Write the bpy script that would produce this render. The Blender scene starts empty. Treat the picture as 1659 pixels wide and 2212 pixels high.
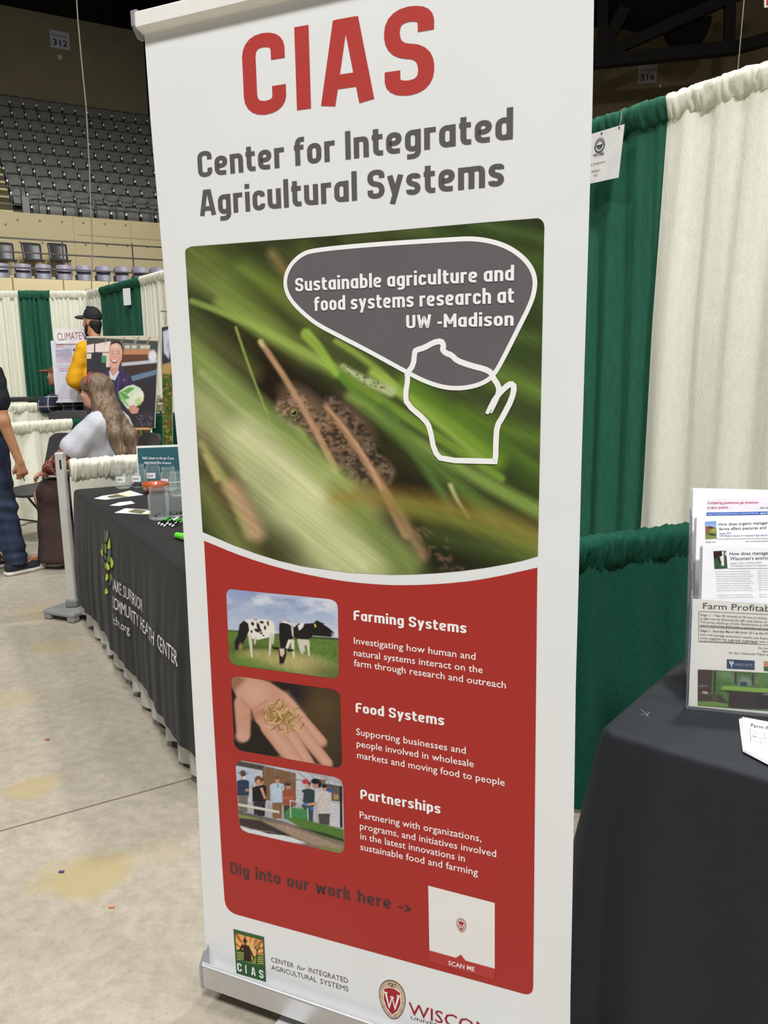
import bpy, bmesh, math, random
import numpy as np
from mathutils import Vector, Matrix, noise as mnoise

C = bpy.context.scene.collection
SC = bpy.context.scene
random.seed(4)

# ------------------------------------------------------------------ camera
IW, IH, FPX = 1659., 2212., 1700.
CAMH, PITCH, ROLL = 1.45, math.radians(10.3), math.radians(-0.95)
_fw = np.array([0, math.cos(PITCH), -math.sin(PITCH)])
_up = np.array([0, math.sin(PITCH), math.cos(PITCH)])
_rt = np.array([1., 0, 0])
CR = math.cos(ROLL) * _rt + math.sin(ROLL) * _up
CU = -math.sin(ROLL) * _rt + math.cos(ROLL) * _up
CO = np.array([0, 0, CAMH])
cd = bpy.data.cameras.new('camera')
cam = bpy.data.objects.new('camera', cd)
C.objects.link(cam)
M = Matrix((tuple(CR) + (0,), tuple(CU) + (0,), tuple(-_fw) + (0,), (0, 0, 0, 1))).transposed()
M.translation = Vector(CO)
cam.matrix_world = M
cd.sensor_fit = 'VERTICAL'
cd.sensor_height = 24
cd.lens = 24 * FPX / IH
cd.clip_end = 300
SC.camera = cam

def ray(x, y):
    return _fw + CR * (x - IW / 2) / FPX - CU * (y - IH / 2) / FPX
def atz(x, y, z):
    d = ray(x, y); return CO + d * ((z - CAMH) / d[2])
def aty(x, y, Y):
    d = ray(x, y); return CO + d * (Y / d[1])
def topx(p):
    d = np.asarray(p, float) - CO
    z = d @ _fw
    return IW / 2 + FPX * (d @ CR) / z, IH / 2 - FPX * (d @ CU) / z

# ------------------------------------------------------------------ world, lights, exposure
SC.view_settings.view_transform = 'Standard'
SC.view_settings.look = 'None'
SC.view_settings.gamma = 1
SC.view_settings.use_curve_mapping = False
SC.view_settings.exposure = 0.0
SC.cycles.transparent_max_bounces = 24
w = bpy.data.worlds.new('world'); SC.world = w; w.use_nodes = True
w.node_tree.nodes['Background'].inputs[0].default_value = (1.0, .98, .95, 1)
w.node_tree.nodes['Background'].inputs[1].default_value = 0.14

def lamp(x, y, z, power, size, tx, ty, tz=0, col=(1, .998, .985), spread=150):
    l = bpy.data.lights.new('arena_lamp', 'AREA'); l.shape = 'DISK'; l.size = size
    l.energy = power; l.color = col; l.spread = math.radians(spread)
    o = bpy.data.objects.new('arena_lamp', l); C.objects.link(o)
    o.location = (x, y, z)
    o.rotation_euler = (Vector((tx, ty, tz)) - Vector((x, y, z))).to_track_quat('-Z', 'Y').to_euler()
lamp(3.6, 6.2, 11, 330, .9, -1, 3)
lamp(1.0, -5.5, 11, 860, 1.6, 0, 2.5)
lamp(-6.5, -1.5, 11, 300, 1.5, -1, 4)
lamp(5.2, -1.0, 11, 240, 1.2, 0, 3)
lamp(-2.2, 3.5, 11, 300, 1.5, -3, 9)
lamp(-4.5, 15.0, 10, 560, 3, -10, 23, 2, spread=118)

# ------------------------------------------------------------------ materials
def s2l(c):
    c = np.asarray(c, float) / 255.
    return np.where(c <= .04045, c / 12.92, ((c + .055) / 1.055) ** 2.4)
LIT = 0.9
MATS = {}
def mat(name, rgb, rough=.6, var=.05, scale=20, bump=0, bscale=60, metal=0, stretch=(1, 1, 1), spec=.4,
        trans=0, alpha=1, rgb2=None, transmission=0, ior=1.45, sheen=0, raw=False):
    if name in MATS: return MATS[name]
    m = bpy.data.materials.new(name); m.use_nodes = True
    nt = m.node_tree; N = nt.nodes; L = nt.links
    b = N['Principled BSDF']
    c = s2l(rgb) * (1 if raw else 1 / LIT)
    c = np.clip(c, 0, .97)
    tc = N.new('ShaderNodeTexCoord'); mp = N.new('ShaderNodeMapping')
    mp.inputs['Scale'].default_value = stretch
    L.new(tc.outputs['Object'], mp.inputs['Vector'])
    nz = N.new('ShaderNodeTexNoise'); nz.inputs['Scale'].default_value = scale; nz.inputs['Detail'].default_value = 4
    L.new(mp.outputs[0], nz.inputs['Vector'])
    rp = N.new('ShaderNodeValToRGB')
    rp.color_ramp.elements[0].position = .3; rp.color_ramp.elements[1].position = .7
    c2 = s2l(rgb2) / LIT if rgb2 is not None else c
    rp.color_ramp.elements[0].color = (*np.clip(c * (1 - var), 0, 1), 1)
    rp.color_ramp.elements[1].color = (*np.clip(c2 * (1 + var), 0, 1), 1)
    L.new(nz.outputs['Fac'], rp.inputs[0]); L.new(rp.outputs[0], b.inputs['Base Color'])
    b.inputs['Roughness'].default_value = rough
    b.inputs['Metallic'].default_value = metal
    b.inputs['Specular IOR Level'].default_value = spec
    b.inputs['Sheen Weight'].default_value = sheen
    if transmission:
        b.inputs['Transmission Weight'].default_value = transmission; b.inputs['IOR'].default_value = ior
    if bump:
        n2 = N.new('ShaderNodeTexNoise'); n2.inputs['Scale'].default_value = bscale; n2.inputs['Detail'].default_value = 3
        L.new(mp.outputs[0], n2.inputs['Vector'])
        bp = N.new('ShaderNodeBump'); bp.inputs['Strength'].default_value = bump; bp.inputs['Distance'].default_value = .01
        L.new(n2.outputs['Fac'], bp.inputs['Height']); L.new(bp.outputs[0], b.inputs['Normal'])
    if trans:
        tr = N.new('ShaderNodeBsdfTranslucent'); L.new(rp.outputs[0], tr.inputs[0])
        mx = N.new('ShaderNodeMixShader'); mx.inputs[0].default_value = trans
        out = N['Material Output']
        L.new(b.outputs[0], mx.inputs[1]); L.new(tr.outputs[0], mx.inputs[2]); L.new(mx.outputs[0], out.inputs[0])
    MATS[name] = m
    return m

def glass(name, tint=(1, 1, 1), rough=.02, a=.04):
    if name in MATS: return MATS[name]
    m = bpy.data.materials.new(name); m.use_nodes = True
    nt = m.node_tree; N = nt.nodes; L = nt.links
    b = N['Principled BSDF']
    b.inputs['Base Color'].default_value = (*tint, 1)
    b.inputs['Roughness'].default_value = rough
    b.inputs['Specular IOR Level'].default_value = .8
    nz = N.new('ShaderNodeTexNoise'); nz.inputs['Scale'].default_value = 40
    fr = N.new('ShaderNodeLayerWeight'); fr.inputs[0].default_value = .5
    pw = N.new('ShaderNodeMath'); pw.operation = 'POWER'; L.new(fr.outputs['Facing'], pw.inputs[0]); pw.inputs[1].default_value = 3.0
    ml = N.new('ShaderNodeMath'); ml.operation = 'MULTIPLY_ADD'; ml.use_clamp = True
    L.new(pw.outputs[0], ml.inputs[0]); ml.inputs[1].default_value = .5; ml.inputs[2].default_value = a
    tp = N.new('ShaderNodeBsdfTransparent'); tp.inputs[0].default_value = (*tint, 1)
    mx = N.new('ShaderNodeMixShader')
    L.new(ml.outputs[0], mx.inputs[0]); L.new(tp.outputs[0], mx.inputs[1]); L.new(b.outputs[0], mx.inputs[2])
    L.new(mx.outputs[0], N['Material Output'].inputs[0])
    MATS[name] = m
    return m

def vcmat(name='printed_colour', rough=.45):
    if name in MATS: return MATS[name]
    m = bpy.data.materials.new(name); m.use_nodes = True
    nt = m.node_tree; N = nt.nodes; L = nt.links
    b = N['Principled BSDF']
    a = N.new('ShaderNodeVertexColor'); a.layer_name = 'print'
    L.new(a.outputs[0], b.inputs['Base Color'])
    b.inputs['Roughness'].default_value = rough; b.inputs['Specular IOR Level'].default_value = .25
    MATS[name] = m
    return m

# ------------------------------------------------------------------ geometry helpers
WL = {}
class G:
    def __init__(s): s.v = []; s.f = []
    def add(s, V, F, T=None):
        n = len(s.v)
        if T is not None: V = [tuple(T @ Vector(p)) for p in V]
        s.v += [tuple(map(float, p)) for p in V]
        s.f += [tuple(int(i) + n for i in q) for q in F]
        return s
def mk(name, g, m, parent=None, loc=None, smooth=False, label=None, cat=None, group=None, kind=None, local=False):
    """link one mesh object; vertices are world coordinates unless local"""
    me = bpy.data.meshes.new(name)
    V = np.asarray(g.v, float)
    if parent is not None: org = np.array(WL[parent.name])
    else: org = np.array(loc if loc is not None else (0, 0, 0), float)
    if local and parent is not None: org = np.zeros(3)
    Vv = V if (local and parent is None) else V - org
    me.from_pydata(Vv.tolist(), [], g.f)
    if isinstance(m, (list, tuple)):
        for q in m: me.materials.append(q)
    elif m: me.materials.append(m)
    if smooth: me.polygons.foreach_set('use_smooth', [True] * len(me.polygons))
    me.update()
    o = bpy.data.objects.new(name, me); C.objects.link(o)
    if parent is not None:
        o.parent = parent; WL[o.name] = WL[parent.name]
    else:
        o.location = tuple(org); WL[o.name] = tuple(org)
    tag(o, label, cat, group, kind)
    return o
def tag(o, label=None, cat=None, group=None, kind=None):
    if label: o['label'] = label
    if cat: o['category'] = cat
    if group: o['group'] = group
    if kind: o['kind'] = kind
def thing(name, label, cat, loc=(0, 0, 0), group=None, rz=0):
    o = bpy.data.objects.new(name, None); C.objects.link(o); o.empty_display_size = .1
    o.location = tuple(map(float, loc)); o.rotation_euler = (0, 0, rz)
    WL[o.name] = tuple(map(float, loc))
    tag(o, label, cat, group)
    return o
def copy_tree(o, loc=None, rz=None, label=None, parent=None):
    c = o.copy(); C.objects.link(c)
    WL[c.name] = WL[o.name]
    if parent is not None: c.parent = parent
    if loc is not None: c.location = loc; WL[c.name] = tuple(loc)
    if rz is not None: c.rotation_euler = (0, 0, rz)
    if label: c['label'] = label
    for ch in list(o.children): copy_tree(ch, parent=c)
    return c

BOXF = [(0, 3, 2, 1), (4, 5, 6, 7), (0, 1, 5, 4), (1, 2, 6, 5), (2, 3, 7, 6), (3, 0, 4, 7)]
def box(g, x0, y0, z0, x1, y1, z1, T=None):
    g.add([(x0, y0, z0), (x1, y0, z0), (x1, y1, z0), (x0, y1, z0), (x0, y0, z1), (x1, y0, z1), (x1, y1, z1), (x0, y1, z1)], BOXF, T)
    return g
def rbox(g, cx, cy, cz, sx, sy, sz, r=.01, T=None, seg=2):
    bm = bmesh.new(); bmesh.ops.create_cube(bm, size=1)
    for v in bm.verts: v.co = Vector((v.co.x * sx + cx, v.co.y * sy + cy, v.co.z * sz + cz))
    bmesh.ops.bevel(bm, geom=bm.edges[:], offset=r, segments=seg, affect='EDGES', profile=.5)
    bm.verts.index_update()
    g.add([v.co.copy() for v in bm.verts], [[v.index for v in f.verts] for f in bm.faces], T)
    bm.free(); return g
def prism(g, pts, d, T=None):
    """2D outline pts (x,z) extruded along y by d"""
    n = len(pts)
    V = [(p[0], 0, p[1]) for p in pts] + [(p[0], d, p[1]) for p in pts]
    F = [tuple(range(n)), tuple(range(2 * n - 1, n - 1, -1))] + [(i, i + n, (i + 1) % n + n, (i + 1) % n) for i in range(n)]
    g.add(V, F, T); return g
def tube(g, path, r, n=8, T=None, closed=False):
    P = [Vector(p) for p in path]; m = len(P)
    rr = r if hasattr(r, '__len__') else [r] * m
    V = []; up = None
    for i, p in enumerate(P):
        t = (P[min(i + 1, m - 1)] - P[max(i - 1, 0)])
        if t.length < 1e-9: t = Vector((0, 0, 1))
        t.normalize()
        if up is None:
            a = Vector((0, 0, 1)) if abs(t.z) < .9 else Vector((1, 0, 0))
            up = (a - t * a.dot(t)).normalized()
        else: up = (up - t * up.dot(t)).normalized()
        s = t.cross(up)
        for k in range(n):
            a = 2 * math.pi * k / n
            V.append(p + (up * math.cos(a) + s * math.sin(a)) * rr[i])
    F = [(i * n + k, i * n + (k + 1) % n, (i + 1) * n + (k + 1) % n, (i + 1) * n + k) for i in range(m - 1) for k in range(n)]
    F += [tuple(range(n - 1, -1, -1)), tuple((m - 1) * n + k for k in range(n))]
    g.add(V, F, T); return g
def lathe(g, prof, n=24, T=None):
    m = len(prof)
    V = [(r * math.cos(2 * math.pi * k / n), r * math.sin(2 * math.pi * k / n), z) for r, z in prof for k in range(n)]
    F = [(i * n + k, i * n + (k + 1) % n, (i + 1) * n + (k + 1) % n, (i + 1) * n + k) for i in range(m - 1) for k in range(n)]
    g.add(V, F, T); return g
def frame(o, ax, ay, az=(0, 0, 1)):
    """matrix whose columns are axes"""
    m = Matrix((tuple(ax) + (0,), tuple(ay) + (0,), tuple(az) + (0,), (0, 0, 0, 1))).transposed()
    m.translation = Vector(tuple(map(float, o))); return m
def rot(ang): return Matrix.Rotation(ang, 4, 'Z')

class Plane:
    """a real flat surface: origin, right axis, up axis, normal towards viewer"""
    def __init__(s, o, r, u):
        s.o = np.array(o, float); s.r = np.array(r, float) / np.linalg.norm(r)
        u = np.array(u, float); u -= s.r * (u @ s.r); s.u = u / np.linalg.norm(u)
        s.n = np.cross(s.r, s.u)
    def uv(s, x, y):
        d = ray(x, y); t = ((s.o - CO) @ s.n) / (d @ s.n); p = CO + d * t - s.o
        return p @ s.r, p @ s.u
    def pt(s, u, v, off=0): return s.o + s.r * u + s.u * v + s.n * off
    def px(s, x, y, off=0): return s.pt(*s.uv(x, y), off)

def flat(g, pts): g.add(pts, [tuple(range(len(pts)))]); return g
def roundpoly(P, r, closed=True, seg=5):
    P = [np.array(p, float) for p in P]; n = len(P); out = []
    for i in range(n):
        if not closed and i in (0, n - 1): out.append(P[i]); continue
        a, b, c = P[i - 1], P[i], P[(i + 1) % n]
        rr = r[i] if hasattr(r, '__len__') else r
        la, lc = np.linalg.norm(a - b), np.linalg.norm(c - b)
        if rr <= 0 or la < 1e-9 or lc < 1e-9: out.append(b); continue
        ra = min(rr, la * .499); rc = min(rr, lc * .499)
        p0 = b + (a - b) / la * ra; p2 = b + (c - b) / lc * rc
        for k in range(seg + 1):
            t = k / seg
            # blend towards a circular look
            out.append((1 - t) ** 2 * p0 + 2 * t * (1 - t) * (b * .9 + (p0 + p2) * .05) + t * t * p2)
    return out
def ribbon(P, T, closed=False):
    P = np.array(P, float); n = len(P)
    keep = [0] + [i for i in range(1, n) if np.linalg.norm(P[i] - P[i - 1]) > 1e-6]
    P = P[keep]; n = len(P); L = []; R = []
    for i in range(n):
        if closed: a, c = P[i - 1], P[(i + 1) % n]
        else: a, c = P[max(i - 1, 0)], P[min(i + 1, n - 1)]
        d1 = P[i] - a; d2 = c - P[i]
        d1 = d1 / (np.linalg.norm(d1) + 1e-12); d2 = d2 / (np.linalg.norm(d2) + 1e-12)
        d = d1 + d2; d = d / (np.linalg.norm(d) + 1e-12)
        nn = np.array([-d[1], d[0]])
        ref = d2 if np.linalg.norm(d2) > .5 else d1
        k = 1 / max(.45, abs(nn @ np.array([-ref[1], ref[0]])))
        L.append(P[i] + nn * T / 2 * k); R.append(P[i] - nn * T / 2 * k)
    V = L + R
    m = n if closed else n - 1
    F = [(i + n, (i + 1) % n + n, (i + 1) % n, i) for i in range(m)]
    return V, F

# ------------------------------------------------------------------ block stroke lettering
def _glyphs():
    T = .17; h = T / 2; tp = 1 - h; x = .74; xt = x - h
    g = {}
    def R(w): return w - h
    g['C'] = (.53, [[(R(.53), .66), (R(.53), tp), (h, tp), (h, h), (R(.53), h), (R(.53), .34)]])
    g['I'] = (.17, [[(h, 0), (h, 1)]])
    g['A'] = (.60, [[(.078, 0), (.242, .985)], [(.522, 0), (.358, .985)], [(.185, tp), (.415, tp)], [(.14, .27), (.46, .27)]])
    g['S'] = (.53, [[(R(.53), .70), (R(.53), tp), (h, tp), (h, .53), (R(.53), .47), (R(.53), h), (h, h), (h, .30)]])
    g['U'] = (.53, [[(h, 1), (h, h), (R(.53), h), (R(.53), 1)]])
    g['D'] = (.53, [[(h, 0), (h, 1)], [(h, tp), (R(.53), tp), (R(.53), h), (h, h)]])
    g['F'] = (.46, [[(h, 0), (h, tp), (.46, tp)], [(h, .5), (.42, .5)]])
    g['P'] = (.52, [[(h, 0), (h, tp), (R(.52), tp), (R(.52), .40), (h, .40)]])
    g['M'] = (.70, [[(h, 0), (h, 1)], [(h, .93), (.35, .30), (R(.70), .93)], [(R(.70), 0), (R(.70), 1)]])
    g['W'] = (.80, [[(.08, 1), (.21, .06), (.40, .80), (.59, .06), (.72, 1)]])
    bw = .47
    bowl = ['c', (h, h), (R(bw), h), (R(bw), xt), (h, xt)]
    g['o'] = (bw, [bowl]); g['a'] = (bw, [bowl, [(R(bw), x), (R(bw), 0)]])
    g['d'] = (bw, [bowl, [(R(bw), 1.04), (R(bw), 0)]]); g['b'] = (bw, [bowl, [(h, 1.04), (h, 0)]])
    g['p'] = (bw, [bowl, [(h, x), (h, -.24)]])
    g['g'] = (bw, [bowl, [(R(bw), x), (R(bw), -.17), (.06, -.17)]])
    g['e'] = (bw, [[(h, .36), (R(bw), .36), (R(bw), xt), (h, xt), (h, h), (R(bw) + .03, h)]])
    g['c'] = (.44, [[(R(.44), .50), (R(.44), xt), (h, xt), (h, h), (R(.44), h), (R(.44), .24)]])
    g['n'] = (bw, [[(h, 0), (h, x)], [(h, xt - .02), (.2, xt), (R(bw), xt), (R(bw), 0)]])
    g['h'] = (bw, [[(h, 0), (h, 1.04)], [(h, xt - .02), (.2, xt), (R(bw), xt), (R(bw), 0)]])
    g['m'] = (.76, [[(h, 0), (h, x)], [(h, xt - .02), (.2, xt), (.38, xt), (.38, 0)], [(.36, xt), (.5, xt), (R(.76), xt), (R(.76), 0)]])
    g['r'] = (.34, [[(h, 0), (h, x)], [(h, xt - .1), (.12, xt), (.34, xt)]])
    g['t'] = (.34, [[(.12, .93), (.12, h), (.34, h)], [(0, xt), (.33, xt)]])
    g['f'] = (.34, [[(.12, 0), (.12, tp + .02), (.35, tp + .02)], [(0, xt), (.32, xt)]])
    g['i'] = (.17, [[(h, 0), (h, x)], [(h, .86), (h, 1.03)]])
    g['l'] = (.17, [[(h, 0), (h, 1.04)]])
    g['u'] = (bw, [[(h, x), (h, h), (R(bw), h)], [(R(bw), x), (R(bw), 0)]])
    g['s'] = (.43, [[(R(.43), .55), (R(.43), xt), (h, xt), (h, .40), (R(.43), .34), (R(.43), h), (h, h), (h, .19)]])
    g['y'] = (.47, [[(.07, x), (.235, .06)], [(.40, x), (.14, -.25)]])
    g['k'] = (.46, [[(h, 0), (h, 1.04)], [(.12, .33), (.38, x)], [(.2, .42), (.40, 0)]])
    g['w'] = (.70, [[(.07, x), (.19, .05), (.35, .58), (.51, .05), (.63, x)]])
    g['-'] = (.26, [[(0, .36), (.26, .36)]])
    g['>'] = (.40, [[(.04, .62), (.34, .36), (.04, .10)]])
    g['.'] = (.17, [[(h, 0), (h, .17)]])
    return g
GLY = _glyphs()
def block_text(s, T=.17, gap=.095, space=.26):
    V = []; F = []; Z = []; x = 0; q = 0
    for ch in s:
        if ch == ' ': x += space; continue
        w_, st = GLY[ch]
        for p in st:
            closed = p[0] == 'c'
            pts = [(a + x, b) for a, b in (p[1:] if closed else p)]
            sharp = ch in 'yw>kWM'
            pr = roundpoly(pts, .02 if sharp else (.06 if ch == 'A' else .17), closed)
            v, f = ribbon(pr, T, closed)
            n = len(V); V += [tuple(a) for a in v]; F += [tuple(i + n for i in k) for k in f]
            Z += [(q % 5) * .00004] * len(v); q += 1
        x += w_ + gap
    V = np.array(V); return V, F, np.array(Z), 1.0

_tc = {}
def sans_text(s, bold=0, shear=0, spacing=1.0):
    key = (s, bold, shear, spacing)
    if key in _tc: return _tc[key]
    cu = bpy.data.curves.new('t', 'FONT'); cu.body = s; cu.size = 1; cu.resolution_u = 2; cu.offset = bold
    cu.shear = shear; cu.space_character = spacing; cu.fill_mode = 'FRONT'
    o = bpy.data.objects.new('t', cu); C.objects.link(o)
    dg = bpy.context.evaluated_depsgraph_get(); dg.update()
    me = o.evaluated_get(dg).to_mesh()
    V = np.array([v.co[:2] for v in me.vertices]).reshape(-1, 2); F = [tuple(p.vertices) for p in me.polygons]
    o.evaluated_get(dg).to_mesh_clear()
    bpy.data.objects.remove(o); bpy.data.curves.remove(cu)
    _tc[key] = (V, F, np.zeros(len(V)), .729)
    return _tc[key]
def text_on(g, s, pl, Lp, Rp, hpx, off, style='sans', uvmode=False, **k):
    """lay text on a real plane between two baseline points"""
    V, F, Z, cap = (block_text if style == 'block' else sans_text)(s, **k)
    if uvmode: (u0, v0), (u1, v1), hv = Lp, Rp, hpx
    else:
        u0, v0 = pl.uv(*Lp); u1, v1 = pl.uv(*Rp); hv = pl.uv(Lp[0], Lp[1] - hpx)[1] - v0
    x0, x1 = V[:, 0].min(), V[:, 0].max()
    t = (V[:, 0] - x0) / (x1 - x0)
    U = u0 + (u1 - u0) * t; W = v0 + (v1 - v0) * t + V[:, 1] / cap * hv
    P = pl.o + np.outer(U, pl.r) + np.outer(W, pl.u) + np.outer(Z + off, pl.n)
    g.add(P, F); return g

# ------------------------------------------------------------------ numpy painting for flat prints
class Canvas:
    def __init__(s, x0, y0, x1, y1, col, step=1.0, tr=None):
        s.x0, s.y0, s.step = x0, y0, step
        s.w = int((x1 - x0) / step) + 1; s.h = int((y1 - y0) / step) + 1
        s.X, s.Y = np.meshgrid(x0 + np.arange(s.w) * step, y0 + np.arange(s.h) * step)
        s.c = np.ones((s.h, s.w, 3)) * s2l(col)
        s.tr = tr or (lambda x, y: (x, y)); s.sc = 1.0
        s.rng = np.random.RandomState(7)
    def setcrop(s, ox, oy, k): s.tr = lambda x, y: (ox + x / k, oy + y / k); s.sc = 1 / k
    def blend(s, a, col):
        col = s2l(col) if np.ndim(col) == 1 or isinstance(col, tuple) else col
        s.c = s.c * (1 - a[..., None]) + col * a[..., None]
    def cap(s, x1, y1, x2, y2, r1, r2, soft, col, al=1., bend=0.):
        """soft tapered stroke, optional bend = sideways bow in crop units"""
        seg = 1 if not bend else 8
        d = np.full(s.X.shape, 1e9)
        for i in range(seg):
            ta, tb = i / seg, (i + 1) / seg
            nx, ny = -(y2 - y1), (x2 - x1); L = math.hypot(nx, ny) + 1e-9
            def P(t):
                o = bend * 4 * t * (1 - t)
                return s.tr(x1 + (x2 - x1) * t + nx / L * o, y1 + (y2 - y1) * t + ny / L * o)
            ax, ay = P(ta); bx, by = P(tb)
            ra, rb = (r1 + (r2 - r1) * ta) * s.sc, (r1 + (r2 - r1) * tb) * s.sc
            dx, dy = bx - ax, by - ay
            h = np.clip(((s.X - ax) * dx + (s.Y - ay) * dy) / (dx * dx + dy * dy + 1e-9), 0, 1)
            dd = np.hypot(s.X - ax - h * dx, s.Y - ay - h * dy) - (ra + (rb - ra) * h)
            d = np.minimum(d, dd)
        sf = max(soft * s.sc, .6 * s.step)
        s.blend(np.clip(.5 - d / (2 * sf), 0, 1) ** 1.3 * al, col)
    def ell(s, cx, cy, rx, ry, ang, soft, col, al=1.):
        x, y = s.tr(cx, cy); a = math.radians(ang); ca, sa = math.cos(a), math.sin(a)
        u = (s.X - x) * ca + (s.Y - y) * sa; v = -(s.X - x) * sa + (s.Y - y) * ca
        rx *= s.sc; ry *= s.sc
        d = (np.sqrt((u / rx) ** 2 + (v / ry) ** 2) - 1) * min(rx, ry)
        sf = max(soft * s.sc, .6 * s.step)
        s.blend(np.clip(.5 - d / (2 * sf), 0, 1) * al, col)
    def mask(s, pts, soft=1.):
        P = np.array([s.tr(*p) for p in pts]); n = len(P)
        ins = np.zeros(s.X.shape, bool); d = np.full(s.X.shape, 1e9)
        for i in range(n):
            (ax, ay), (bx, by) = P[i], P[(i + 1) % n]
            if ay != by:
                c = ((ay > s.Y) != (by > s.Y)) & (s.X < (bx - ax) * (s.Y - ay) / (by - ay) + ax)
                ins ^= c
            dx, dy = bx - ax, by - ay
            h = np.clip(((s.X - ax) * dx + (s.Y - ay) * dy) / (dx * dx + dy * dy + 1e-9), 0, 1)
            d = np.minimum(d, np.hypot(s.X - ax - h * dx, s.Y - ay - h * dy))
        d = np.where(ins, -d, d); sf = max(soft * s.sc, .6 * s.step)
        return np.clip(.5 - d / (2 * sf), 0, 1)
    def poly(s, pts, col, al=1., soft=1.): s.blend(s.mask(pts, soft) * al, col)
    def noise(s, sx, sy, ang=0, seed=0, oct=3):
        a = math.radians(ang); ca, sa = math.cos(a), math.sin(a)
        u = ((s.X - s.x0) * ca + (s.Y - s.y0) * sa) / (sx * s.sc); v = (-(s.X - s.x0) * sa + (s.Y - s.y0) * ca) / (sy * s.sc)
        out = np.zeros(s.X.shape); amp = 1; tot = 0
        for o in range(oct):
            rg = np.random.RandomState(seed * 17 + o).rand(256, 256)
            uu = u * 2 ** o + 100; vv = v * 2 ** o + 100
            i = np.floor(uu).astype(int); j = np.floor(vv).astype(int); fu = uu - i; fv = vv - j
            fu = fu * fu * (3 - 2 * fu); fv = fv * fv * (3 - 2 * fv)
            G_ = lambda a_, b_: rg[a_ % 256, b_ % 256]
            out += amp * ((G_(i, j) * (1 - fu) + G_(i + 1, j) * fu) * (1 - fv) + (G_(i, j + 1) * (1 - fu) + G_(i + 1, j + 1) * fu) * fv)
            tot += amp; amp *= .5
        return out / tot
    def mul(s, f, m=None):
        if m is None: m = 1
        s.c = s.c * (1 + (np.asarray(f)[..., None] - 1) * (m[..., None] if np.ndim(m) else m))
    def sample(s, x, y):
        fx = np.clip((x - s.x0) / s.step, 0, s.w - 1.001); fy = np.clip((y - s.y0) / s.step, 0, s.h - 1.001)
        i = fx.astype(int); j = fy.astype(int); a = (fx - i)[:, None]; b = (fy - j)[:, None]
        c = s.c
        return (c[j, i] * (1 - a) + c[j, i + 1] * a) * (1 - b) + (c[j + 1, i] * (1 - a) + c[j + 1, i + 1] * a) * b

def print_grid(name, pl, outline_px, canvas, off, parent, nu, nv, label=None, uvo=None, kind=None):
    """convex outline filled row by row with a fine grid coloured from the canvas"""
    O = np.array([pl.uv(*p) for p in outline_px]) if uvo is None else np.array(uvo)
    vmin, vmax = O[:, 1].min(), O[:, 1].max()
    V = []; C_ = []
    n = len(O)
    for j in range(nv + 1):
        t = j / nv; t = .5 - .5 * math.cos(math.pi * t) if j < 3 or j > nv - 3 else t
        v = vmin + (vmax - vmin) * min(max(t, 1e-5), 1 - 1e-5)
        xs = []
        for i in range(n):
            a, b = O[i], O[(i + 1) % n]
            if (a[1] > v) != (b[1] > v): xs.append(a[0] + (b[0] - a[0]) * (v - a[1]) / (b[1] - a[1]))
        if not xs: xs = [O[:, 0].mean()] * 2
        for i in range(nu + 1): V.append((min(xs) + (max(xs) - min(xs)) * i / nu, v))
    V = np.array(V)
    P = pl.o + np.outer(V[:, 0], pl.r) + np.outer(V[:, 1], pl.u) + pl.n * off
    d = P - CO; z = d @ _fw
    if canvas.tr and getattr(canvas, 'uvspace', False):
        cols = canvas.sample(V[:, 0], -V[:, 1])
    else:
        cols = canvas.sample(IW / 2 + FPX * (d @ CR) / z, IH / 2 - FPX * (d @ CU) / z)
    F = [(j * (nu + 1) + i, j * (nu + 1) + i + 1, (j + 1) * (nu + 1) + i + 1, (j + 1) * (nu + 1) + i) for j in range(nv) for i in range(nu)]
    g = G(); g.v = [tuple(p) for p in P]; g.f = F
    o = mk(name, g, vcmat(), parent, label=label, kind=kind)
    ca = o.data.color_attributes.new('print', 'FLOAT_COLOR', 'POINT')
    buf = np.ones((len(V), 4)); buf[:, :3] = np.clip(cols / LIT, 0, .95)
    ca.data.foreach_set('color', buf.ravel().astype(np.float32))
    return o
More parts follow.
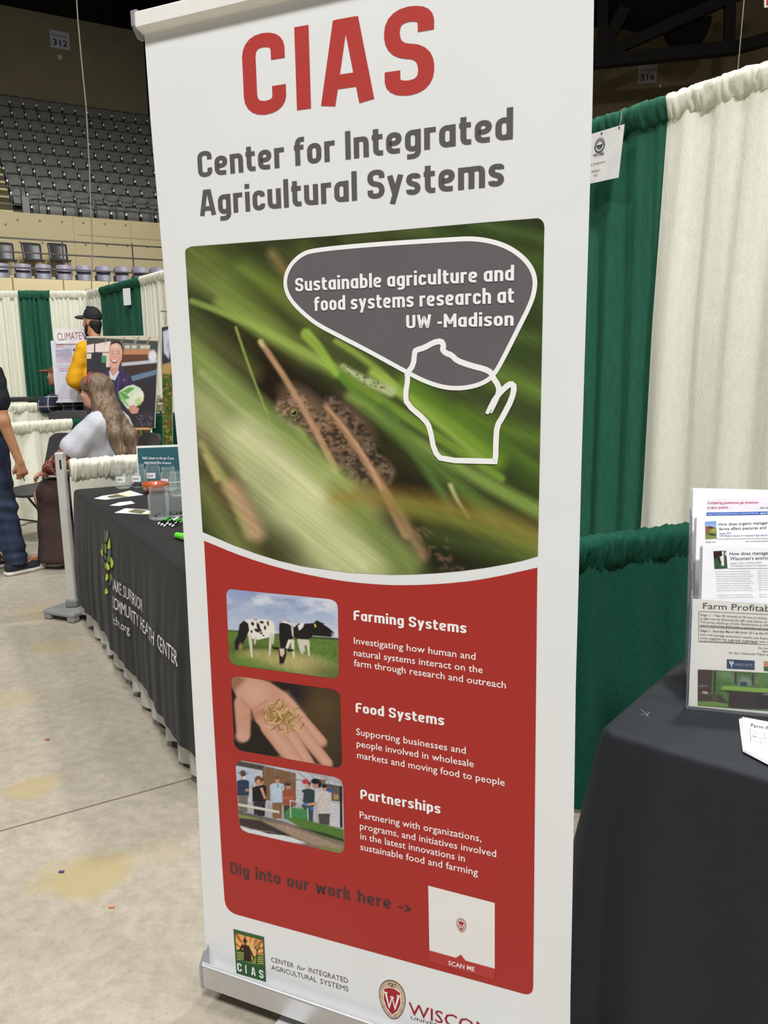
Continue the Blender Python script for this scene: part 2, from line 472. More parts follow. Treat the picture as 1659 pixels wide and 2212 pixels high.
# ------------------------------------------------------------------ floor
def floor_material():
    m = bpy.data.materials.new('polished_concrete'); m.use_nodes = True
    nt = m.node_tree; N = nt.nodes; L = nt.links; b = N['Principled BSDF']
    tc = N.new('ShaderNodeTexCoord')
    def nz(s, d=6, r=.6):
        n = N.new('ShaderNodeTexNoise'); n.inputs['Scale'].default_value = s; n.inputs['Detail'].default_value = d
        n.inputs['Roughness'].default_value = r; L.new(tc.outputs['Object'], n.inputs['Vector']); return n
    def ramp(src, stops):
        r = N.new('ShaderNodeValToRGB'); e = r.color_ramp.elements
        for i, (p, c) in enumerate(stops):
            q = e[i] if i < 2 else e.new(p)
            q.position = p; q.color = (*c, 1)
        L.new(src, r.inputs[0]); return r
    k = 1 / LIT
    a = ramp(nz(1.6).outputs['Fac'], [(.3, s2l((156, 147, 132)) * k), (.7, s2l((176, 167, 151)) * k)])
    f = ramp(nz(22, 8, .75).outputs['Fac'], [(.36, (.80,) * 3), (.62, (1.05,) * 3)])
    mx = N.new('ShaderNodeMixRGB'); mx.blend_type = 'MULTIPLY'; mx.inputs[0].default_value = 1
    L.new(a.outputs[0], mx.inputs[1]); L.new(f.outputs[0], mx.inputs[2]); cur = mx.outputs[0]
    sp = ramp(nz(140, 3, .6).outputs['Fac'], [(.30, (.72, .70, .68)), (.42, (1, 1, 1))])
    mx = N.new('ShaderNodeMixRGB'); mx.blend_type = 'MULTIPLY'; mx.inputs[0].default_value = .6
    L.new(cur, mx.inputs[1]); L.new(sp.outputs[0], mx.inputs[2]); cur = mx.outputs[0]
    wz = nz(5, 5, .7)
    for (x, y, r, s) in [(185, 1895, .15, .8), (72, 1698, .11, .7), (120, 1395, .18, .45), (85, 1322, .2, .4), (20, 1512, .14, .4), (345, 1845, .09, .25)]:
        p = atz(x, y, 0)
        sb = N.new('ShaderNodeVectorMath'); sb.operation = 'SUBTRACT'; sb.inputs[1].default_value = tuple(p)
        L.new(tc.outputs['Object'], sb.inputs[0])
        wv = N.new('ShaderNodeVectorMath'); wv.operation = 'MULTIPLY_ADD'; wv.inputs[1].default_value = (r * 1.5,) * 3
        L.new(wz.outputs['Color'], wv.inputs[0]); L.new(sb.outputs[0], wv.inputs[2])
        of = N.new('ShaderNodeVectorMath'); of.operation = 'SUBTRACT'; of.inputs[1].default_value = (r * .75, r * .75, r * .75)
        L.new(wv.outputs[0], of.inputs[0])
        ln = N.new('ShaderNodeVectorMath'); ln.operation = 'LENGTH'; L.new(of.outputs[0], ln.inputs[0])
        mr = N.new('ShaderNodeMapRange'); mr.inputs[1].default_value = r; mr.inputs[2].default_value = r * .55
        mr.inputs[3].default_value = 0; mr.inputs[4].default_value = s; L.new(ln.outputs['Value'], mr.inputs[0])
        mx = N.new('ShaderNodeMixRGB'); L.new(mr.outputs[0], mx.inputs[0]); L.new(cur, mx.inputs[1])
        mx.inputs[2].default_value = (*s2l((168, 152, 110)) * k, 1); cur = mx.outputs[0]
    L.new(cur, b.inputs['Base Color'])
    b.inputs['Roughness'].default_value = .42; b.inputs['Specular IOR Level'].default_value = .35
    bp = N.new('ShaderNodeBump'); bp.inputs['Strength'].default_value = .06; bp.inputs['Distance'].default_value = .01
    L.new(nz(60).outputs['Fac'], bp.inputs['Height']); L.new(bp.outputs[0], b.inputs['Normal'])
    return m
g = G(); flat(g, [(-40, -12, 0), (40, -12, 0), (40, 60, 0), (-40, 60, 0)])
mk('floor', g, floor_material(), kind='structure')
# saw-cut control joint across the slab
g = G(); a = atz(-60, 1812, 0); b = atz(430, 1677, 0); d = (b - a) / np.linalg.norm(b - a)
V, F = ribbon([a[:2] + d[:2] * t + np.array([-d[1], d[0]]) * random.uniform(-.0012, .0012) for t in np.linspace(-3, 8, 150)], .007)
g.add([(p[0], p[1], .0006) for p in V], F)
mk('trim_1', g, mat('joint_dark', (104, 92, 78), .9), kind='structure')
for nm, (x, y), col in [('paper_scrap', (103, 1599), (170, 70, 60)), ('paper_scrap', (133, 1885), (70, 70, 110)), ('paper_scrap', (241, 1961), (196, 128, 92))]:
    p = atz(x, y, 0); g = G()
    rbox(g, p[0], p[1], .0035, .016, .008, .005, .002)
    mk(nm, g, mat('scrap%d' % x, col, .8), loc=p, label={103: 'tiny red scrap lying on the concrete floor near the joint', 133: 'tiny dark blue scrap on the concrete beside the large yellowish stain', 241: 'tiny orange crumb on the concrete floor in the foreground'}[x], cat='litter')

# ------------------------------------------------------------------ arena bowl
AW = math.radians(-30)
NW = np.array([math.sin(AW), math.cos(AW), 0]); TW = np.array([math.cos(AW), -math.sin(AW), 0])
def atD(x, y, D):
    d = ray(x, y); return CO + d * (D / (d @ NW))
def sw(D, s, z): return NW * D + TW * s + np.array([0, 0, z])
def slab(g, D0, D1, s0, s1, z0, z1):
    V = [sw(D0, s0, z0), sw(D0, s1, z0), sw(D1, s1, z0), sw(D1, s0, z0), sw(D0, s0, z1), sw(D0, s1, z1), sw(D1, s1, z1), sw(D1, s0, z1)]
    g.add(V, BOXF); return g
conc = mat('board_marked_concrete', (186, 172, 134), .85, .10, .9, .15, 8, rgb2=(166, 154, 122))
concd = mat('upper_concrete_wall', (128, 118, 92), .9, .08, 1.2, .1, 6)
S0, S1 = -14, 26
ZB = atD(100, 604, 21.5)[2]
g = G(); slab(g, 21.4, 21.7, S0, S1, 0, ZB); mk('wall_front', g, conc, kind='structure')
# vertical board joints in the fascia
g = G()
for x in (28, 137, 235, 330):
    s = atD(x, 612, 21.39) @ TW; slab(g, 21.38, 21.4, s - .012, s + .012, 2.5, ZB)
mk('trim_2', g, mat('fascia_joint', (110, 100, 78), .9), kind='structure')
zseatbase = atD(100, 604, 21.7)[2] - .12
g = G(); slab(g, 21.7, 23.2, S0, S1, zseatbase - .3, zseatbase); slab(g, 23.2, 26.6, S0, S1, zseatbase - .3, zseatbase + .35)
mk('floor_walkway', g, conc, kind='structure')
ZW = atD(100, 463, 26.4)[2]
g = G(); slab(g, 26.4, 26.7, S0, S1, zseatbase, ZW); mk('wall_middle', g, conc, kind='structure')
g = G()
for x, y in [(12, 485), (38, 475), (86, 477), (134, 480), (180, 482), (226, 484), (271, 487), (43, 523), (92, 525), (185, 529), (231, 530), (275, 532), (318, 534)]:
    p = atD(x, y, 26.4); tube(g, [p - NW * .004, p + NW * .01], .035, 10)
mk('tie_holes', g, mat('tie_hole', (120, 108, 80), .9), kind='structure')
g = G()
for x in (158, 281):
    s = atD(x, 480, 26.39) @ TW; slab(g, 26.385, 26.4, s - .01, s + .01, zseatbase + .4, ZW)
s0_, s1_ = atD(168, 508, 26.39) @ TW, atD(350, 513, 26.39) @ TW
slab(g, 26.385, 26.4, s0_, s1_, atD(200, 509, 26.4)[2] - .012, atD(200, 509, 26.4)[2] + .012)
mk('trim_3', g, mat('joint_pale', (160, 148, 112), .9), kind='structure')
# railings of the bowl
rail_m = mat('dark_rail_paint', (72, 68, 66), .5)
def railing(label, D, rails, posts, z0, smin=-9, smax=18, r=.022, name='railing'):
    t = thing(name, label, 'railing', sw(D, 0, z0))
    for (x, y) in rails:
        z = atD(x, y, D)[2]; g = G(); tube(g, [sw(D, smin, z), sw(D, smax, z)], r, 6)
        mk('rail', g, rail_m, t)
    for x, y, y2 in posts:
        p = atD(x, y, D); s = p @ TW; g = G(); tube(g, [sw(D, s, z0), sw(D, s, p[2])], r, 6)
        mk('post', g, rail_m, t)
railing('dark two-bar railing along the walkway in front of the blank concrete wall', 24.2, [(150, 522), (150, 551)], [(134, 521, 0), (285, 526, 0), (-60, 517, 0)], zseatbase + .35)
railing('thin dark railing in front of the purple-grey seats on the lowest tier', 21.75, [(150, 583), (150, 606)], [(-20, 579, 0), (400, 588, 0)], zseatbase)
railing('dark railing in front of the upper seating tier', 26.65, [(200, 431.5), (200, 450)], [(82, 426, 0), (165, 429, 0), (206, 431, 0), (250, 433, 0), (322, 437, 0)], ZW, smin=atD(63, 440, 26.65) @ TW)
railing('short dark railing beside the yellowish aisle steps', 26.75, [(20, 403), (20, 422), (20, 441)], [(44, 405, 0)], ZW, smin=-12, smax=atD(46, 440, 26.7) @ TW)
g = G(); p = atD(54, 425, 26.6); s = p @ TW; slab(g, 26.55, 26.65, s - .1, s + .1, ZW, p[2])
mk('gate_post', g, mat('grey_steel', (100, 100, 98), .5), loc=sw(26.6, s, ZW), label='grey square gate post at the end of the upper railing', cat='post')

# upper seating
YT = [213, 235.5, 258.5, 281.5, 304.5, 328, 352.5, 377.5, 402.5, 428]   # tops of seat backs near x=84, top row first
NR = 10; DR = [27.2 + (NR - 1 - i) * .85 for i in range(NR)]
seat_m = mat('arena_seat_plastic', (104, 104, 98), .45, .08, 6)
seat_rim = mat('arena_seat_rim', (62, 62, 58), .5)
frame_m = mat('seat_frame_black', (26, 26, 25), .5)
cap_m = mat('seat_number_cap', (232, 230, 222), .4)
def shell(g, w, h, t, x0, z0, y0, lean, bulge, crown=.05):
    nx, nz = 8, 6; V = []; F = []
    for side in (0, 1):
        for j in range(nz + 1):
            for i in range(nx + 1):
                u = i / nx * 2 - 1; v = j / nz
                zz = z0 + v * h - (crown * u ** 4 if j == nz else 0)
                ww = w * (1 - .10 * (1 - v)) * (1 if j < nz else .95)
                V.append((x0 + u * ww / 2, y0 + lean * v + bulge * (1 - u * u) + (t if side else 0), zz))
    n = (nx + 1) * (nz + 1)
    for side in (0, 1):
        for j in range(nz):
            for i in range(nx):
                a = side * n + j * (nx + 1) + i; q = (a, a + 1, a + nx + 2, a + nx + 1)
                F.append(q if not side else q[::-1])
    ring = [i for i in range(nx + 1)] + [j * (nx + 1) + nx for j in range(1, nz + 1)] + [nz * (nx + 1) + i for i in range(nx - 1, -1, -1)] + [j * (nx + 1) for j in range(nz - 1, 0, -1)]
    for k in range(len(ring)):
        a, b = ring[k], ring[(k + 1) % len(ring)]; F.append((a, a + n, b + n, b))
    g.add(V, F); return g
def arena_seat(name, w, sm, rm, label, group, folded=True):
    t = thing(name, label, 'seat', (0, 0, 0), group)
    g = G(); shell(g, w * .90, .50, .03, 0, .36, .05, .10, .03); mk('backrest', g, sm, t, smooth=False)
    g = G(); tube(g, [(-w * .43, .10, .83), (-w * .3, .145, .85), (0, .155, .862), (w * .3, .145, .85), (w * .43, .10, .83)], .02, 5)
    mk('rim', g, rm, t)
    g = G()
    if folded: shell(g, w * .82, .42, .06, 0, .28, -.10, .06, .0, .07)
    else: rbox(g, 0, -.14, .42, w * .86, .42, .05, .02)
    sp = mk('seat_pan', g, sm, t)
    g = G(); box(g, -w * .5 - .02, -.06, 0, -w * .5 + .02, .16, .55)
    mk('armrest', g, frame_m, t)
    g = G(); rbox(g, -w * .5, -.10, .56, .055, .09, .085, .012); mk('number_cap', g, cap_m, t)
    return t
ORD = ['first', 'second', 'third', 'fourth', 'fifth', 'sixth', 'seventh', 'eighth', 'ninth', 'tenth', 'eleventh', 'twelfth', 'thirteenth', 'fourteenth', 'fifteenth', 'sixteenth']
PW = abs((atD(134.7, 440, 27.2) - atD(100, 440, 27.2)) @ TW)
rows_z = []
for i in range(NR): rows_z.append(atD(84, YT[i], DR[i])[2] - .862)
rzrot = math.atan2(TW[1], TW[0])
proto = None
for i in range(NR):
    D, z = DR[i], rows_z[i]
    k = NR - 1 - i
    x_ref = {0: 21}.get(i, 25.2 + 9.1 * (i - 1) - (31 if i > 3 else 0) + (0 if i < 6 else 0))
    s_ref = atD(x_ref, YT[i] + 15, D) @ TW
    cols = []
    for c in range(-4, 16):
        s = s_ref + (c + .5) * PW
        x, y = topx(sw(D, s, z + .6))
        if x < -25 or x > 352: continue
        if i >= 5 and x < [0, 0, 0, 0, 0, 8, 16, 24, 34, 60][i]: continue
        cols.append(s)
    for c, s in enumerate(cols):
        lab = 'charcoal folding arena seat, %s row from the top, %s from the left' % (ORD[i], ORD[c])
        if proto is None:
            proto = arena_seat('arena_seat', PW, seat_m, seat_rim, lab, 'charcoal seats of the upper tier'); o = proto
        else: o = copy_tree(proto, label=lab)
        o.location = tuple(sw(D, s, z)); o.rotation_euler = (0, 0, rzrot); WL[o.name] = tuple(o.location)
# terraces below the seats
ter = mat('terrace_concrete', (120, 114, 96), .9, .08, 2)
for i in range(NR):
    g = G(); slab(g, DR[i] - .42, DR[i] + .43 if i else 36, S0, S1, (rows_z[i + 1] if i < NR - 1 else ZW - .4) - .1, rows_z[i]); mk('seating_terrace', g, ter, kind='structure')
# aisle steps at the far left with pale nosings
for i in range(8):
    y = 455 - i * 15.5; D = 26.9 + i * .36
    p = atD(20, y, D); s1 = atD(38 - i * 4.5, y, D) @ TW - .12
    g = G(); slab(g, D, D + .4, s1 - 2.2, s1, p[2] - .22, p[2])
    st = mk('step', g, mat('step_dark', (84, 76, 56), .9), loc=sw(D, s1, p[2] - .22), label='%s concrete aisle step from the bottom, left of the upper seats' % ORD[i], cat='step', group='aisle steps of the upper tier')
    g = G(); slab(g, D - .012, D + .10, s1 - 2.2, s1, p[2] - .05, p[2] + .012)
    mk('nosing', g, mat('step_nosing', (196, 184, 132), .8), st)
# upper wall and roof
ZT = atD(0, 10, 36)[2]
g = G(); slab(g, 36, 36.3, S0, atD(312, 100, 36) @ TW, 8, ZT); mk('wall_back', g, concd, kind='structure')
g = G(); e = atD(312, 100, 35.9) @ TW; slab(g, 35.6, 36.3, e, e + .35, 8, ZT + .1); mk('trim_4', g, mat('dark_column', (40, 36, 30), .8), kind='structure')
g = G(); slab(g, 37.5, 37.8, e, 22, 5, ZT); mk('wall_recess', g, mat('recess_wall', (60, 55, 44), .9), kind='structure')
g = G(); flat(g, [(-45, -14, ZT), (-45, 65, ZT), (45, 65, ZT), (45, -14, ZT)]); mk('ceiling', g, mat('black_ceiling', (9, 9, 9), .95), kind='structure')

# lower tier of purple-grey seats
pseat = mat('purple_grey_seat', (98, 96, 108), .45, .06, 6); prim = mat('purple_grey_rim', (116, 113, 130), .45)
zz = zseatbase; PL = abs((atD(144, 570, 22.3) - atD(100, 570, 22.3)) @ TW)
xr = [2, 50, 94, 139, 182, 224, 264, 303, 341]
PL *= .84; pp = None
for c, x in enumerate(xr):
    p = atD(x, 567 + x * .03, 22.4)
    lab = 'purple-grey lower tier seat on the concrete ledge, %s from the left' % ORD[c]
    if pp is None:
        pp = thing('tier_seat', lab, 'seat', (0, 0, 0), 'purple-grey seats on the lowest tier')
        g = G(); shell(g, PL * .96, .5, .03, 0, .38, .08, .12, .05); mk('backrest', g, pseat, pp)
        g = G(); shell(g, PL * .93, .17, .03, 0, .72, .075, .03, .05, .04); mk('head_band', g, prim, pp)
        g = G(); rbox(g, 0, -.13, .40, PL * .95, .40, .06, .025); mk('seat_pan', g, prim, pp)
        g = G(); box(g, -PL * .5 - .02, -.05, 0, -PL * .5 + .02, .12, .62); mk('armrest', g, frame_m, pp)
        o = pp
    else: o = copy_tree(pp, label=lab)
    o.location = tuple(sw(22.4, p @ TW, p[2] - .88)); o.rotation_euler = (0, 0, rzrot); WL[o.name] = tuple(o.location)
g = G(); slab(g, 21.8, 23.2, S0, S1, zseatbase - .1, atD(100, 569, 22.4)[2] - .885); mk('seating_ledge', g, conc, kind='structure')
# three black event chairs on the walkway
bp_ = mat('black_event_plastic', (56, 54, 56), .35)
pc = None
for c, x in enumerate((9, 70, 127)):
    D = 25.4; pt_ = atD(x, 520 + x * .02, D); zb = atD(x, 572, D)[2]
    lab = 'black chair with thin legs against the concrete wall, %s of three' % ['leftmost', 'middle', 'rightmost'][c]
    if pc is None:
        pc = thing('event_chair', lab, 'chair', (0, 0, 0), 'black chairs on the walkway')
        g = G(); shell(g, .56, .52, .03, 0, .42, .12, .12, .04, .02); mk('backrest', g, bp_, pc, smooth=True)
        g = G(); rbox(g, 0, -.06, .40, .5, .42, .04, .015); mk('seat', g, bp_, pc)
        for a, b in ((-.22, -.2), (.22, -.2), (-.25, .16), (.25, .16)):
            g = G(); tube(g, [(a * 1.15, b, 0), (a, b * .9, .4)], .012, 6); mk('leg', g, rail_m, pc)
        g = G(); tube(g, [(-.24, -.2, .2), (.24, -.2, .2)], .008, 5); mk('crossbar', g, rail_m, pc)
        o = pc
    else: o = copy_tree(pc, label=lab)
    o.location = tuple(sw(D, pt_ @ TW, max(zseatbase + .35, pt_[2] - .94))); o.rotation_euler = (0, 0, rzrot + .1); WL[o.name] = tuple(o.location)

# section signs
def section_sign(num, pl, TLp, BRp, D, label, capx, col, tcol, smallcol):
    u0, v1 = pl.uv(*TLp); u1, v0 = pl.uv(*BRp)
    o = pl.pt((u0 + u1) / 2, (v0 + v1) / 2, .03)
    g = G(); T = frame(pl.pt(u0, v0, 0), pl.r, pl.n, pl.u)
    V = [pl.pt(a, b, c) for c in (0, .03) for a, b in ((u0, v0), (u1, v0), (u1, v1), (u0, v1))]
    g.add(V, [(0, 3, 2, 1), (4, 5, 6, 7), (0, 1, 5, 4), (1, 2, 6, 5), (2, 3, 7, 6), (3, 0, 4, 7)])
    t = mk('section_sign', g, mat('sign_panel' + num, col, .6, .03), loc=o, label=label, cat='sign')
    w = u1 - u0; h = v1 - v0
    g = G(); text_on(g, num, pl, (u0 + w * .14, v0 + h * .18), (u0 + w * .88, v0 + h * .18), h * .34, .034, uvmode=True, bold=.012); mk('lettering', g, mat('sign_black' + num, tcol, .6), t)
    g = G(); text_on(g, 'Section', pl, (u0 + w * .11, v0 + h * .68), (u0 + w * .86, v0 + h * .68), h * .17, .034, uvmode=True, bold=.01); mk('lettering', g, mat('sign_grey' + num, smallcol, .6), t)
pw_ = Plane(sw(35.99, -2, 14), TW, (0, 0, 1))
section_sign('312', pw_, (106, 64), (151.5, 110), 36, 'pale Section 312 sign on the dark concrete wall above the left seats', 0, (176, 176, 186), (12, 12, 12), (120, 118, 116))
g = G(); p = atD(129.5, 124, 35.98); rbox(g, 0, 0, 0, .18, .05, .18, .02, frame(p, TW, NW)); mk('wall_fixture', g, mat('fixture_pale', (190, 184, 160), .6), loc=p, label='small pale square fixture below the Section 312 sign', cat='fixture')

# right hand arena wall, truss and speaker
AR = math.radians(-13); TR_ = np.array([math.cos(AR), math.sin(AR), 0])
RW = aty(1400, 160, 28)
pr_ = Plane(RW, TR_, (0, 0, 1))
g = G()
V = [pr_.pt(a, b, c) for c in (-.3, 0) for a, b in ((-7, -12), (12, -12), (12, 9), (-7, 9))]
g.add(V, [(0, 3, 2, 1), (4, 5, 6, 7), (0, 1, 5, 4), (1, 2, 6, 5), (2, 3, 7, 6), (3, 0, 4, 7)])
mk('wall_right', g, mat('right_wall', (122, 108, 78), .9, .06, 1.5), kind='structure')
section_sign('316', pr_, (1379, 143), (1418, 179), 28, 'pale Section 316 sign on the dark wall above the green curtain', 0, (150, 146, 136), (10, 10, 10), (96, 92, 84))
g = G(); u, v = pr_.uv(1426, 187); V = pr_.pt(u, v, .03); rbox(g, 0, 0, 0, .05, .05, .1, .01, frame(V, pr_.r, -pr_.n)); mk('wall_fixture', g, mat('fixture_bright', (235, 230, 215), .6), loc=V, label='tiny bright fixture on the wall right of the Section 316 sign', cat='fixture')
g = G(); u, v = pr_.uv(1395, 192); V = pr_.pt(u, v, .03); rbox(g, 0, 0, 0, .10, .05, .14, .01, frame(V, pr_.r, -pr_.n)); mk('wall_fixture', g, mat('fixture_dim', (130, 118, 90), .6), loc=V, label='dim square box on the wall below the Section 316 sign', cat='fixture')
pt = Plane(aty(1400, 120, 25), TR_, (0, 0, 1))
truss_m = mat('truss_dark', (34, 31, 28), .8, .05, 3)
t = thing('roof_truss', 'dark steel roof truss crossing above the Section 316 sign', 'truss', pt.px(1400, 120))
def beam(name, P, Q, wpx, depth=.3):
    a, b = pt.px(*P), pt.px(*Q); d = b - a; L_ = np.linalg.norm(d); d /= L_
    side = np.cross(pt.n, d); wd = wpx / FPX * 25.5 / 2
    V = [a + side * wd * i + pt.n * depth * j for j in (-.5, .5) for i in (-1, 1)] + [b + side * wd * i + pt.n * depth * j for j in (-.5, .5) for i in (-1, 1)]
    g = G(); g.add(V, [(0, 1, 3, 2), (4, 6, 7, 5), (0, 4, 5, 1), (1, 5, 7, 3), (3, 7, 6, 2), (2, 6, 4, 0)]); mk(name, g, truss_m, t)
beam('chord', (1200, 143), (1590, 103), 22); beam('chord', (1588, 104), (1720, 68), 20)
beam('diagonal_strut', (1290, 124), (1640, -32), 20, .2); beam('diagonal_strut', (1302, 110), (1350, 18), 22, .22)
beam('vertical_strut', (1577, -40), (1575, 112), 19, .25); beam('vertical_strut', (1302, -20), (1301, 120), 20, .25)
beam('gusset_plate', (1262, 120), (1312, 118), 40, .34)
g = G(); pts = [pt.px(1283, -60, -.6), pt.px(1283, 28, -.6), pt.px(1350, 33, -.6), pt.px(1425, 52, -.6), pt.px(1500, 28, -.6), pt.px(1560, -20, -.6), pt.px(1570, -60, -.6)]
flat(g, pts); n_ = len(pts); g.add([p - pt.n * .4 for p in pts], [tuple(range(n_ - 1, -1, -1))]); g.f += [(i, i + n_, (i + 1) % n_ + n_, (i + 1) % n_) for i in range(n_)]
mk('ceiling_baffle', g, mat('baffle', (12, 13, 13), .95), loc=pts[2], label='black ceiling baffle hanging behind the roof truss', cat='baffle')
c = pt.px(1490, 36, -.25); g = G(); r = 43 / FPX * 25
prof = [(r * math.cos(a), r * 1.1 * math.sin(a)) for a in np.linspace(math.radians(188), math.radians(365), 22)]
prism(g, prof, .5, frame(c, pt.r, -pt.n)); mk('round_duct', g, mat('duct_black', (8, 8, 8), .9), loc=c, label='black half-round duct opening below the truss diagonal', cat='duct')
# hanging cables
def cable(label, pts, r, col):
    P = [np.array(p) for p in pts]; g = G(); tube(g, P, r, 6)
    mk('hanging_cable', g, mat('cable%s' % label[:6], col, .6), loc=P[-1], label=label, cat='cable')
cable('thin pale cable hanging in front of the left seats', [aty(163, -40, 12), aty(168, 40, 12), aty(176, 130, 12), aty(186, 230, 12), aty(193, 360, 12), aty(196, 450, 12), aty(200, 530, 12), aty(199, 580, 12), aty(197, 640, 12)], .009, (150, 148, 132))
cable('thin cable dropping behind the white curtain on the right', [aty(1610, -30, 8), aty(1602, 60, 8), aty(1594, 150, 8)], .004, (150, 146, 130))
p = Plane(aty(1655, 5, 9), (1, 0, 0), (0, 0, 1))
g = G(); V = [p.px(*q, o_) for o_ in (0, -.02) for q in ((1651, -60), (1652, 16), (1700, 10), (1700, -60))]
g.add(V, [(0, 1, 2, 3), (7, 6, 5, 4), (0, 4, 5, 1), (1, 5, 6, 2), (2, 6, 7, 3), (3, 7, 4, 0)])
t = mk('hanging_banner', g, mat('white_print', (225, 216, 200), .6), loc=p.px(1652, 10), label='white hanging banner with red band at the top right corner', cat='banner')
g = G(); flat(g, [p.px(*q, .003) for q in ((1655, -2), (1655, 12), (1700, 7), (1700, -7))][::-1]); mk('red_band', g, mat('red_print', (150, 52, 50), .6), t)
# ------------------------------------------------------------------ retractable banner
BY = .416
BO = np.array([-.432, 1.625, .1]); BR = np.array([math.cos(BY), -math.sin(BY), 0])
PB = Plane(BO, BR, (0, 0, 1))
BN = PB.n
silver = mat('anodised_aluminium', (196, 196, 198), .32, .03, 30, metal=.75)
rail_w = mat('satin_rail', (232, 230, 224), .4, .02, 30)
capgrey = mat('grey_end_cap', (140, 138, 142), .45)
ban = thing('retractable_banner', 'tall white and red roll-up banner with big red CIAS letters, standing in the foreground', 'banner', (BO[0] + BR[0] * .42, BO[1] + BR[1] * .42, 0))
def E3(a): return [tuple(p) for p in a]
left = [(311, 62), (326.6, 280), (340, 430), (351.8, 560.7), (366, 740), (378, 900), (388, 1008), (400, 1212), (409.6, 1400), (424.7, 1671), (434, 1860), (446, 2085)]
right = [(1231.5, 2240), (1232, 2150), (1236, 1960), (1240.6, 1696), (1243.7, 1475), (1250.7, 1221), (1256, 1000), (1267.7, 620), (1274.7, 392), (1280, 224), (1283, 0), (1284, -70)]
def sheet_edge(px_list, vs):
    q = sorted([tuple(PB.uv(*p)) for p in px_list], key=lambda a: a[1])
    return np.interp(vs, [a[1] for a in q], [a[0] for a in q])
vs = np.linspace(.075 - BO[2], 1.985, 40)
ul, ur = sheet_edge(left, vs), sheet_edge(right, vs)
g = G(); n = 12
for off in (0, -.0006):
    for j, v in enumerate(vs):
        for i in range(n + 1): g.v.append(tuple(PB.pt(ul[j] + (ur[j] - ul[j]) * i / n, v, off)))
m_ = len(vs) * (n + 1)
for s_ in (0, 1):
    for j in range(len(vs) - 1):
        for i in range(n):
            a = s_ * m_ + j * (n + 1) + i; q = (a, a + 1, a + n + 2, a + n + 1); g.f.append(q if not s_ else q[::-1])
white_vinyl = mat('white_banner_vinyl', (225, 227, 227), .42, .012, 6, bump=.012, bscale=900, spec=.35)
mk('banner_sheet', g, white_vinyl, ban)
# top rail: flat front with rounded lower lip and grey end cap
ve = PB.uv(311, 70)[1]; u_l = PB.uv(305.5, 50)[0]
vt = PB.uv(306, 35)[1]
hh = vt - ve
prof = [(.012, 0), (.018, .004), (.018, hh), (.008, hh + .006), (-.012, hh + .004), (-.014, .002), (-.004, -.004)]
def extr(prof, u0, u1, v0):
    g = G(); n = len(prof)
    V = [PB.pt(u, v0 + b, a) for u in (u0, u1) for a, b in prof]
    g.add(V, [tuple(range(n - 1, -1, -1)), tuple(range(n, 2 * n))] + [(i, (i + 1) % n, (i + 1) % n + n, i + n) for i in range(n)])
    return g
Wb = .845
mk('top_rail', extr(prof, u_l, Wb + .004, ve), rail_w, ban)
prof2 = [(.012, 0), (.020, .004), (.020, hh - .0), (-.016, hh), (-.016, .004), (-.004, -.004)]
cp = [(a * 1.12, b * 1.0 + .003) for a, b in prof2]
g = extr([(.021, .006), (.021, hh + .003), (.012, hh + .008), (-.017, hh + .008), (-.018, .002), (-.006, -.012), (.006, -.012)], u_l - .007, u_l, ve); mk('rail_end_cap', g, capgrey, ban)
g = extr([(.021, .006), (.021, hh + .003), (.012, hh + .008), (-.017, hh + .008), (-.018, .002), (-.006, -.012), (.006, -.012)], Wb + .004, Wb + .011, ve); mk('rail_end_cap', g, capgrey, ban)
# support pole behind the sheet
g = G(); tube(g, [PB.pt(.43, -.04, -.05), PB.pt(.43, 1.97, -.02)], .009, 10); mk('support_pole', g, silver, ban)
# cassette base
ub = .009
base = [(.026, -.050), (.031, -.046), (.031, .004), (.0295, .008), (.023, .0115), (.020, .006), (.016, -.002), (.009, -.006), (.004, -.012), (.004, -.022), (-.004, -.022), (-.006, .020), (-.02, .034), (-.06, .028), (-.085, .0), (-.09, -.04), (-.088, -.050)]
mk('cassette_base', extr(base, ub, Wb + .012, 0), silver, ban)
g = extr([(.0215, .0110), (.0245, .0140), (.0275, .0110)], ub, Wb + .012, 0); mk('chrome_lip', g, mat('bright_lip', (236, 236, 240), .2, metal=.5), ban, label='bright thin ridge along the front of the base')
endp = [(.026, -.053), (.034, -.046), (.034, .008), (.028, .016), (.014, .034), (-.008, .044), (-.03, .044), (-.07, .034), (-.092, .0), (-.094, -.044), (-.09, -.053)]
mk('base_end_plate', extr(endp, ub - .005, ub, 0), mat('end_plate', (176, 176, 180), .35, metal=.6), ban)
mk('base_end_plate', extr(endp, Wb + .012, Wb + .017, 0), mat('end_plate', (176, 176, 180), .35), ban)
mk('base_plinth', extr([(-.045, -.098), (-.045, -.050), (-.086, -.050), (-.086, -.098)][::-1], .03, Wb - .03, 0), mat('plinth_grey', (90, 90, 92), .6), ban)
for uc in (float((atz(642, 2188, .015) - BO) @ BR), .66):
    g = G(); a = PB.pt(uc, 0, .0); V = []
    for (du, d_) in ((-.026, -.12), (.026, -.12), (.034, .22), (.03, .25), (-.03, .25), (-.034, .22)):
        p = PB.pt(uc + du, 0, d_); V.append((p[0], p[1]))
    Vb = [(x, y, .001) for x, y in V] + [(x, y, .017) for x, y in V]; k_ = len(V)
    g.add(Vb, [tuple(range(k_ - 1, -1, -1)), tuple(range(k_, 2 * k_))] + [(i, (i + 1) % k_, (i + 1) % k_ + k_, i + k_) for i in range(k_)])
    mk('swivel_foot', g, mat('foot_white', (214, 214, 214), .4, metal=.2), ban)

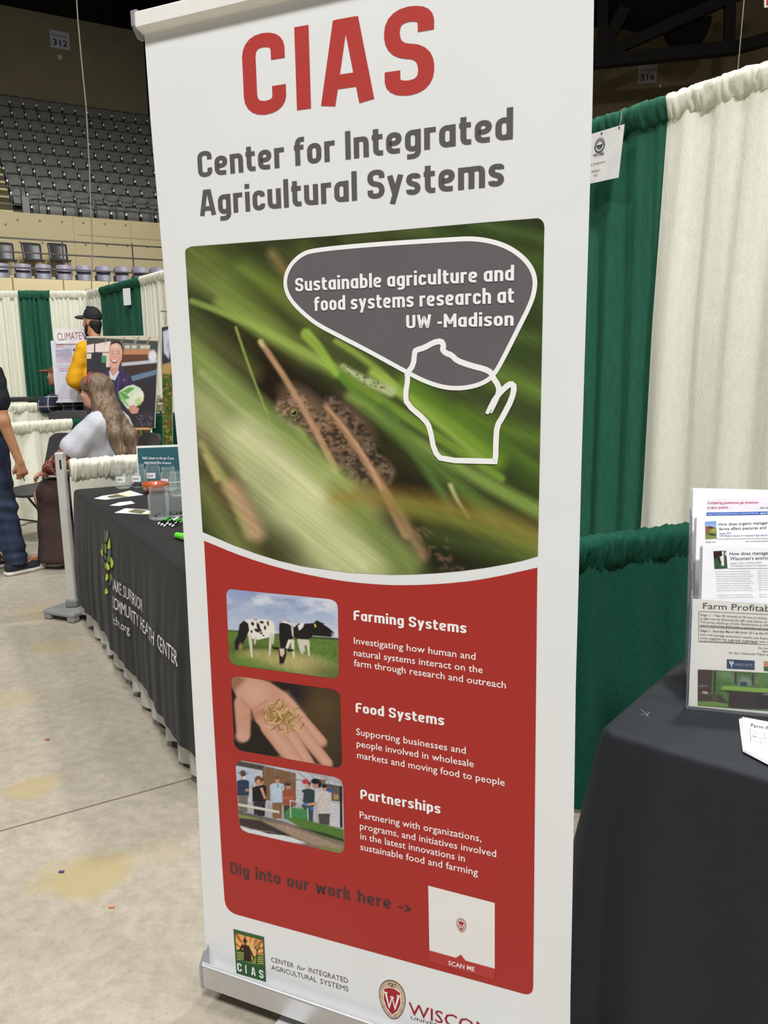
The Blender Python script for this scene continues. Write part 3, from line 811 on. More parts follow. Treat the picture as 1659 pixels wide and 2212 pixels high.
# ---- printed layers
LAY = .0005
def pxpoly(name, pts, off, m, parent=ban, label=None):
    g = G(); V = [PB.px(x, y, off) for x, y in pts]
    bm = bmesh.new(); vv = [bm.verts.new(p) for p in V]; f = bm.faces.new(vv)
    f.normal_update()
    if f.normal.dot(Vector(BN)) < 0: f.normal_flip()
    bmesh.ops.triangulate(bm, faces=[f]); bm.verts.index_update()
    g.add([v.co.copy() for v in bm.verts], [[v.index for v in q.verts] for q in bm.faces]); bm.free()
    return mk(name, g, m, parent, label=label)
def smoothc(P, it=2, closed=False):
    P = [np.array(p, float) for p in P]
    for _ in range(it):
        Q = [] if closed else [P[0]]
        for i in range(len(P) if closed else len(P) - 1):
            a, b = P[i], P[(i + 1) % len(P)]; Q += [a * .75 + b * .25, a * .25 + b * .75]
        P = Q if closed else Q + [P[-1]]
    return P
red = mat('red_print_panel', (166, 47, 41), .42, .015, 5, spec=.3)
arc = smoothc([(441, 1168), (528, 1204), (627, 1233.6), (726, 1253.5), (794, 1261), (863, 1264.8), (955, 1261.7), (1047.5, 1251.5), (1161, 1226)], 2)
redp = [tuple(p) for p in arc] + [(1160.6, 1250), (1156, 1700)] + [tuple(p) for p in roundpoly([(1154, 1800), (1151.8, 2152), (900, 2083)], 20, False)][1:-1] + \
       [tuple(p) for p in roundpoly([(700, 2031), (487, 1968), (482.5, 1900)], 24, False)][1:-1] + [(480, 1866), (460, 1530)]
pxpoly('red_panel', redp, LAY, red)
# ---- main photograph print: toad in the grass
cv = Canvas(392, 464, 1184, 1252, (74, 84, 44), 1.25); cv.setcrop(380, 460, 2.0232)
nA = cv.noise(420, 60, 36, 1); nB = cv.noise(160, 26, 40, 2); nC = cv.noise(500, 300, 0, 3)
cv.mul(.55 + .9 * nA); cv.mul(.7 + .6 * nC)
B_ = cv.cap
# dark upper edge and right side
cv.ell(300, 60, 420, 60, -4, 120, (44, 46, 30), .7); cv.ell(1250, 60, 500, 110, -2, 160, (40, 50, 30), .75)
cv.ell(1500, 500, 260, 500, 20, 260, (44, 62, 30), .6)
cv.ell(270, 610, 210, 110, 40, 90, (52, 38, 26), .95); cv.ell(400, 690, 120, 110, 40, 70, (36, 26, 18), .95); cv.ell(420, 780, 150, 100, 50, 100, (48, 34, 24), .9)
cv.ell(560, 420, 150, 200, 20, 150, (92, 88, 40), .4)
for (a, b, c, d, w_, sf, col, al) in [
    (60, 160, 560, 640, 30, 60, (132, 142, 66), .7), (40, 250, 420, 520, 26, 50, (146, 158, 84), .6), (150, 180, 640, 420, 40, 70, (112, 128, 52), .6),
    (300, 240, 620, 480, 24, 45, (128, 148, 58), .6), (200, 300, 480, 560, 26, 50, (120, 146, 54), .55), (420, 180, 480, 260, 16, 26, (164, 140, 92), .7),
    (560, 170, 760, 330, 40, 60, (92, 110, 44), .6), (60, 420, 330, 640, 26, 50, (70, 84, 36), .6),
    (1010, 60, 1640, 220, 24, 60, (84, 108, 48), .8), (1300, 40, 1640, 120, 16, 36, (92, 118, 52), .8), (760, 110, 1100, 70, 16, 50, (110, 116, 60), .5),
    (1400, 520, 1640, 560, 20, 50, (98, 126, 56), .7), (1380, 700, 1640, 800, 36, 60, (120, 150, 56), .8), (1560, 300, 1640, 420, 20, 50, (70, 96, 44), .8),
    (1250, 880, 1640, 1010, 34, 50, (104, 134, 40), .9), (1000, 720, 1640, 1160, 30, 40, (96, 130, 34), .8), (1100, 800, 1640, 1240, 22, 34, (72, 100, 30), .9),
    (1480, 600, 1640, 650, 22, 40, (60, 84, 38), .8), (900, 560, 1250, 760, 26, 30, (86, 108, 44), .7)]:
    B_(a, b, c, d, w_, w_ * .8, sf, col, al)
# dark hollow under the toad and at the lower right
cv.ell(640, 900, 300, 150, 48, 80, (40, 30, 22), .9); cv.ell(1000, 1230, 280, 150, 40, 120, (44, 34, 24), .95)
cv.ell(1180, 1430, 250, 170, 45, 110, (36, 30, 20), .95); cv.ell(1400, 1500, 300, 80, 10, 90, (38, 48, 24), .9)
# toad body
toadc = (110, 90, 74)
cv.poly([(432, 850), (455, 812), (505, 790), (520, 762), (545, 775), (560, 806), (600, 850), (640, 880), (650, 800), (700, 800), (760, 850), (820, 920), (870, 1000), (880, 1050), (940, 1090), (955, 1130), (940, 1190), (880, 1200), (850, 1160), (800, 1205), (760, 1180), (700, 1110), (620, 1010), (540, 960), (480, 920), (440, 885)], (96, 82, 66), 1, 4)
cv.ell(560, 850, 110, 60, 42, 30, (124, 102, 82), .9); cv.ell(480, 850, 40, 46, 20, 20, (142, 112, 92), .8)
cv.ell(690, 960, 150, 66, 48, 30, (116, 92, 72), .8); cv.ell(790, 900, 110, 44, 52, 24, (104, 84, 68), .8)
cv.ell(900, 1120, 60, 44, 40, 16, (104, 88, 68), .9); cv.ell(810, 1150, 36, 60, 0, 14, (112, 94, 74), .9)
tm = cv.mask([(432, 850), (455, 805), (520, 762), (560, 806), (640, 880), (650, 800), (700, 795), (820, 915), (955, 1130), (900, 1210), (760, 1190), (620, 1020), (440, 900)], 8)
sp = cv.noise(16, 13, 10, 8, 2); sp2 = cv.noise(34, 30, 0, 9, 2)
cv.mul(np.clip((sp - .5) * 2.6 + .95, .5, 1.35), tm); cv.mul(.6 + .8 * sp2, tm)
cv.ell(800, 1130, 8, 90, -10, 14, (40, 32, 24), .8); cv.ell(860, 1075, 80, 8, 10, 12, (44, 34, 26), .8); cv.ell(880, 1175, 70, 10, 30, 12, (40, 30, 22), .8)
for q in range(46):
    a = cv.rng.rand(); px_, py_ = 520 + a * 330 + cv.rng.randn() * 28, 850 + a * 300 + cv.rng.randn() * 40
    cv.ell(px_, py_, 5, 4, 0, 5, (158, 140, 112), .5); cv.ell(px_ + 7, py_ + 5, 5, 4, 0, 5, (44, 34, 26), .6)
cv.ell(515, 873, 24, 24, 0, 5, (60, 56, 34), 1); cv.ell(515, 872, 18, 18, 0, 4, (140, 134, 84), .9); cv.ell(517, 874, 11, 9, 0, 3, (12, 10, 8), 1); cv.ell(512, 869, 3, 3, 0, 2, (200, 200, 190), .9)
cv.ell(500, 925, 34, 8, 35, 8, (176, 160, 146), .5); cv.ell(480, 915, 8, 22, 20, 6, (50, 40, 32), .6)
# litter lower right
for q in range(30):
    x, y = 1040 + q * 7 + cv.rng.randn() * 24, 1370 + q * 7 + cv.rng.randn() * 26
    cv.ell(x, y, 7 + 6 * cv.rng.rand(), 4, cv.rng.rand() * 90, 5, (140, 108, 84), .5)
cv.ell(830, 1220, 90, 26, 5, 24, (124, 106, 80), .6); cv.ell(880, 1300, 90, 60, 20, 60, (96, 84, 60), .5)
# stems over the toad
for (a, b, c, d, r1, r2, sf, col, al, bd) in [
    (70, 385, 720, 700, 13, 19, 8, (130, 150, 70), .95, -20), (190, 395, 700, 690, 20, 22, 26, (142, 164, 76), .85, 10), (60, 460, 330, 700, 20, 26, 50, (120, 128, 72), .6, 0),
    (700, 690, 1420, 1160, 25, 20, 11, (116, 142, 48), .95, 0), (720, 710, 960, 900, 15, 20, 7, (98, 132, 44), .9, 20), (760, 800, 1640, 1330, 20, 34, 18, (126, 148, 70), .9, 20),
    (570, 530, 700, 700, 26, 14, 9, (144, 170, 62), .9, -6), (700, 560, 980, 780, 13, 19, 8, (136, 156, 66), .85, -14),
    (860, 700, 1340, 1060, 20, 34, 14, (152, 174, 76), .95, -10), (1000, 760, 1400, 1080, 30, 44, 30, (112, 144, 40), .9, 0),
    (730, 670, 940, 780, 10, 24, 10, (166, 176, 126), .95, 8),
    (905, 860, 1200, 1290, 28, 20, 16, (86, 114, 54), .9, -12), (900, 890, 1400, 1340, 26, 26, 26, (108, 134, 58), .8, 0), (820, 860, 1640, 1460, 14, 20, 20, (84, 108, 48), .7, 24),
    (1200, 1190, 1280, 1330, 10, 5, 8, (178, 176, 120), .9, 6),
    ]:
    B_(a, b, c, d, r1, r2, sf, col, al, bd)
for q in range(26):
    a = cv.rng.rand(); cv.ell(745 + a * 160 + cv.rng.randn() * 6, 680 + a * 90 + cv.rng.randn() * 12, 4, 3, 0, 3, (66, 60, 40), .8)
B_(262, 500, 400, 880, 5, 4, 5, (148, 168, 84), .9, 4); B_(400, 880, 440, 1010, 4, 2, 6, (128, 146, 72), .8)
B_(375, 570, 700, 1130, 12, 15, 7, (170, 136, 104), 1, -14); B_(370, 562, 378, 580, 12, 8, 6, (186, 170, 120), .9)
B_(655, 845, 1010, 1400, 10, 26, 9, (160, 124, 92), 1, -18); B_(960, 1290, 1080, 1500, 26, 22, 20, (140, 112, 78), .9)
B_(662, 850, 900, 1210, 4, 7, 6, (192, 156, 124), .7, -18)
# big soft pale blades lower left
for (a, b, c, d, r1, r2, sf, col, al, bd) in [
    (60, 560, 820, 1290, 26, 60, 60, (150, 166, 92), .85, 30), (70, 780, 900, 1540, 90, 110, 120, (156, 164, 106), .9, 0), (80, 620, 520, 1000, 30, 40, 50, (132, 152, 80), .8, 0),
    (100, 900, 700, 1560, 60, 80, 90, (186, 190, 140), .8, 0), (300, 960, 640, 1240, 50, 70, 70, (208, 208, 166), .75, 0), (520, 1260, 820, 1540, 60, 70, 80, (196, 200, 152), .7, 0),
    (480, 980, 1020, 1540, 20, 40, 40, (140, 156, 80), .7, 20), (700, 1180, 1000, 1560, 20, 44, 40, (110, 128, 62), .8, 0), (110, 700, 380, 960, 8, 10, 20, (176, 184, 130), .7, 0),
    (160, 980, 300, 1160, 6, 8, 10, (178, 180, 128), .7, 0), (540, 950, 760, 1200, 10, 16, 26, (166, 182, 100), .7, 10)]:
    B_(a, b, c, d, r1, r2, sf, col, al, bd)
cv.ell(160, 1080, 50, 150, -25, 60, (92, 70, 40), .8); cv.ell(230, 1240, 60, 130, -25, 50, (88, 72, 46), .8); cv.ell(420, 1480, 90, 70, 0, 60, (78, 68, 40), .7)
B_(110, 1010, 320, 1400, 16, 26, 14, (150, 152, 92), .95, -14); B_(130, 1060, 180, 1160, 12, 16, 10, (172, 160, 106), .8); B_(240, 1200, 350, 1400, 34, 40, 26, (176, 146, 112), .9, -10)
B_(110, 1200, 300, 1500, 30, 50, 50, (128, 132, 74), .8)
B_(700, 1240, 1640, 1440, 40, 44, 50, (144, 124, 50), .8, -50); B_(1000, 1290, 1640, 1500, 24, 40, 50, (130, 140, 56), .8, -20)
B_(1100, 1400, 1640, 1540, 20, 30, 60, (104, 124, 56), .6)
st = cv.noise(260, 7, 38, 12, 2); cv.mul(.86 + .26 * st)
g_ = cv.c.mean(-1, keepdims=True); cv.c = g_ + (cv.c - g_) * .86; cv.c = .16 * (np.clip(cv.c, 0, 1) / .16) ** 1.22
phot = [tuple(p) for p in roundpoly([(438, 1149), (419.5, 850), (399.3, 533.5), (700, 511), (1176.5, 469), (1172, 700), (1162, 1201.4)], [0, 0, 14, 0, 22, 0, 0], False)]
phot += [tuple(p) for p in smoothc([(1162, 1201.4), (1121, 1213.7), (1022.5, 1231), (923.7, 1240), (825, 1242), (726, 1235), (627, 1218.7), (528, 1187.6), (438, 1149)], 1)][1:-1]
print_grid('photograph_print', PB, phot, cv, LAY, ban, 560, 560, 'printed photograph of a brown toad among green grass')
# grey speech shape and state outline
def CP(pts, ox, oy, k): return [(ox + a / k, oy + b / k) for a, b in pts]
bub = smoothc(CP([(600, 163), (860, 138), (1200, 117), (1300, 112), (1390, 126), (1465, 155), (1530, 205), (1566, 262), (1572, 320), (1555, 390), (1500, 500), (1450, 600), (1395, 705), (1345, 745), (1265, 766), (1180, 765), (1090, 737), (1000, 690), (850, 607), (710, 535), (620, 488), (560, 440), (510, 390), (482, 340), (478, 285), (500, 230), (545, 185)], 380, 460, 2.0232), 2, True)
pxpoly('speech_shape', [tuple(p) for p in bub], LAY * 2.2, mat('grey_print', (100, 97, 100), .42, .02, 8, spec=.3))
def ppath(name, pts, wpx, off, m, closed=False, parent=ban):
    Q = np.array([PB.uv(*p) for p in pts]); g = G()
    V, F = ribbon(Q, wpx / FPX * 1.62, closed)
    g.add([PB.pt(a, b, off) for a, b in V], F); return mk(name, g, m, parent)
wprint = mat('white_print_ink', (246, 246, 245), .42, .01, 10, spec=.3)
ppath('outline_stroke', bub, 8.0, LAY * 3, wprint, True)
wis = smoothc(CP([(1050, 600), (1085, 590), (1130, 565), (1162, 560), (1172, 580), (1166, 597), (1180, 612), (1208, 622), (1228, 645), (1290, 667), (1350, 682), (1380, 697), (1388, 722), (1410, 752), (1414, 785), (1395, 825), (1372, 870), (1368, 868), (1400, 805), (1440, 762), (1465, 745), (1481, 758), (1470, 812), (1430, 890), (1405, 930), (1400, 990), (1398, 1085), (1385, 1085), (1165, 1080), (1130, 1040), (1112, 940), (1092, 905), (1010, 835), (1005, 790), (1015, 730), (1012, 700), (1040, 665), (1045, 610)], 380, 460, 2.0232), 1, True)
WSPLIT = int(np.argmin([abs(p[0] - (380 + 1370 / 2.0232)) + abs(p[1] - (460 + 872 / 2.0232)) for p in wis]))
ppath('state_outline', wis[:WSPLIT + 1], 10.2, LAY * 3.4, wprint); ppath('state_outline', wis[WSPLIT:] + wis[:2], 10.2, LAY * 3.9, wprint)
# lettering
def line(s, L, R, h, m, style='block', off=LAY * 4.2, parent=ban, **k):
    g = G(); text_on(g, s, PB, L, R, h, off, style, **k); return mk('lettering', g, m, parent)
redink = mat('red_ink', (178, 62, 57), .42, .01, spec=.3); greyink = mat('grey_ink', (92, 89, 91), .42, .01, spec=.3)
LO = LAY
line('CIAS', (529, 253.5), (938.5, 198.5), 175, redink, off=LO, gap=.125)
line('Center for Integrated', (428.8, 384), (1108, 300.5), 56, greyink, off=LO, space=.24)
line('Agricultural Systems', (432.5, 467), (1089, 401), 56, greyink, off=LO, space=.24)
line('Sustainable agriculture and', (639.5, 630), (1111, 606), 29, wprint)
line('food systems research at', (680.5, 672), (1111, 654), 30, wprint)
line('UW -Madison', (878.6, 709.5), (1110, 703.5), 28.5, wprint)
line('Farming Systems', (764.6, 1339), (1008, 1368), 21.5, wprint, off=LO * 2)
line('Food Systems', (769, 1538), (960, 1567), 21, wprint, off=LO * 2)
line('Partnerships', (779, 1725), (952, 1757.5), 21, wprint, off=LO * 2)
line('Dig into our work here ->', (498.5, 1886), (889, 1974), 24, mat('dark_ink', (76, 48, 50), .42), off=LO * 2, space=.34)
for s, L, R in [('Investigating how human and', (765, 1390), (1027.5, 1425)), ('natural systems interact on the', (765, 1416), (1043, 1454)), ('farm through research and outreach', (765, 1438), (1093, 1487)),
                ('Supporting businesses and', (770, 1586.7), (1006.5, 1628)), ('people involved in wholesale', (771, 1612), (1023.5, 1657)), ('markets and moving food to people', (772, 1637), (1090.5, 1697.5)),
                ('Partnering with organizations,', (777.5, 1766), (1040, 1818)), ('programs, and initiatives involved', (778, 1790), (1072, 1851)), ('in the latest innovations in', (779, 1812), (1004.5, 1861)), ('sustainable food and farming', (779, 1835), (1032.7, 1891))]:
    line(s, L, R, 15.0, wprint, 'sans', LO * 2, bold=.004)

# ---- three small photographs
def rq(pts, r=17): return [tuple(p) for p in roundpoly(pts, r)]
c1 = Canvas(484, 1264, 738, 1472, (140, 156, 196), 1.0); c1.setcrop(460, 1250, 3.569)
X, Y = (c1.X - 460) * 3.569, (c1.Y - 1250) * 3.569
hz = 395 + (X - 120) * .075
c1.blend(np.clip((Y - 80) / 300, 0, 1) * .75, (190, 200, 216))
cl = c1.noise(150, 80, 8, 21, 4); c1.blend(np.clip((cl - .46) * 4, 0, 1) * np.clip((X - 60) / 300, .35, 1) * .85, (214, 218, 226))
cl = c1.noise(120, 50, 8, 25, 3); c1.blend(np.clip((cl - .55) * 4, 0, 1) * .5, (120, 134, 170))
gr = np.clip((Y - hz) / 3, 0, 1); c1.blend(gr, (92, 120, 52))
c1.blend(np.clip(1 - abs(Y - hz - 8) / 14, 0, 1) * np.clip((X - 600) / 60, 0, 1), (44, 58, 34)); c1.blend(np.clip(1 - abs(Y - hz - 4) / 9, 0, 1) * (X < 220), (52, 78, 40))
gn = c1.noise(18, 12, 20, 22, 3); c1.mul(.7 + .6 * gn, gr)
c1.ell(300, 540, 190, 40, 3, 30, (74, 84, 40), .8); c1.ell(450, 620, 180, 50, 6, 36, (176, 166, 104), .8); c1.ell(700, 660, 190, 70, 10, 40, (186, 172, 116), .85); c1.ell(330, 580, 90, 24, 0, 24, (180, 172, 110), .6)
hay = c1.noise(30, 5, 60, 23, 2); c1.mul(.75 + .5 * hay, gr * np.clip((Y - 520) / 60, 0, 1)); c1.ell(880, 720, 140, 50, 10, 40, (84, 96, 50), .7); c1.ell(250, 640, 130, 40, 8, 30, (100, 130, 56), .6)
W_, K_ = (226, 222, 212), (30, 26, 28)
P_ = c1.poly
P_([(205, 345), (250, 318), (330, 312), (420, 318), (462, 335), (476, 380), (468, 430), (440, 450), (350, 470), (290, 460), (262, 430), (215, 420)], W_, 1, 3)
P_([(205, 350), (240, 322), (272, 345), (280, 400), (262, 440), (235, 500), (205, 545), (172, 552), (165, 490), (190, 440)], K_, 1, 3)
for a in [(285, 440, 300, 600, 14, 8), (330, 450, 322, 500, 8, 6), (448, 430, 436, 585, 12, 7), (468, 430, 462, 500, 8, 5)]: c1.cap(a[0], a[1], a[2], a[3], a[4], a[5], 3, (206, 200, 188), 1)
for (x, y, a, b, r_) in [(306, 348, 12, 16, -20), (350, 370, 12, 34, -15), (376, 336, 18, 10, 10), (402, 378, 9, 18, 0), (424, 344, 8, 20, -10), (340, 400, 24, 12, 30), (298, 408, 8, 12, 0), (372, 420, 10, 8, 0), (388, 438, 9, 6, 0), (330, 318, 12, 4, 0), (365, 395, 18, 8, 60)]: c1.ell(x, y, a, b, r_, 3, K_, 1)
c1.ell(212, 525, 12, 24, 10, 8, (176, 140, 110), .8)
P_([(512, 350), (548, 322), (590, 330), (615, 370), (622, 430), (605, 490), (580, 540), (520, 530), (508, 440)], K_, 1, 3)
P_([(525, 338), (548, 322), (600, 340), (612, 365), (580, 348), (548, 340)], W_, 1, 3); P_([(600, 350), (620, 400), (622, 450), (612, 440), (606, 390)], W_, 1, 3)
c1.cap(590, 480, 560, 560, 12, 9, 3, W_, 1); c1.cap(612, 480, 624, 605, 14, 7, 3, (214, 206, 190), 1)
P_([(500, 530), (570, 535), (566, 590), (545, 660), (528, 672), (512, 660), (510, 600)], K_, 1, 3); P_([(512, 540), (548, 540), (552, 572), (535, 604), (520, 590)], (212, 190, 170), 1, 4)
P_([(448, 524), (500, 528), (504, 548), (470, 545)], K_, 1, 2); P_([(568, 540), (624, 545), (622, 562), (572, 562)], K_, 1, 2); c1.ell(530, 660, 12, 7, 0, 3, (150, 130, 120), 1)
P_([(618, 380), (660, 345), (740, 345), (790, 340), (830, 340), (880, 370), (930, 410), (935, 430), (905, 450), (840, 445), (770, 440), (745, 465), (690, 478), (640, 465), (620, 440)], K_, 1, 3)
P_([(655, 365), (680, 342), (705, 345), (690, 380), (665, 400)], W_, 1, 3); P_([(650, 465), (740, 470), (745, 500), (748, 600), (735, 598), (722, 510), (705, 520), (712, 560), (695, 565), (692, 590), (676, 570), (660, 520)], (204, 196, 180), 1, 3)
P_([(775, 345), (800, 318), (822, 330), (860, 345), (850, 360), (800, 360)], K_, 1, 2); c1.ell(788, 362, 7, 14, -20, 2, (220, 190, 60), 1); c1.ell(922, 426, 10, 9, 0, 3, (150, 140, 140), .9); c1.cap(812, 322, 850, 342, 3, 2, 2, (200, 190, 180), 1)
c1.cap(480, 440, 495, 425, 3, 3, 3, K_, 1)
print_grid('photograph_print', PB, rq([(489, 1269.5), (730, 1296), (733, 1467), (496, 1434.5)]), c1, LAY * 2, ban, 220, 175, 'printed photograph of three black and white cows')
c2 = Canvas(494, 1454, 744, 1664, (34, 28, 24), 1.0); c2.setcrop(460, 1250, 3.569)
c2.ell(850, 1000, 170, 190, 0, 160, (96, 74, 44), .8); c2.ell(900, 1300, 160, 160, 0, 160, (74, 60, 40), .7); c2.ell(640, 880, 70, 90, 0, 60, (22, 22, 34), .8)
sk, skd, skl = (196, 146, 124), (150, 100, 78), (214, 168, 146)
c2.poly([(140, 760), (200, 735), (330, 760), (440, 800), (560, 880), (640, 960), (700, 1060), (680, 1130), (600, 1240), (480, 1240), (420, 1210), (330, 1100), (300, 1010), (200, 950), (150, 830)], sk, 1, 8)
c2.poly([(140, 750), (200, 740), (250, 780), (210, 830), (170, 860), (140, 840)], (128, 90, 60), .8, 20)
c2.cap(230, 960, 235, 1205, 66, 52, 10, sk, 1); c2.ell(225, 1215, 46, 44, 0, 16, (204, 158, 138), .8)
for a in [(430, 1140, 640, 1420, 66, 60, 4), (560, 1150, 740, 1430, 56, 46, 2), (640, 1130, 880, 1420, 52, 42, 1), (640, 1040, 840, 1255, 50, 38, 0)][::-1]:
    c2.cap(a[0] + 6, a[1] + 10, a[2] + 6, a[3] + 12, a[4], a[5], 8, skd, .9); c2.cap(a[0], a[1], a[2], a[3], a[4] - 3, a[5] - 3, 8, sk, 1); c2.cap(a[0] - 10, a[1] - 14, a[2] - 8, a[3] - 12, a[4] * .4, a[5] * .4, 24, skl, .6)
c2.ell(320, 880, 90, 70, 20, 50, skl, .7); c2.ell(380, 1030, 90, 26, -20, 24, (172, 108, 88), .7); c2.cap(300, 1010, 420, 940, 5, 4, 10, (160, 100, 80), .7); c2.cap(560, 900, 690, 1060, 20, 16, 30, skl, .6)
c2.cap(220, 930, 290, 1010, 6, 5, 14, (160, 104, 84), .6)
for q in range(150):
    r_ = c2.rng.randn(2); x, y = 540 + r_[0] * 62 + r_[1] * 12, 1070 + r_[1] * 62 + r_[0] * 10
    if abs(x - 540) > 160 or abs(y - 1070) > 140: continue
    a = c2.rng.rand() * 3.14; L_ = 24
    col = [(190, 158, 96), (216, 186, 126), (138, 104, 54), (168, 134, 76)][q % 4]
    c2.cap(x - L_ * math.cos(a) + 2, y - L_ * math.sin(a) + 3, x + L_ * math.cos(a), y + L_ * math.sin(a) + 3, 5, 2.5, 3, (92, 62, 34), .7)
    c2.cap(x - L_ * math.cos(a), y - L_ * math.sin(a), x + L_ * math.cos(a), y + L_ * math.sin(a), 5, 2.5, 2, col, 1)
print_grid('photograph_print', PB, rq([(499, 1458.5), (735, 1491), (739.5, 1660), (507, 1618.5)]), c2, LAY * 2, ban, 220, 175, 'printed photograph of an open hand holding grain')
c3 = Canvas(504, 1634, 750, 1850, (168, 168, 172), 1.0); c3.setcrop(460, 1250, 3.569)
P_ = c3.poly
P_([(175, 1400), (420, 1440), (700, 1490), (1010, 1600), (1010, 1720), (175, 1720)], (186, 190, 200), 1, 2)
P_([(380, 1440), (640, 1500), (640, 1760), (380, 1700)], (122, 92, 66), 1, 3); P_([(175, 1400), (390, 1440), (385, 1480), (175, 1440)], (70, 66, 62), 1, 4); P_([(190, 1470), (320, 1480), (320, 1640), (190, 1600)], (170, 186, 206), .9, 4)
for a in [(640, 1480, 740, 1560), (730, 1490, 800, 1560), (860, 1520, 940, 1640), (470, 1440, 480, 1520), (600, 1540, 800, 1580), (400, 1440, 400, 1500), (560, 1440, 620, 1530)]: c3.cap(*a, 4, 4, 3, (120, 120, 122), .9)
P_([(810, 1570), (1000, 1600), (1000, 1720), (880, 1710), (870, 1620)], (72, 60, 54), .9, 3); P_([(880, 1620), (920, 1625), (918, 1670), (880, 1662)], (50, 86, 150), 1, 3); P_([(930, 1660), (970, 1668), (968, 1705), (930, 1700)], (170, 132, 90), 1, 3); P_([(880, 1720), (1005, 1740), (1005, 1920), (900, 1900)], (190, 192, 198), 1, 3)
P_([(975, 1600), (995, 1600), (1000, 1920), (980, 1920)], (34, 34, 38), 1, 2); P_([(815, 1545), (870, 1550), (870, 1580), (812, 1575)], (120, 104, 84), 1, 3)
def fig(x, y0, y1, w_, top, bot, skin=(184, 140, 116), hair=(70, 50, 40), mid=.55):
    ym = y0 + (y1 - y0) * mid
    P_([(x - w_, y0 + 10), (x - w_ * .4, y0), (x + w_ * .4, y0), (x + w_, y0 + 12), (x + w_ * .95, ym), (x - w_ * .95, ym)], top, 1, 3)
    P_([(x - w_ * .8, ym), (x + w_ * .8, ym), (x + w_ * .7, y1), (x - w_ * .7, y1)], bot, 1, 3)
    c3.ell(x, y0 - 24, 18, 24, 0, 3, skin, 1); c3.ell(x, y0 - 40, 20, 14, 0, 3, hair, 1)
fig(372, 1590, 1830, 40, (26, 24, 28), (26, 24, 30)); fig(232, 1550, 1800, 48, (40, 56, 82), (112, 104, 96), mid=.5)
c3.ell(232, 1500, 38, 7, 5, 3, (92, 70, 54), 1); c3.ell(232, 1488, 20, 12, 5, 3, (92, 70, 54), 1); c3.ell(240, 1536, 14, 12, 0, 3, (200, 204, 214), 1); c3.ell(262, 1630, 14, 10, 0, 4, (186, 140, 116), 1)
fig(348, 1600, 1820, 46, (32, 26, 32), (40, 40, 52)); c3.ell(350, 1552, 30, 32, 0, 5, (106, 56, 36), 1); c3.ell(350, 1566, 15, 20, 0, 4, (196, 150, 128), 1); c3.cap(375, 1620, 400, 1690, 10, 9, 3, (192, 148, 124), 1); c3.ell(300, 1600, 14, 12, 0, 4, (186, 146, 124), 1)
fig(495, 1575, 1850, 50, (178, 194, 212), (128, 98, 66), hair=(128, 72, 46)); c3.cap(450, 1600, 452, 1730, 11, 9, 3, (172, 188, 206), 1); c3.cap(540, 1600, 535, 1720, 11, 9, 3, (160, 176, 196), 1); c3.cap(500, 1585, 500, 1612, 4, 3, 2, (40, 44, 60), 1)
fig(580, 1625, 1850, 44, (150, 76, 56), (60, 50, 50)); c3.ell(572, 1580, 22, 12, 0, 3, (70, 60, 56), 1); c3.cap(545, 1690, 620, 1690, 10, 10, 4, (168, 96, 72), 1); c3.cap(555, 1588, 592, 1590, 4, 4, 2, (30, 28, 30), 1)
fig(735, 1620, 1880, 50, (44, 60, 66), (60, 66, 84)); c3.ell(712, 1565, 26, 20, 0, 3, (186, 50, 62), 1); c3.ell(720, 1595, 16, 14, 0, 3, (196, 170, 156), 1)
P_([(640, 1640), (700, 1650), (690, 1740), (650, 1730)], (178, 186, 192), .9, 3)
fig(858, 1640, 1900, 56, (196, 190, 188), (74, 70, 72), hair=(22, 18, 20), mid=.66); c3.ell(792, 1590, 26, 32, 0, 4, (180, 136, 112), 1); c3.ell(790, 1562, 36, 22, 0, 4, (22, 18, 20), 1); c3.ell(824, 1590, 14, 26, 0, 4, (24, 20, 22), 1)
c3.cap(826, 1680, 800, 1740, 14, 12, 3, (190, 184, 184), 1); c3.cap(800, 1735, 715, 1742, 11, 9, 3, (192, 146, 120), 1); c3.ell(708, 1738, 18, 12, 0, 3, (60, 110, 190), 1); c3.ell(768, 1775, 18, 12, 0, 3, (60, 110, 190), 1)
P_([(190, 1730), (510, 1790), (515, 1810), (190, 1750)], (206, 202, 196), 1, 2); P_([(195, 1810), (390, 1850), (400, 1870), (200, 1840)], (122, 140, 66), 1, 5); P_([(195, 1790), (380, 1830), (540, 1870), (600, 1890), (560, 1895), (195, 1815)], (78, 62, 64), .8, 4)
P_([(560, 1790), (600, 1760), (730, 1780), (730, 1870), (600, 1860), (555, 1840)], (66, 132, 78), 1, 5)
for a in [(595, 1710, 600, 1850), (595, 1710, 700, 1730), (780, 1760, 790, 1870), (730, 1770, 735, 1870)]: c3.cap(*a, 4, 4, 2, (196, 196, 194), 1)
P_([(195, 1840), (400, 1860), (560, 1880), (1015, 2010), (1015, 2125), (700, 2060), (205, 1960)], (122, 108, 96), 1, 3)
P_([(200, 1845), (400, 1870), (560, 1930), (600, 1980), (400, 1950), (205, 1900)], (62, 52, 52), 1, 5); P_([(380, 1870), (560, 1900), (1000, 2060), (1000, 2090), (760, 2050), (560, 1960)], (158, 138, 118), .9, 6)
P_([(205, 1905), (300, 1935), (460, 1955), (620, 2000), (720, 2040), (600, 2040), (400, 2000), (240, 1965)], (214, 216, 220), .95, 5); P_([(350, 1940), (560, 1970), (600, 1985), (420, 1965)], (36, 34, 36), 1, 4)
P_([(560, 1850), (640, 1840), (1010, 1935), (1012, 2030), (860, 1990), (660, 1910)], (82, 118, 52), 1, 5); P_([(640, 1910), (860, 1985), (1012, 2030), (1012, 2010), (860, 1960)], (38, 44, 30), .9, 6); P_([(800, 2060), (1015, 2080), (1015, 2120), (900, 2115)], (124, 132, 76), .9, 6)
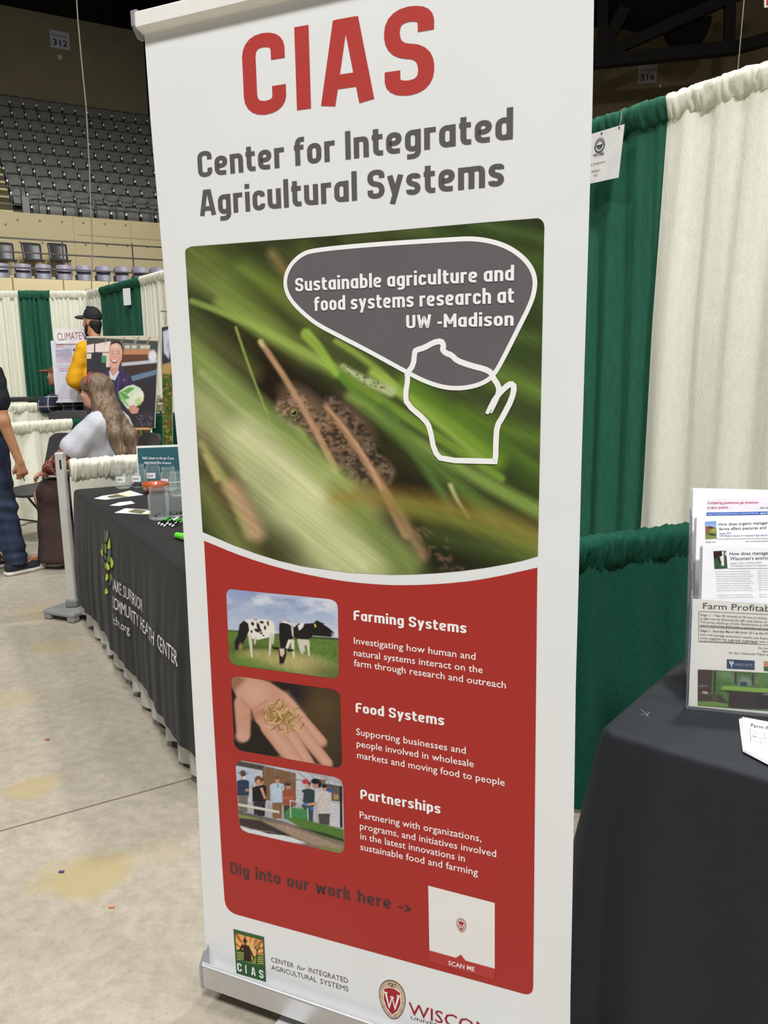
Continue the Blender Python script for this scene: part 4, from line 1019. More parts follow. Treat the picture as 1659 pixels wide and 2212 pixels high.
c3.mul(.78 + .44 * c3.noise(14, 10, 10, 33, 3))
print_grid('photograph_print', PB, rq([(509, 1640), (741, 1681), (745, 1845.5), (518, 1794)], 18), c3, LAY * 2, ban, 220, 175, 'printed photograph of people gathered in a greenhouse')

# ---- white card with the crest, caption band
pxpoly('white_card', [(925.3, 1912.4), (1069, 1949.9), (1069, 2093), (928, 2054)], LAY * 2, mat('card_white', (228, 226, 224), .42, .01))
pxpoly('caption_band', [(928, 2052), (985, 2068), (996, 2061), (1006, 2074), (1069, 2091.5), (1068.6, 2116), (929, 2077)], LAY * 3, mat('band_red', (176, 54, 50), .42, .01))
line('SCAN ME', (969.5, 2083), (1026, 2097.5), 10, wprint, 'sans', LAY * 4, bold=.01)
stone = mat('crest_stone', (196, 172, 148), .45, .06, 90); cred = mat('crest_red', (160, 28, 42), .42, .01); dline = mat('crest_line', (92, 66, 56), .45)
def crest(cx, cy, w_, h_, off, sl=.26):
    def E_(s): return [(cx + w_ * s * (math.cos(a) * (1 - .16 * math.sin(a))), cy + h_ * s * math.sin(a) + sl * w_ * s * math.cos(a)) for a in np.linspace(0, 2 * math.pi, 36)[:-1]]
    pxpoly('crest', E_(1.0), off, dline); pxpoly('crest', E_(.95), off + LAY * .5, stone)
    for a in np.linspace(0, 2 * math.pi, 11)[:-1]:
        if w_ < 15: break
        p = [(cx + w_ * s * math.cos(a), cy + h_ * s * math.sin(a) + sl * w_ * s * math.cos(a)) for s in (.70, .93)]
        ppath('crest_joint', p, .9, off + LAY, dline)
    sh = [(-.62, -.50), (-.2, -.62), (.2, -.62), (.62, -.50), (.66, .1), (.42, .52), (0, .80), (-.42, .52), (-.66, .1)]
    pxpoly('shield', [(cx + a * w_ * 1.06, cy + b * h_ * 1.04 + sl * w_ * a) for a, b in sh], off + LAY * 1.0, mat('cream', (230, 224, 212), .45))
    pxpoly('shield', [(cx + a * w_ * .95, cy + b * h_ * .94 + sl * w_ * a) for a, b in sh], off + LAY * 1.5, cred)
    W_ = [(-.50, -.30), (-.22, .40), (0, -.14), (.22, .40), (.50, -.30)]
    ppath('crest_letter', [(cx + a * w_, cy + b * h_ + sl * w_ * a) for a, b in W_], w_ * .17, off + LAY * 2, wprint)
    for a, b in ((-.50, -.30), (.50, -.30), (0, -.14)):
        if w_ > 15: ppath('crest_letter', [(cx + (a - .15) * w_, cy + b * h_ + sl * w_ * (a - .15)), (cx + (a + .15) * w_, cy + b * h_ + sl * w_ * (a + .15))], 3, off + LAY * 2, wprint)
    if w_ > 15:
        for sx in (-1, 1):
            ppath('crest_scroll', [(cx + sx * (.12 + .16 * math.cos(t)) * w_, cy - (.74 + .09 * math.sin(t)) * h_ + sl * w_ * sx * .12) for t in np.linspace(0, 5, 12)], 1.4, off + LAY * 1.6, dline)
crest(847.6, 2159, 28.5, 42, LAY)
crest(997, 1998, 10.5, 15, LAY * 3)
wred = mat('wordmark_red', (150, 30, 48), .42, .01)
line('WISCONSIN', (883, 2190), (1128, 2261), 27, wred, 'sans', LAY, bold=.006)
line('UNIVERSITY OF', (888, 2201), (1010, 2236), 6.5, mat('soft_black', (60, 52, 56), .42), 'sans', LAY)
ink = mat('soft_purple_black', (74, 62, 74), .42)
line('CENTER', (586, 2077), (635, 2090.8), 10.5, ink, 'sans', LAY); line('for', (641.5, 2093), (660.5, 2098), 9.5, ink, 'sans', LAY, shear=.3); line('INTEGRATED', (667, 2100), (752.5, 2124), 11.3, ink, 'sans', LAY)
line('AGRICULTURAL', (586.5, 2094), (684.5, 2122), 10.7, ink, 'sans', LAY); line('SYSTEMS', (692, 2124.2), (753, 2142), 11.3, ink, 'sans', LAY)
# ---- green square logo with farmer and fork
gq = [(504.2, 2006.3), (570.7, 2023.7), (575.2, 2121), (511, 2102)]
pxpoly('logo_square', gq, LAY, mat('logo_green', (52, 92, 50), .42, .02))
c4 = Canvas(503, 2008, 577, 2094, (226, 150, 78), .5); c4.setcrop(480, 1960, 5.184)
for k in range(18):
    a = math.radians(180 + k * 10 + 4); c4.poly([(300, 520), (300 + 420 * math.cos(a), 520 + 420 * math.sin(a)), (300 + 420 * math.cos(a + .09), 520 + 420 * math.sin(a + .09))], (150, 72, 34) if k % 2 else (238, 184, 116), .9, 3)
c4.ell(300, 500, 90, 110, 0, 60, (244, 206, 140), .6)
c4.ell(200, 620, 130, 150, 0, 4, (58, 92, 40), 1); c4.ell(420, 680, 110, 150, 0, 4, (58, 92, 40), 1)
for k in range(4): c4.ell(200, 640 + k * 24, 120, 140, 0, 2, (196, 190, 110), 1); c4.ell(200, 646 + k * 24, 118, 138, 0, 2, (64, 98, 42), 1); c4.ell(430, 690 + k * 24, 110, 140, 0, 2, (196, 190, 110), 1); c4.ell(430, 697 + k * 24, 108, 138, 0, 2, (64, 98, 42), 1)
dk = (52, 34, 24)
c4.poly([(220, 430), (255, 410), (300, 440), (330, 560), (320, 612), (240, 600), (245, 500)], dk, 1, 3)
c4.cap(225, 430, 200, 480, 14, 11, 3, dk, 1); c4.cap(200, 480, 240, 500, 10, 9, 3, dk, 1); c4.cap(290, 440, 350, 560, 13, 9, 3, dk, 1); c4.ell(255, 385, 17, 24, 0, 3, dk, 1); c4.ell(256, 376, 36, 7, 8, 3, dk, 1); c4.ell(252, 358, 16, 12, 0, 3, dk, 1)
c4.cap(386, 640, 392, 480, 7, 7, 3, dk, 1); c4.cap(392, 490, 366, 440, 6, 5, 3, dk, 1); c4.cap(392, 490, 420, 440, 6, 5, 3, dk, 1)
for x in (366, 384, 402, 420): c4.cap(x, 460, x, 370, 4, 3, 2, dk, 1)
print_grid('logo_picture', PB, [(508.5, 2015), (568, 2030.6), (570.2, 2087.6), (512.8, 2072)], c4, LAY * 2, ban, 110, 100)
for ch, x, y in (('C', 513.5, 2096.5), ('I', 531, 2101.5), ('A', 543.5, 2105.5), ('S', 560.5, 2111)): line(ch, (x, y), (x + {'C': 9.5, 'I': 2.6, 'A': 9.5, 'S': 9.5}[ch], y + {'C': 2.6, 'I': .8, 'A': 2.6, 'S': 2.6}[ch]), 17.5, wprint, 'block', LAY * 2)
# ------------------------------------------------------------------ drapes
def cloth_mat(name, rgb, trans, var=.05, sheen=0, st=(1, 1, 1), b=.2):
    return mat(name, rgb, .8, var, 60, bump=b, bscale=180, trans=trans, spec=.15, sheen=sheen, stretch=st)
green_c = cloth_mat('green_drape', (44, 98, 77), .12, .10, .0, (1, 1, .25))
white_c = cloth_mat('white_drape', (246, 241, 222), .18, .05, 0, (1, 1, .3))
gskirt = cloth_mat('green_low_drape', (22, 74, 58), .08, .12)
pipe_m = mat('pipe_aluminium', (196, 197, 192), .38, .04, metal=.3)
def drape(label, p0, p1, ztop, zbot, m, seed, folds=9, amp=.03, group=None, sr=.034, hh=.10, flare=(0, 0), name='drape', ncol=None, dens=1.0, front=0):
    """p0,p1: xy of the pole axis. thing > gathered header sleeve + hanging panel"""
    p0 = np.array([p0[0], p0[1], 0.]); p1 = np.array([p1[0], p1[1], 0.])
    L_ = np.linalg.norm(p1 - p0); d = (p1 - p0) / L_; nrm = np.array([d[1], -d[0], 0])
    if nrm @ (CO - p0) < 0: nrm = -nrm
    rg = np.random.RandomState(seed)
    t = thing(name, label, 'curtain', (p0 + p1) / 2 + np.array([0, 0, zbot]), group)
    fr = [(rg.uniform(.6, 1.5), rg.uniform(0, 6.28), rg.uniform(.4, 1)) for _ in range(4)]
    n = ncol or int(max(24, folds * 10)); mrows = 22
    g = G(); V = []
    for j in range(mrows + 1):
        v = j / mrows; z = ztop - hh * .8 - (ztop - hh * .8 - zbot) * v
        k = .45 + .55 * min(1, v * 1.6)
        for i in range(n + 1):
            u = i / n
            o = 0
            for q, (f, ph, a) in enumerate(fr): o += a * math.sin(2 * math.pi * folds * f * (u + .012 * math.sin(3 * v + q + seed)) + ph + .5 * math.sin(2.2 * v + q))
            o = o / 2.2
            o = math.copysign(abs(o) ** .8, o) * amp * k + .25 * amp * k * math.sin(2 * math.pi * folds * 3.1 * u + seed) * (1 - v)
            s = -.010 + u * (L_ + .020) + flare[0] * v * (1 - u) + flare[1] * v * u
            V.append(p0 + d * s + nrm * (o + .004 * (seed % 3) + front * min(1, v * 3)) + np.array([0, 0, z]))
    g.v = [tuple(p) for p in V]
    g.f = [(j * (n + 1) + i, (j + 1) * (n + 1) + i, (j + 1) * (n + 1) + i + 1, j * (n + 1) + i + 1) for j in range(mrows) for i in range(n)]
    mk('hanging_panel', g, m, t, smooth=True)
    # header sleeve gathered round the pole: pinched, slanting pleats
    g = G(); nn = int(max(50, L_ * 160 * dens)); k = 14; V = []
    ph = rg.uniform(0, 6, 6)
    for i in range(nn + 1):
        u = i / nn; x = u * L_
        for q in range(k):
            a = 2 * math.pi * q / k
            n1_ = mnoise.noise(Vector((x * 17, a * .6 + seed, seed))); n2_ = mnoise.noise(Vector((x * 46, math.cos(a) * 1.1, math.sin(a) * 1.1 + seed)))
            rd = 1 - abs(math.sin(x * 74 + 5 * n1_ + a * .55 + ph[0])) ** .6
            rr = sr * (.91 + .20 * (1 - 2 * rd) * (.6 + .8 * abs(n1_)) + .10 * n1_ + .14 * n2_)
            cy, cz = math.cos(a) * rr, math.sin(a) * rr
            if cz < 0: cz *= (hh - sr) / sr * (1 + .10 * n1_); cy *= .8
            V.append(p0 + d * x + nrm * cy + np.array([0, 0, ztop - sr + cz]))
    g.v = [tuple(p) for p in V]
    g.f = [(i * k + q, i * k + (q + 1) % k, (i + 1) * k + (q + 1) % k, (i + 1) * k + q) for i in range(nn) for q in range(k)]
    g.f += [tuple(range(k - 1, -1, -1)), tuple(nn * k + q for q in range(k))]
    mk('gathered_header', g, m, t, smooth=True)
    return t
# right booth: tall back drape
q0, q1 = atz(1283, 257, 2.44)[:2], atz(1659, 131, 2.44)[:2]
dR = (q1 - q0) / np.linalg.norm(q1 - q0); qb = q0 + dR * ((atz(1446, 200, 2.44)[:2] - q0) @ dR)
drape('tall dark green drape with gathered top behind the roll-up banner on the right', qb - dR * 1.25, qb - dR * .002, 2.44, .02, green_c, 3, 9, .024, flare=(0, .0), front=-.012)
drape('tall cream drape with gathered top, right of the tall green one', qb + dR * .002, qb + dR * 1.7, 2.44, .02, white_c, 5, 9, .024, flare=(-.040, 0), front=.030)
# low side divider
l0, l1 = atz(1255, 1162, .93)[:2], atz(1480, 1133, .93)[:2]
dl = (l1 - l0) / np.linalg.norm(l1 - l0)
drape('low dark green divider drape behind the black table on the right', l0 - dl * .25, l1 + dl * .20, .935, .02, gskirt, 8, 5, .02, sr=.036, hh=.115, dens=1.3)
# far left drapes
def lx(x): return atz(x, 627.5, 2.44)[:2]
def ly(x): return atz(x, 628 - .272 * (x - 190), 2.44)[:2]
for x0, x1, m, lab, s_ in [(-60, 38.5, white_c, 'tall cream drape at the far left edge, left of the green one', 11), (39.5, 106.5, green_c, 'tall green drape between two cream drapes behind the black-shirted person', 12), (107.5, 187, white_c, 'tall cream drape behind the climate board', 13)]:
    drape(lab, lx(x0), lx(x1), 2.44, .02, m, s_, 6, .05)
for x0, x1, m, lab, s_ in [(190, 217, white_c, 'narrow cream drape in the far booth corner behind the capped man', 14), (218, 303, green_c, 'tall green drape behind the man in the yellow sweatshirt', 15), (304, 352, white_c, 'tall cream drape just left of the banner edge with a rod above', 16), (353, 420, white_c, 'tall cream drape mostly hidden behind the banner', 17)]:
    drape(lab, ly(x0), ly(x1), 2.44, .02, m, s_, 6, .03)
p = lx(188.5); g = G(); tube(g, [(p[0], p[1], .01), (p[0], p[1], 2.46)], .022, 8); t = mk('drape_upright', g, pipe_m, loc=(p[0], p[1], 0), label='upright pole in the corner of the far booth drapes', cat='pole')
g = G(); c_ = aty(191.5, 670, p[1] - .06); rbox(g, 0, 0, 0, .05, .05, .10, .015, Matrix.Translation(Vector(tuple(c_)))); mk('black_clamp', g, mat('black_plastic', (24, 24, 26), .5), loc=c_, label='small black clamp on the far corner pole', cat='clamp')
# low dividers on the left
def lowpair(pts, lab, m, s_, folds=5, dens=1.0):
    (x0, y0, Y0), (x1, y1, Y1) = pts
    a, b = aty(x0, y0, Y0), aty(x1, y1, Y1); z = (a[2] + b[2]) / 2
    drape(lab, a[:2], b[:2], z, .02, m, s_, folds, .035, sr=.04, hh=.115, dens=dens)
lowpair(((-60, 915, 7.25), (152, 906, 8.05)), 'low cream divider drape behind the slotted black chair', white_c, 21)
lowpair(((153, 905, 8.07), (300, 896, 8.55)), 'low green divider drape behind the seated woman', gskirt, 22)
lowpair(((-60, 874, 8.6), (104.5, 868, 9.15)), 'low cream divider drape farther back, in front of the tall green drape', white_c, 23)
lowpair(((105.5, 868, 9.17), (215, 864, 9.5)), 'low green divider drape in front of the plaid-shirted person', gskirt, 24)
# near-left low divider with its upright and base plate
PX = np.array([-1.90, 4.62]); Bd = np.array([.81, .586])
drape('low white satin divider drape behind the Lake Superior table', PX + Bd * .05, PX + Bd * 2.3, .955, .02, mat('white_satin', (226, 222, 206), .5, .03, 30, trans=.15, spec=.4), 31, 8, .03, sr=.042, hh=.13, dens=1.4)
up = thing('drape_upright', 'grey metal upright with square base plate at the left end of the black table', 'post', (PX[0], PX[1], 0))
g = G(); rbox(g, PX[0], PX[1], .53, .05, .05, .94, .008); mk('upright_tube', g, pipe_m, up)
g = G(); rbox(g, PX[0] + .008, PX[1] - .026, .93, .010, .006, .055, .002); mk('slot', g, mat('slot_black', (26, 26, 26), .7), up)
g = G(); rbox(g, PX[0], PX[1], .085, .075, .075, .05, .012); mk('collar', g, mat('collar_grey', (120, 120, 116), .5), up)
T = frame((PX[0], PX[1], 0), (.9, -.44, 0), (.44, .9, 0))
g = G(); rbox(g, 0, 0, .045, .25, .25, .03, .012, T)
for a in (-1, 1):
    for b in (-1, 1): rbox(g, a * .095, b * .095, .018, .055, .055, .034, .01, T)
mk('base_plate', g, mat('base_grey', (150, 150, 150), .5, .04, metal=.3), up)

# ------------------------------------------------------------------ Lake Superior table
TZ = .79
tc0 = atz(157, 1057, TZ)[:2]; tc1 = atz(399, 1234, TZ)[:2]
td = (tc1 - tc0) / np.linalg.norm(tc1 - tc0); tn = np.array([td[1], -td[0]])
if tn @ (-tc0) < 0: tn = -tn
TLEN = 2.46; TWID = .76
tb = -tn  # towards the back of the table
PT_ = Plane((tc0[0], tc0[1], 0), (td[0], td[1], 0), (0, 0, 1))
hemz = [PT_.uv(184, 1308)[1], PT_.uv(300, 1478)[1], PT_.uv(420, 1626)[1]]
hem = float(np.mean(hemz)) + .035
table = thing('trade_show_table', 'long folding table hidden under the black Lake Superior cloth', 'table', (*(tc0 + td * TLEN / 2 + tb * TWID / 2), 0))
T = frame((tc0[0], tc0[1], 0), (td[0], td[1], 0), (tb[0], tb[1], 0))
g = G(); rbox(g, TLEN / 2, TWID / 2, TZ - .03, TLEN - .02, TWID - .02, .04, .01, T); mk('tabletop', g, mat('table_laminate', (180, 176, 168), .5), table)
for a in (.25, TLEN - .25):
    for b in (.12, TWID - .12):
        g = G(); tube(g, [T @ Vector((a, b, .0)), T @ Vector((a, b, TZ - .05))], .014, 8); mk('leg', g, mat('table_leg', (120, 120, 118), .5), table)
def fold(u, v, seed=0):
    """outward offset of the black cloth: u along, v = drop below the top"""
    k = min(1, v / .45)
    return k * (.003 * math.sin(u * 21 + seed) + .0028 * math.sin(u * 37 + 1.3 + seed + v) + .002 * math.sin(u * 63 + 2 * v) + .009 * math.sin(u * 7 + seed * 2)) + .028 * k
blackc = mat('black_polyester', (37, 36, 36), .78, .10, 40, bump=.1, bscale=200, spec=.2, sheen=.05, stretch=(1, 1, .2))
def tablecloth(name, label, T, LEN, WID, Z, m, hemf, hemb, heml, hemr, foldf, nrow=16, rad=.02):
    g = G(); per = []   # perimeter samples (x,y,nx,ny,hem,ucoord)
    N1, N2 = int(LEN * 60), int(WID * 50)
    c = .03
    for i in range(N1 + 1): per.append((c + (LEN - 2 * c) * i / N1, 0, 0, -1, hemf, c + (LEN - 2 * c) * i / N1))
    for k in range(1, 5): a = -math.pi / 2 + math.pi / 2 * k / 5; per.append((LEN - c + c * math.cos(a), c + c * math.sin(a), math.cos(a), math.sin(a), hemf + (hemr - hemf) * k / 5, LEN + .02 * k))
    for i in range(N2 + 1): per.append((LEN, c + (WID - 2 * c) * i / N2, 1, 0, hemr, LEN + .1 + WID * i / N2))
    for k in range(1, 5): a = math.pi / 2 * k / 5; per.append((LEN - c + c * math.cos(a), WID - c + c * math.sin(a), math.cos(a), math.sin(a), hemr, LEN + WID + .1 + .02 * k))
    for i in range(N1 + 1): per.append((LEN - c - (LEN - 2 * c) * i / N1, WID, 0, 1, hemb, LEN + WID + .2 + LEN * i / N1))
    for k in range(1, 5): a = math.pi / 2 + math.pi / 2 * k / 5; per.append((c + c * math.cos(a), WID - c + c * math.sin(a), math.cos(a), math.sin(a), hemb, 5 + .02 * k))
    for i in range(N2 + 1): per.append((0, WID - c - (WID - 2 * c) * i / N2, -1, 0, heml, 6 + WID * i / N2))
    for k in range(1, 5): a = math.pi + math.pi / 2 * k / 5; per.append((c + c * math.cos(a), c + c * math.sin(a), math.cos(a), math.sin(a), heml + (hemf - heml) * k / 5, 7 + .02 * k))
    n = len(per); V = []
    rows = [(0, 'r', a) for a in (90, 60, 30, 0)]
    for (x, y, nx, ny, hm, uu) in per: pass
    lv = []
    for a in (90, 66, 42, 20, 0): lv.append(('arc', math.radians(a)))
    for j in range(1, nrow + 1): lv.append(('drop', j / nrow))
    for kind, q in lv:
        for (x, y, nx, ny, hm, uu) in per:
            if kind == 'arc':
                o = rad * (math.cos(q) - 1); z = Z - rad + rad * math.sin(q) ; f = 0
            else:
                z = (Z - rad) + (hm - (Z - rad)) * q; z += .006 * math.sin(uu * 17) * q; o = foldf(uu, Z - z)
            V.append(T @ Vector((x + nx * o, y + ny * o, z)))
    g.v = [tuple(p) for p in V]
    for j in range(len(lv) - 1):
        for i in range(n):
            g.f.append((j * n + i, (j + 1) * n + i, (j + 1) * n + (i + 1) % n, j * n + (i + 1) % n))
    g.f.append(tuple(range(n)))
    o = mk(name, g, m, loc=tuple(T.translation), smooth=True, label=label, cat='tablecloth')
    return o
cl = tablecloth('tablecloth', 'black tablecloth printed with LAKE SUPERIOR COMMUNITY HEALTH CENTER', T, TLEN, TWID, TZ, blackc, hem, .3, .36, hem, fold)
# white skirt showing below the hem
g = G(); V = []; n = 260; base0 = PT_.pt(0, 0, -.03)
for j in range(9):
    z = (TZ - .06) + (.035 - TZ + .06) * j / 8
    for i in range(n + 1):
        u = .02 + (TLEN - .04) * i / n
        o = -.012 + .018 * math.sin(u * 34 + .8 * math.sin(u * 9)) * (j / 8) + .012 * j / 8
        V.append(PT_.pt(u, z + .012 * math.sin(u * 23) * (j == 8), o))
g.v = [tuple(p) for p in V]; g.f = [(j * (n + 1) + i, (j + 1) * (n + 1) + i, (j + 1) * (n + 1) + i + 1, j * (n + 1) + i + 1) for j in range(8) for i in range(n)]
mk('table_skirt', g, mat('white_plastic_skirt', (206, 206, 198), .35, .03, trans=.3), loc=PT_.pt(1.2, 0, 0), smooth=True, label='white plastic skirt showing below the hem of the black Lake Superior cloth', cat='table skirt')
# printing on the cloth follows its folds
def on_cloth(name, g2d, m, off=.009):
    g = G(); V = []
    for (u, v) in g2d.v2: V.append(PT_.pt(u, v, fold(u * TLEN / TLEN, TZ - v) + off))
    g.v = [tuple(p) for p in V]; g.f = g2d.f
    return mk(name, g, m, cl)
class G2: pass
def cloth_text(s, L, R, h, thin=0):
    V, F, Z, cap = sans_text(s, thin); u0, v0 = PT_.uv(*L); u1, v1 = PT_.uv(*R); hv = PT_.uv(L[0], L[1] - h)[1] - v0
    vm = (v0 + v1) / 2
    x0, x1 = V[:, 0].min(), V[:, 0].max(); t = (V[:, 0] - x0) / (x1 - x0)
    q = G2(); q.v2 = list(zip(u0 + (u1 - u0) * t, v0 + (v1 - v0) * t + V[:, 1] / cap * hv)); q.f = F
    on_cloth('lettering', q, mat('cloth_white_print', (226, 226, 222), .6))
cloth_text('LAKE SUPERIOR', (259.7, 1269), (321, 1322), 23); cloth_text('COMMUNITY HEALTH CENTER', (262, 1307), (405, 1436), 24); cloth_text('lschc.org', (264.6, 1339), (294, 1367), 17)
leafc = {'y': mat('leaf_yellow', (188, 204, 68), .6), 'o': mat('leaf_olive', (110, 124, 66), .6), 'b': mat('leaf_blue', (66, 100, 116), .6), 's': mat('stem_grey', (136, 126, 118), .6)}
k = 0
for c_, pts in [('b', [(310, 125), (335, 170), (345, 250), (340, 325), (318, 290)]), ('o', [(355, 130), (376, 200), (370, 290), (345, 310), (340, 220)]), ('y', [(393, 232), (402, 310), (415, 385), (400, 405), (378, 385), (382, 310)]),
                ('o', [(290, 320), (320, 335), (328, 410), (312, 420)]), ('o', [(325, 320), (350, 330), (362, 400), (350, 465), (328, 440)]), ('y', [(352, 325), (362, 350), (372, 460), (358, 450)]), ('y', [(278, 415), (312, 400), (324, 470), (318, 510), (300, 480)]),
                ('b', [(410, 375), (428, 440), (430, 500), (400, 480), (386, 440)]), ('b', [(330, 480), (360, 470), (380, 520), (370, 555), (340, 530)]), ('o', [(390, 470), (420, 460), (432, 520), (410, 580), (390, 560)]),
                ('y', [(430, 500), (452, 540), (474, 580), (462, 640), (440, 650), (425, 560)]), ('b', [(318, 510), (338, 540), (340, 610), (324, 600)]), ('o', [(345, 565), (368, 600), (362, 670), (340, 630)]), ('y', [(382, 560), (410, 600), (424, 660), (410, 680), (384, 640)]),
                ('b', [(328, 722), (350, 760), (354, 830), (342, 838), (328, 780)]), ('y', [(404, 708), (422, 750), (420, 800), (404, 815), (398, 760)]), ('o', [(430, 712), (460, 750), (462, 820), (436, 830), (426, 770)]), ('b', [(430, 830), (456, 826), (452, 868), (430, 868)]), ('y', [(408, 910), (424, 915), (438, 975), (412, 988), (402, 960)])]:
    P_ = [(180 + a / 6.146, 1120 + b / 6.146) for a, b in pts]; q = G2(); P2 = smoothc([PT_.uv(*p) for p in P_], 1, True)
    q.v2 = [tuple(p) for p in P2]; q.f = [tuple(range(len(P2)))]; on_cloth('logo_leaf', q, leafc[c_], .006 + .0012 * (k % 4)); k += 1
for pts in ([(414, 1262), (405, 1100), (393, 950), (396, 860), (386, 720), (384, 640)], [(393, 950), (372, 880), (356, 830)], [(386, 730), (366, 690), (352, 650)]):
    V, F = ribbon([PT_.uv(180 + a / 6.146, 1120 + b / 6.146) for a, b in pts], .005); q = G2(); q.v2 = V; q.f = F; on_cloth('logo_stem', q, leafc['s'], .012)

# things on the Lake Superior table
jar_glass = glass('jar_glass', (.97, .985, .98), .03, .05)
paper = mat('white_paper', (236, 236, 236), .6, .01); labelp = mat('jar_label', (232, 232, 230), .6); inkd = mat('print_ink', (60, 60, 62), .6)
def jar(x, y, lab, beans=0, word=None, r=.043, h=.135, lface=.35):
    p = atz(x, y, TZ)
    t = thing('glass_jar', lab, 'jar', (p[0], p[1], TZ + .001), 'open glass jars on the black table')
    g = G(); prof = [(0, .0), (r * .8, 0), (r, .008), (r, h * .74), (r * .80, h * .83), (r * .80, h * .87), (r * .86, h * .885), (r * .80, h * .905), (r * .86, h * .93), (r * .80, h * .95), (r * .82, h)]
    inner = [(a - .003, b + (.004 if i < 3 else 0)) for i, (a, b) in enumerate(prof)][::-1]; inner[-1] = (0, .005)
    lathe(g, prof + inner, 28, Matrix.Translation(Vector((p[0], p[1], TZ + .001)))); mk('glass_body', g, jar_glass, t, smooth=True)
    if beans:
        g = G(); rg = random.Random(int(x))
        for q in range(beans):
            a = rg.uniform(0, 6.28); rr = r * .8 * math.sqrt(rg.random()); bm_ = Matrix.Translation(Vector((p[0] + rr * math.cos(a), p[1] + rr * math.sin(a), TZ + .011 + rg.random() * .016))) @ Matrix.Rotation(rg.uniform(0, 3), 4, 'Z')
            lathe(g, [(0, -.006), (.004, -.004), (.0055, 0), (.004, .004), (0, .006)], 6, bm_ @ Matrix.Rotation(1.57, 4, 'X'))
        mk('beans', g, mat('black_beans', (24, 22, 24), .3), t, kind='stuff')
    if word:
        dirc = math.atan2(-p[1], -p[0]) + lface; V = []; hw = .62
        for a in np.linspace(-hw, hw, 9):
            for zz in (h * .30, h * .55): V.append((p[0] + (r + .0012) * math.cos(dirc + a), p[1] + (r + .0012) * math.sin(dirc + a), TZ + zz))
        g = G(); g.v = V; g.f = [(2 * i, 2 * i + 2, 2 * i + 3, 2 * i + 1) for i in range(8)]; lb = mk('paper_label', g, labelp, t)
        Vt, F, Z, cap = sans_text(word, .01); x0, x1 = Vt[:, 0].min(), Vt[:, 0].max(); V = []
        for a, b in Vt:
            th = dirc - hw * .6 + (a - x0) / (x1 - x0) * hw * 1.1; V.append((p[0] + (r + .0022) * math.cos(th), p[1] + (r + .0022) * math.sin(th), TZ + h * .39 + b * .018))
        g = G(); g.v = V; g.f = F; mk('lettering', g, inkd, lb)
    return t
jar(267, 1055, 'empty glass jar at the left end of the jar row, white label', 0, 'safety', lface=-.35); jar(300, 1053, 'glass jar holding a layer of black beans, white label', 60, 'financial', lface=-.3)
jar(332, 1046, 'glass jar in front of the middle of the teal sign, above the orange bowl', 0, 'personal', lface=-.3); jar(366, 1060, 'glass jar right of the orange bowl with a label at its left', 0, 'health', lface=-.7)
jar(385, 1071, 'glass jar just beside the banner edge, right of the orange bowl', 4)
jar(345, 1122, 'large glass jar in front of the orange bowl', 3, None, .047, .15); jar(381, 1116, 'glass jar with a few dark beans beside the green pens', 14, None, .045, .145)
# orange bowl
p = atz(337, 1066, TZ); g = G()
lathe(g, [(0, .002), (.045, .002), (.066, .03), (.073, .058), (.070, .062), (.066, .056), (.058, .03), (.04, .010), (0, .008)], 32, Matrix.Translation(Vector((p[0], p[1], TZ))))
mk('orange_bowl', g, mat('glazed_orange', (176, 84, 44), .25, .06, 30, spec=.6), loc=(p[0], p[1], TZ), smooth=True, label='orange glazed bowl among the glass jars', cat='bowl')
# teal acrylic sign
so = atz(299, 1046, TZ + .002); sy = math.radians(12)
PS = Plane(so, (math.cos(sy), math.sin(sy), 0), (0, .14, 1))
tw, th = PS.uv(384, 967)[0] + .012, PS.uv(293, 963.5)[1]
sg = thing('tabletop_sign', 'teal sign in a clear holder reading Add a bean to the jar', 'sign', so)
def slabp(pl, u0, v0, u1, v1, o0, o1):
    g = G(); V = [pl.pt(a, b, c) for c in (o0, o1) for a, b in ((u0, v0), (u1, v0), (u1, v1), (u0, v1))]
    g.add(V, [(3, 2, 1, 0), (4, 5, 6, 7), (0, 1, 5, 4), (1, 2, 6, 5), (2, 3, 7, 6), (3, 0, 4, 7)]); return g
mk('sign_sheet', slabp(PS, 0, 0, tw, th, -.003, 0), mat('sign_white', (220, 222, 218), .4), sg)
mk('teal_print', slabp(PS, .006, .006, tw - .004, th - .013, .0004, .001), mat('teal_print', (38, 84, 92), .4), sg)
g = G(); text_on(g, 'Add a bean to the jar if you', PS, (307, 992), (375.5, 992.5), 6.2, .0018); mk('lettering', g, wprint, sg)
g = G(); text_on(g, 'experience this stressor.', PS, (311.5, 1001.5), (371, 1002.5), 6, .0018); mk('lettering', g, wprint, sg)
g = slabp(PS, 0, -.001, tw, .002, -.07, .03); mk('clear_foot', g, glass('acrylic', (.985, .99, .995), .02, .02), sg)
# flyers and cards lying on the table
def lying(name, label, cat, pts, z, m, th=.0012):
    P = [atz(x, y, z) for x, y in pts]; g = G(); n = len(P)
    g.add([(p[0], p[1], z - th) for p in P] + [(p[0], p[1], z) for p in P], [tuple(range(n - 1, -1, -1)), tuple(range(n, 2 * n))] + [(i, (i + 1) % n, (i + 1) % n + n, i + n) for i in range(n)])
    c_ = sum(P) / n
    bm = bmesh.new(); vv = [bm.verts.new(v) for v in g.v]
    for f in g.f: bm.faces.new([vv[i] for i in f])
    bmesh.ops.recalc_face_normals(bm, faces=bm.faces[:]); g.f = [tuple(v.index for v in f.verts) for f in bm.faces]; bm.free()
    g.f = [tuple(f) for f in g.f]
    return mk(name, g, m, loc=(c_[0], c_[1], z - th), label=label, cat=cat)
def c4p(pts): return [(220 + a / 7.9, 940 + b / 7.9) for a, b in pts]
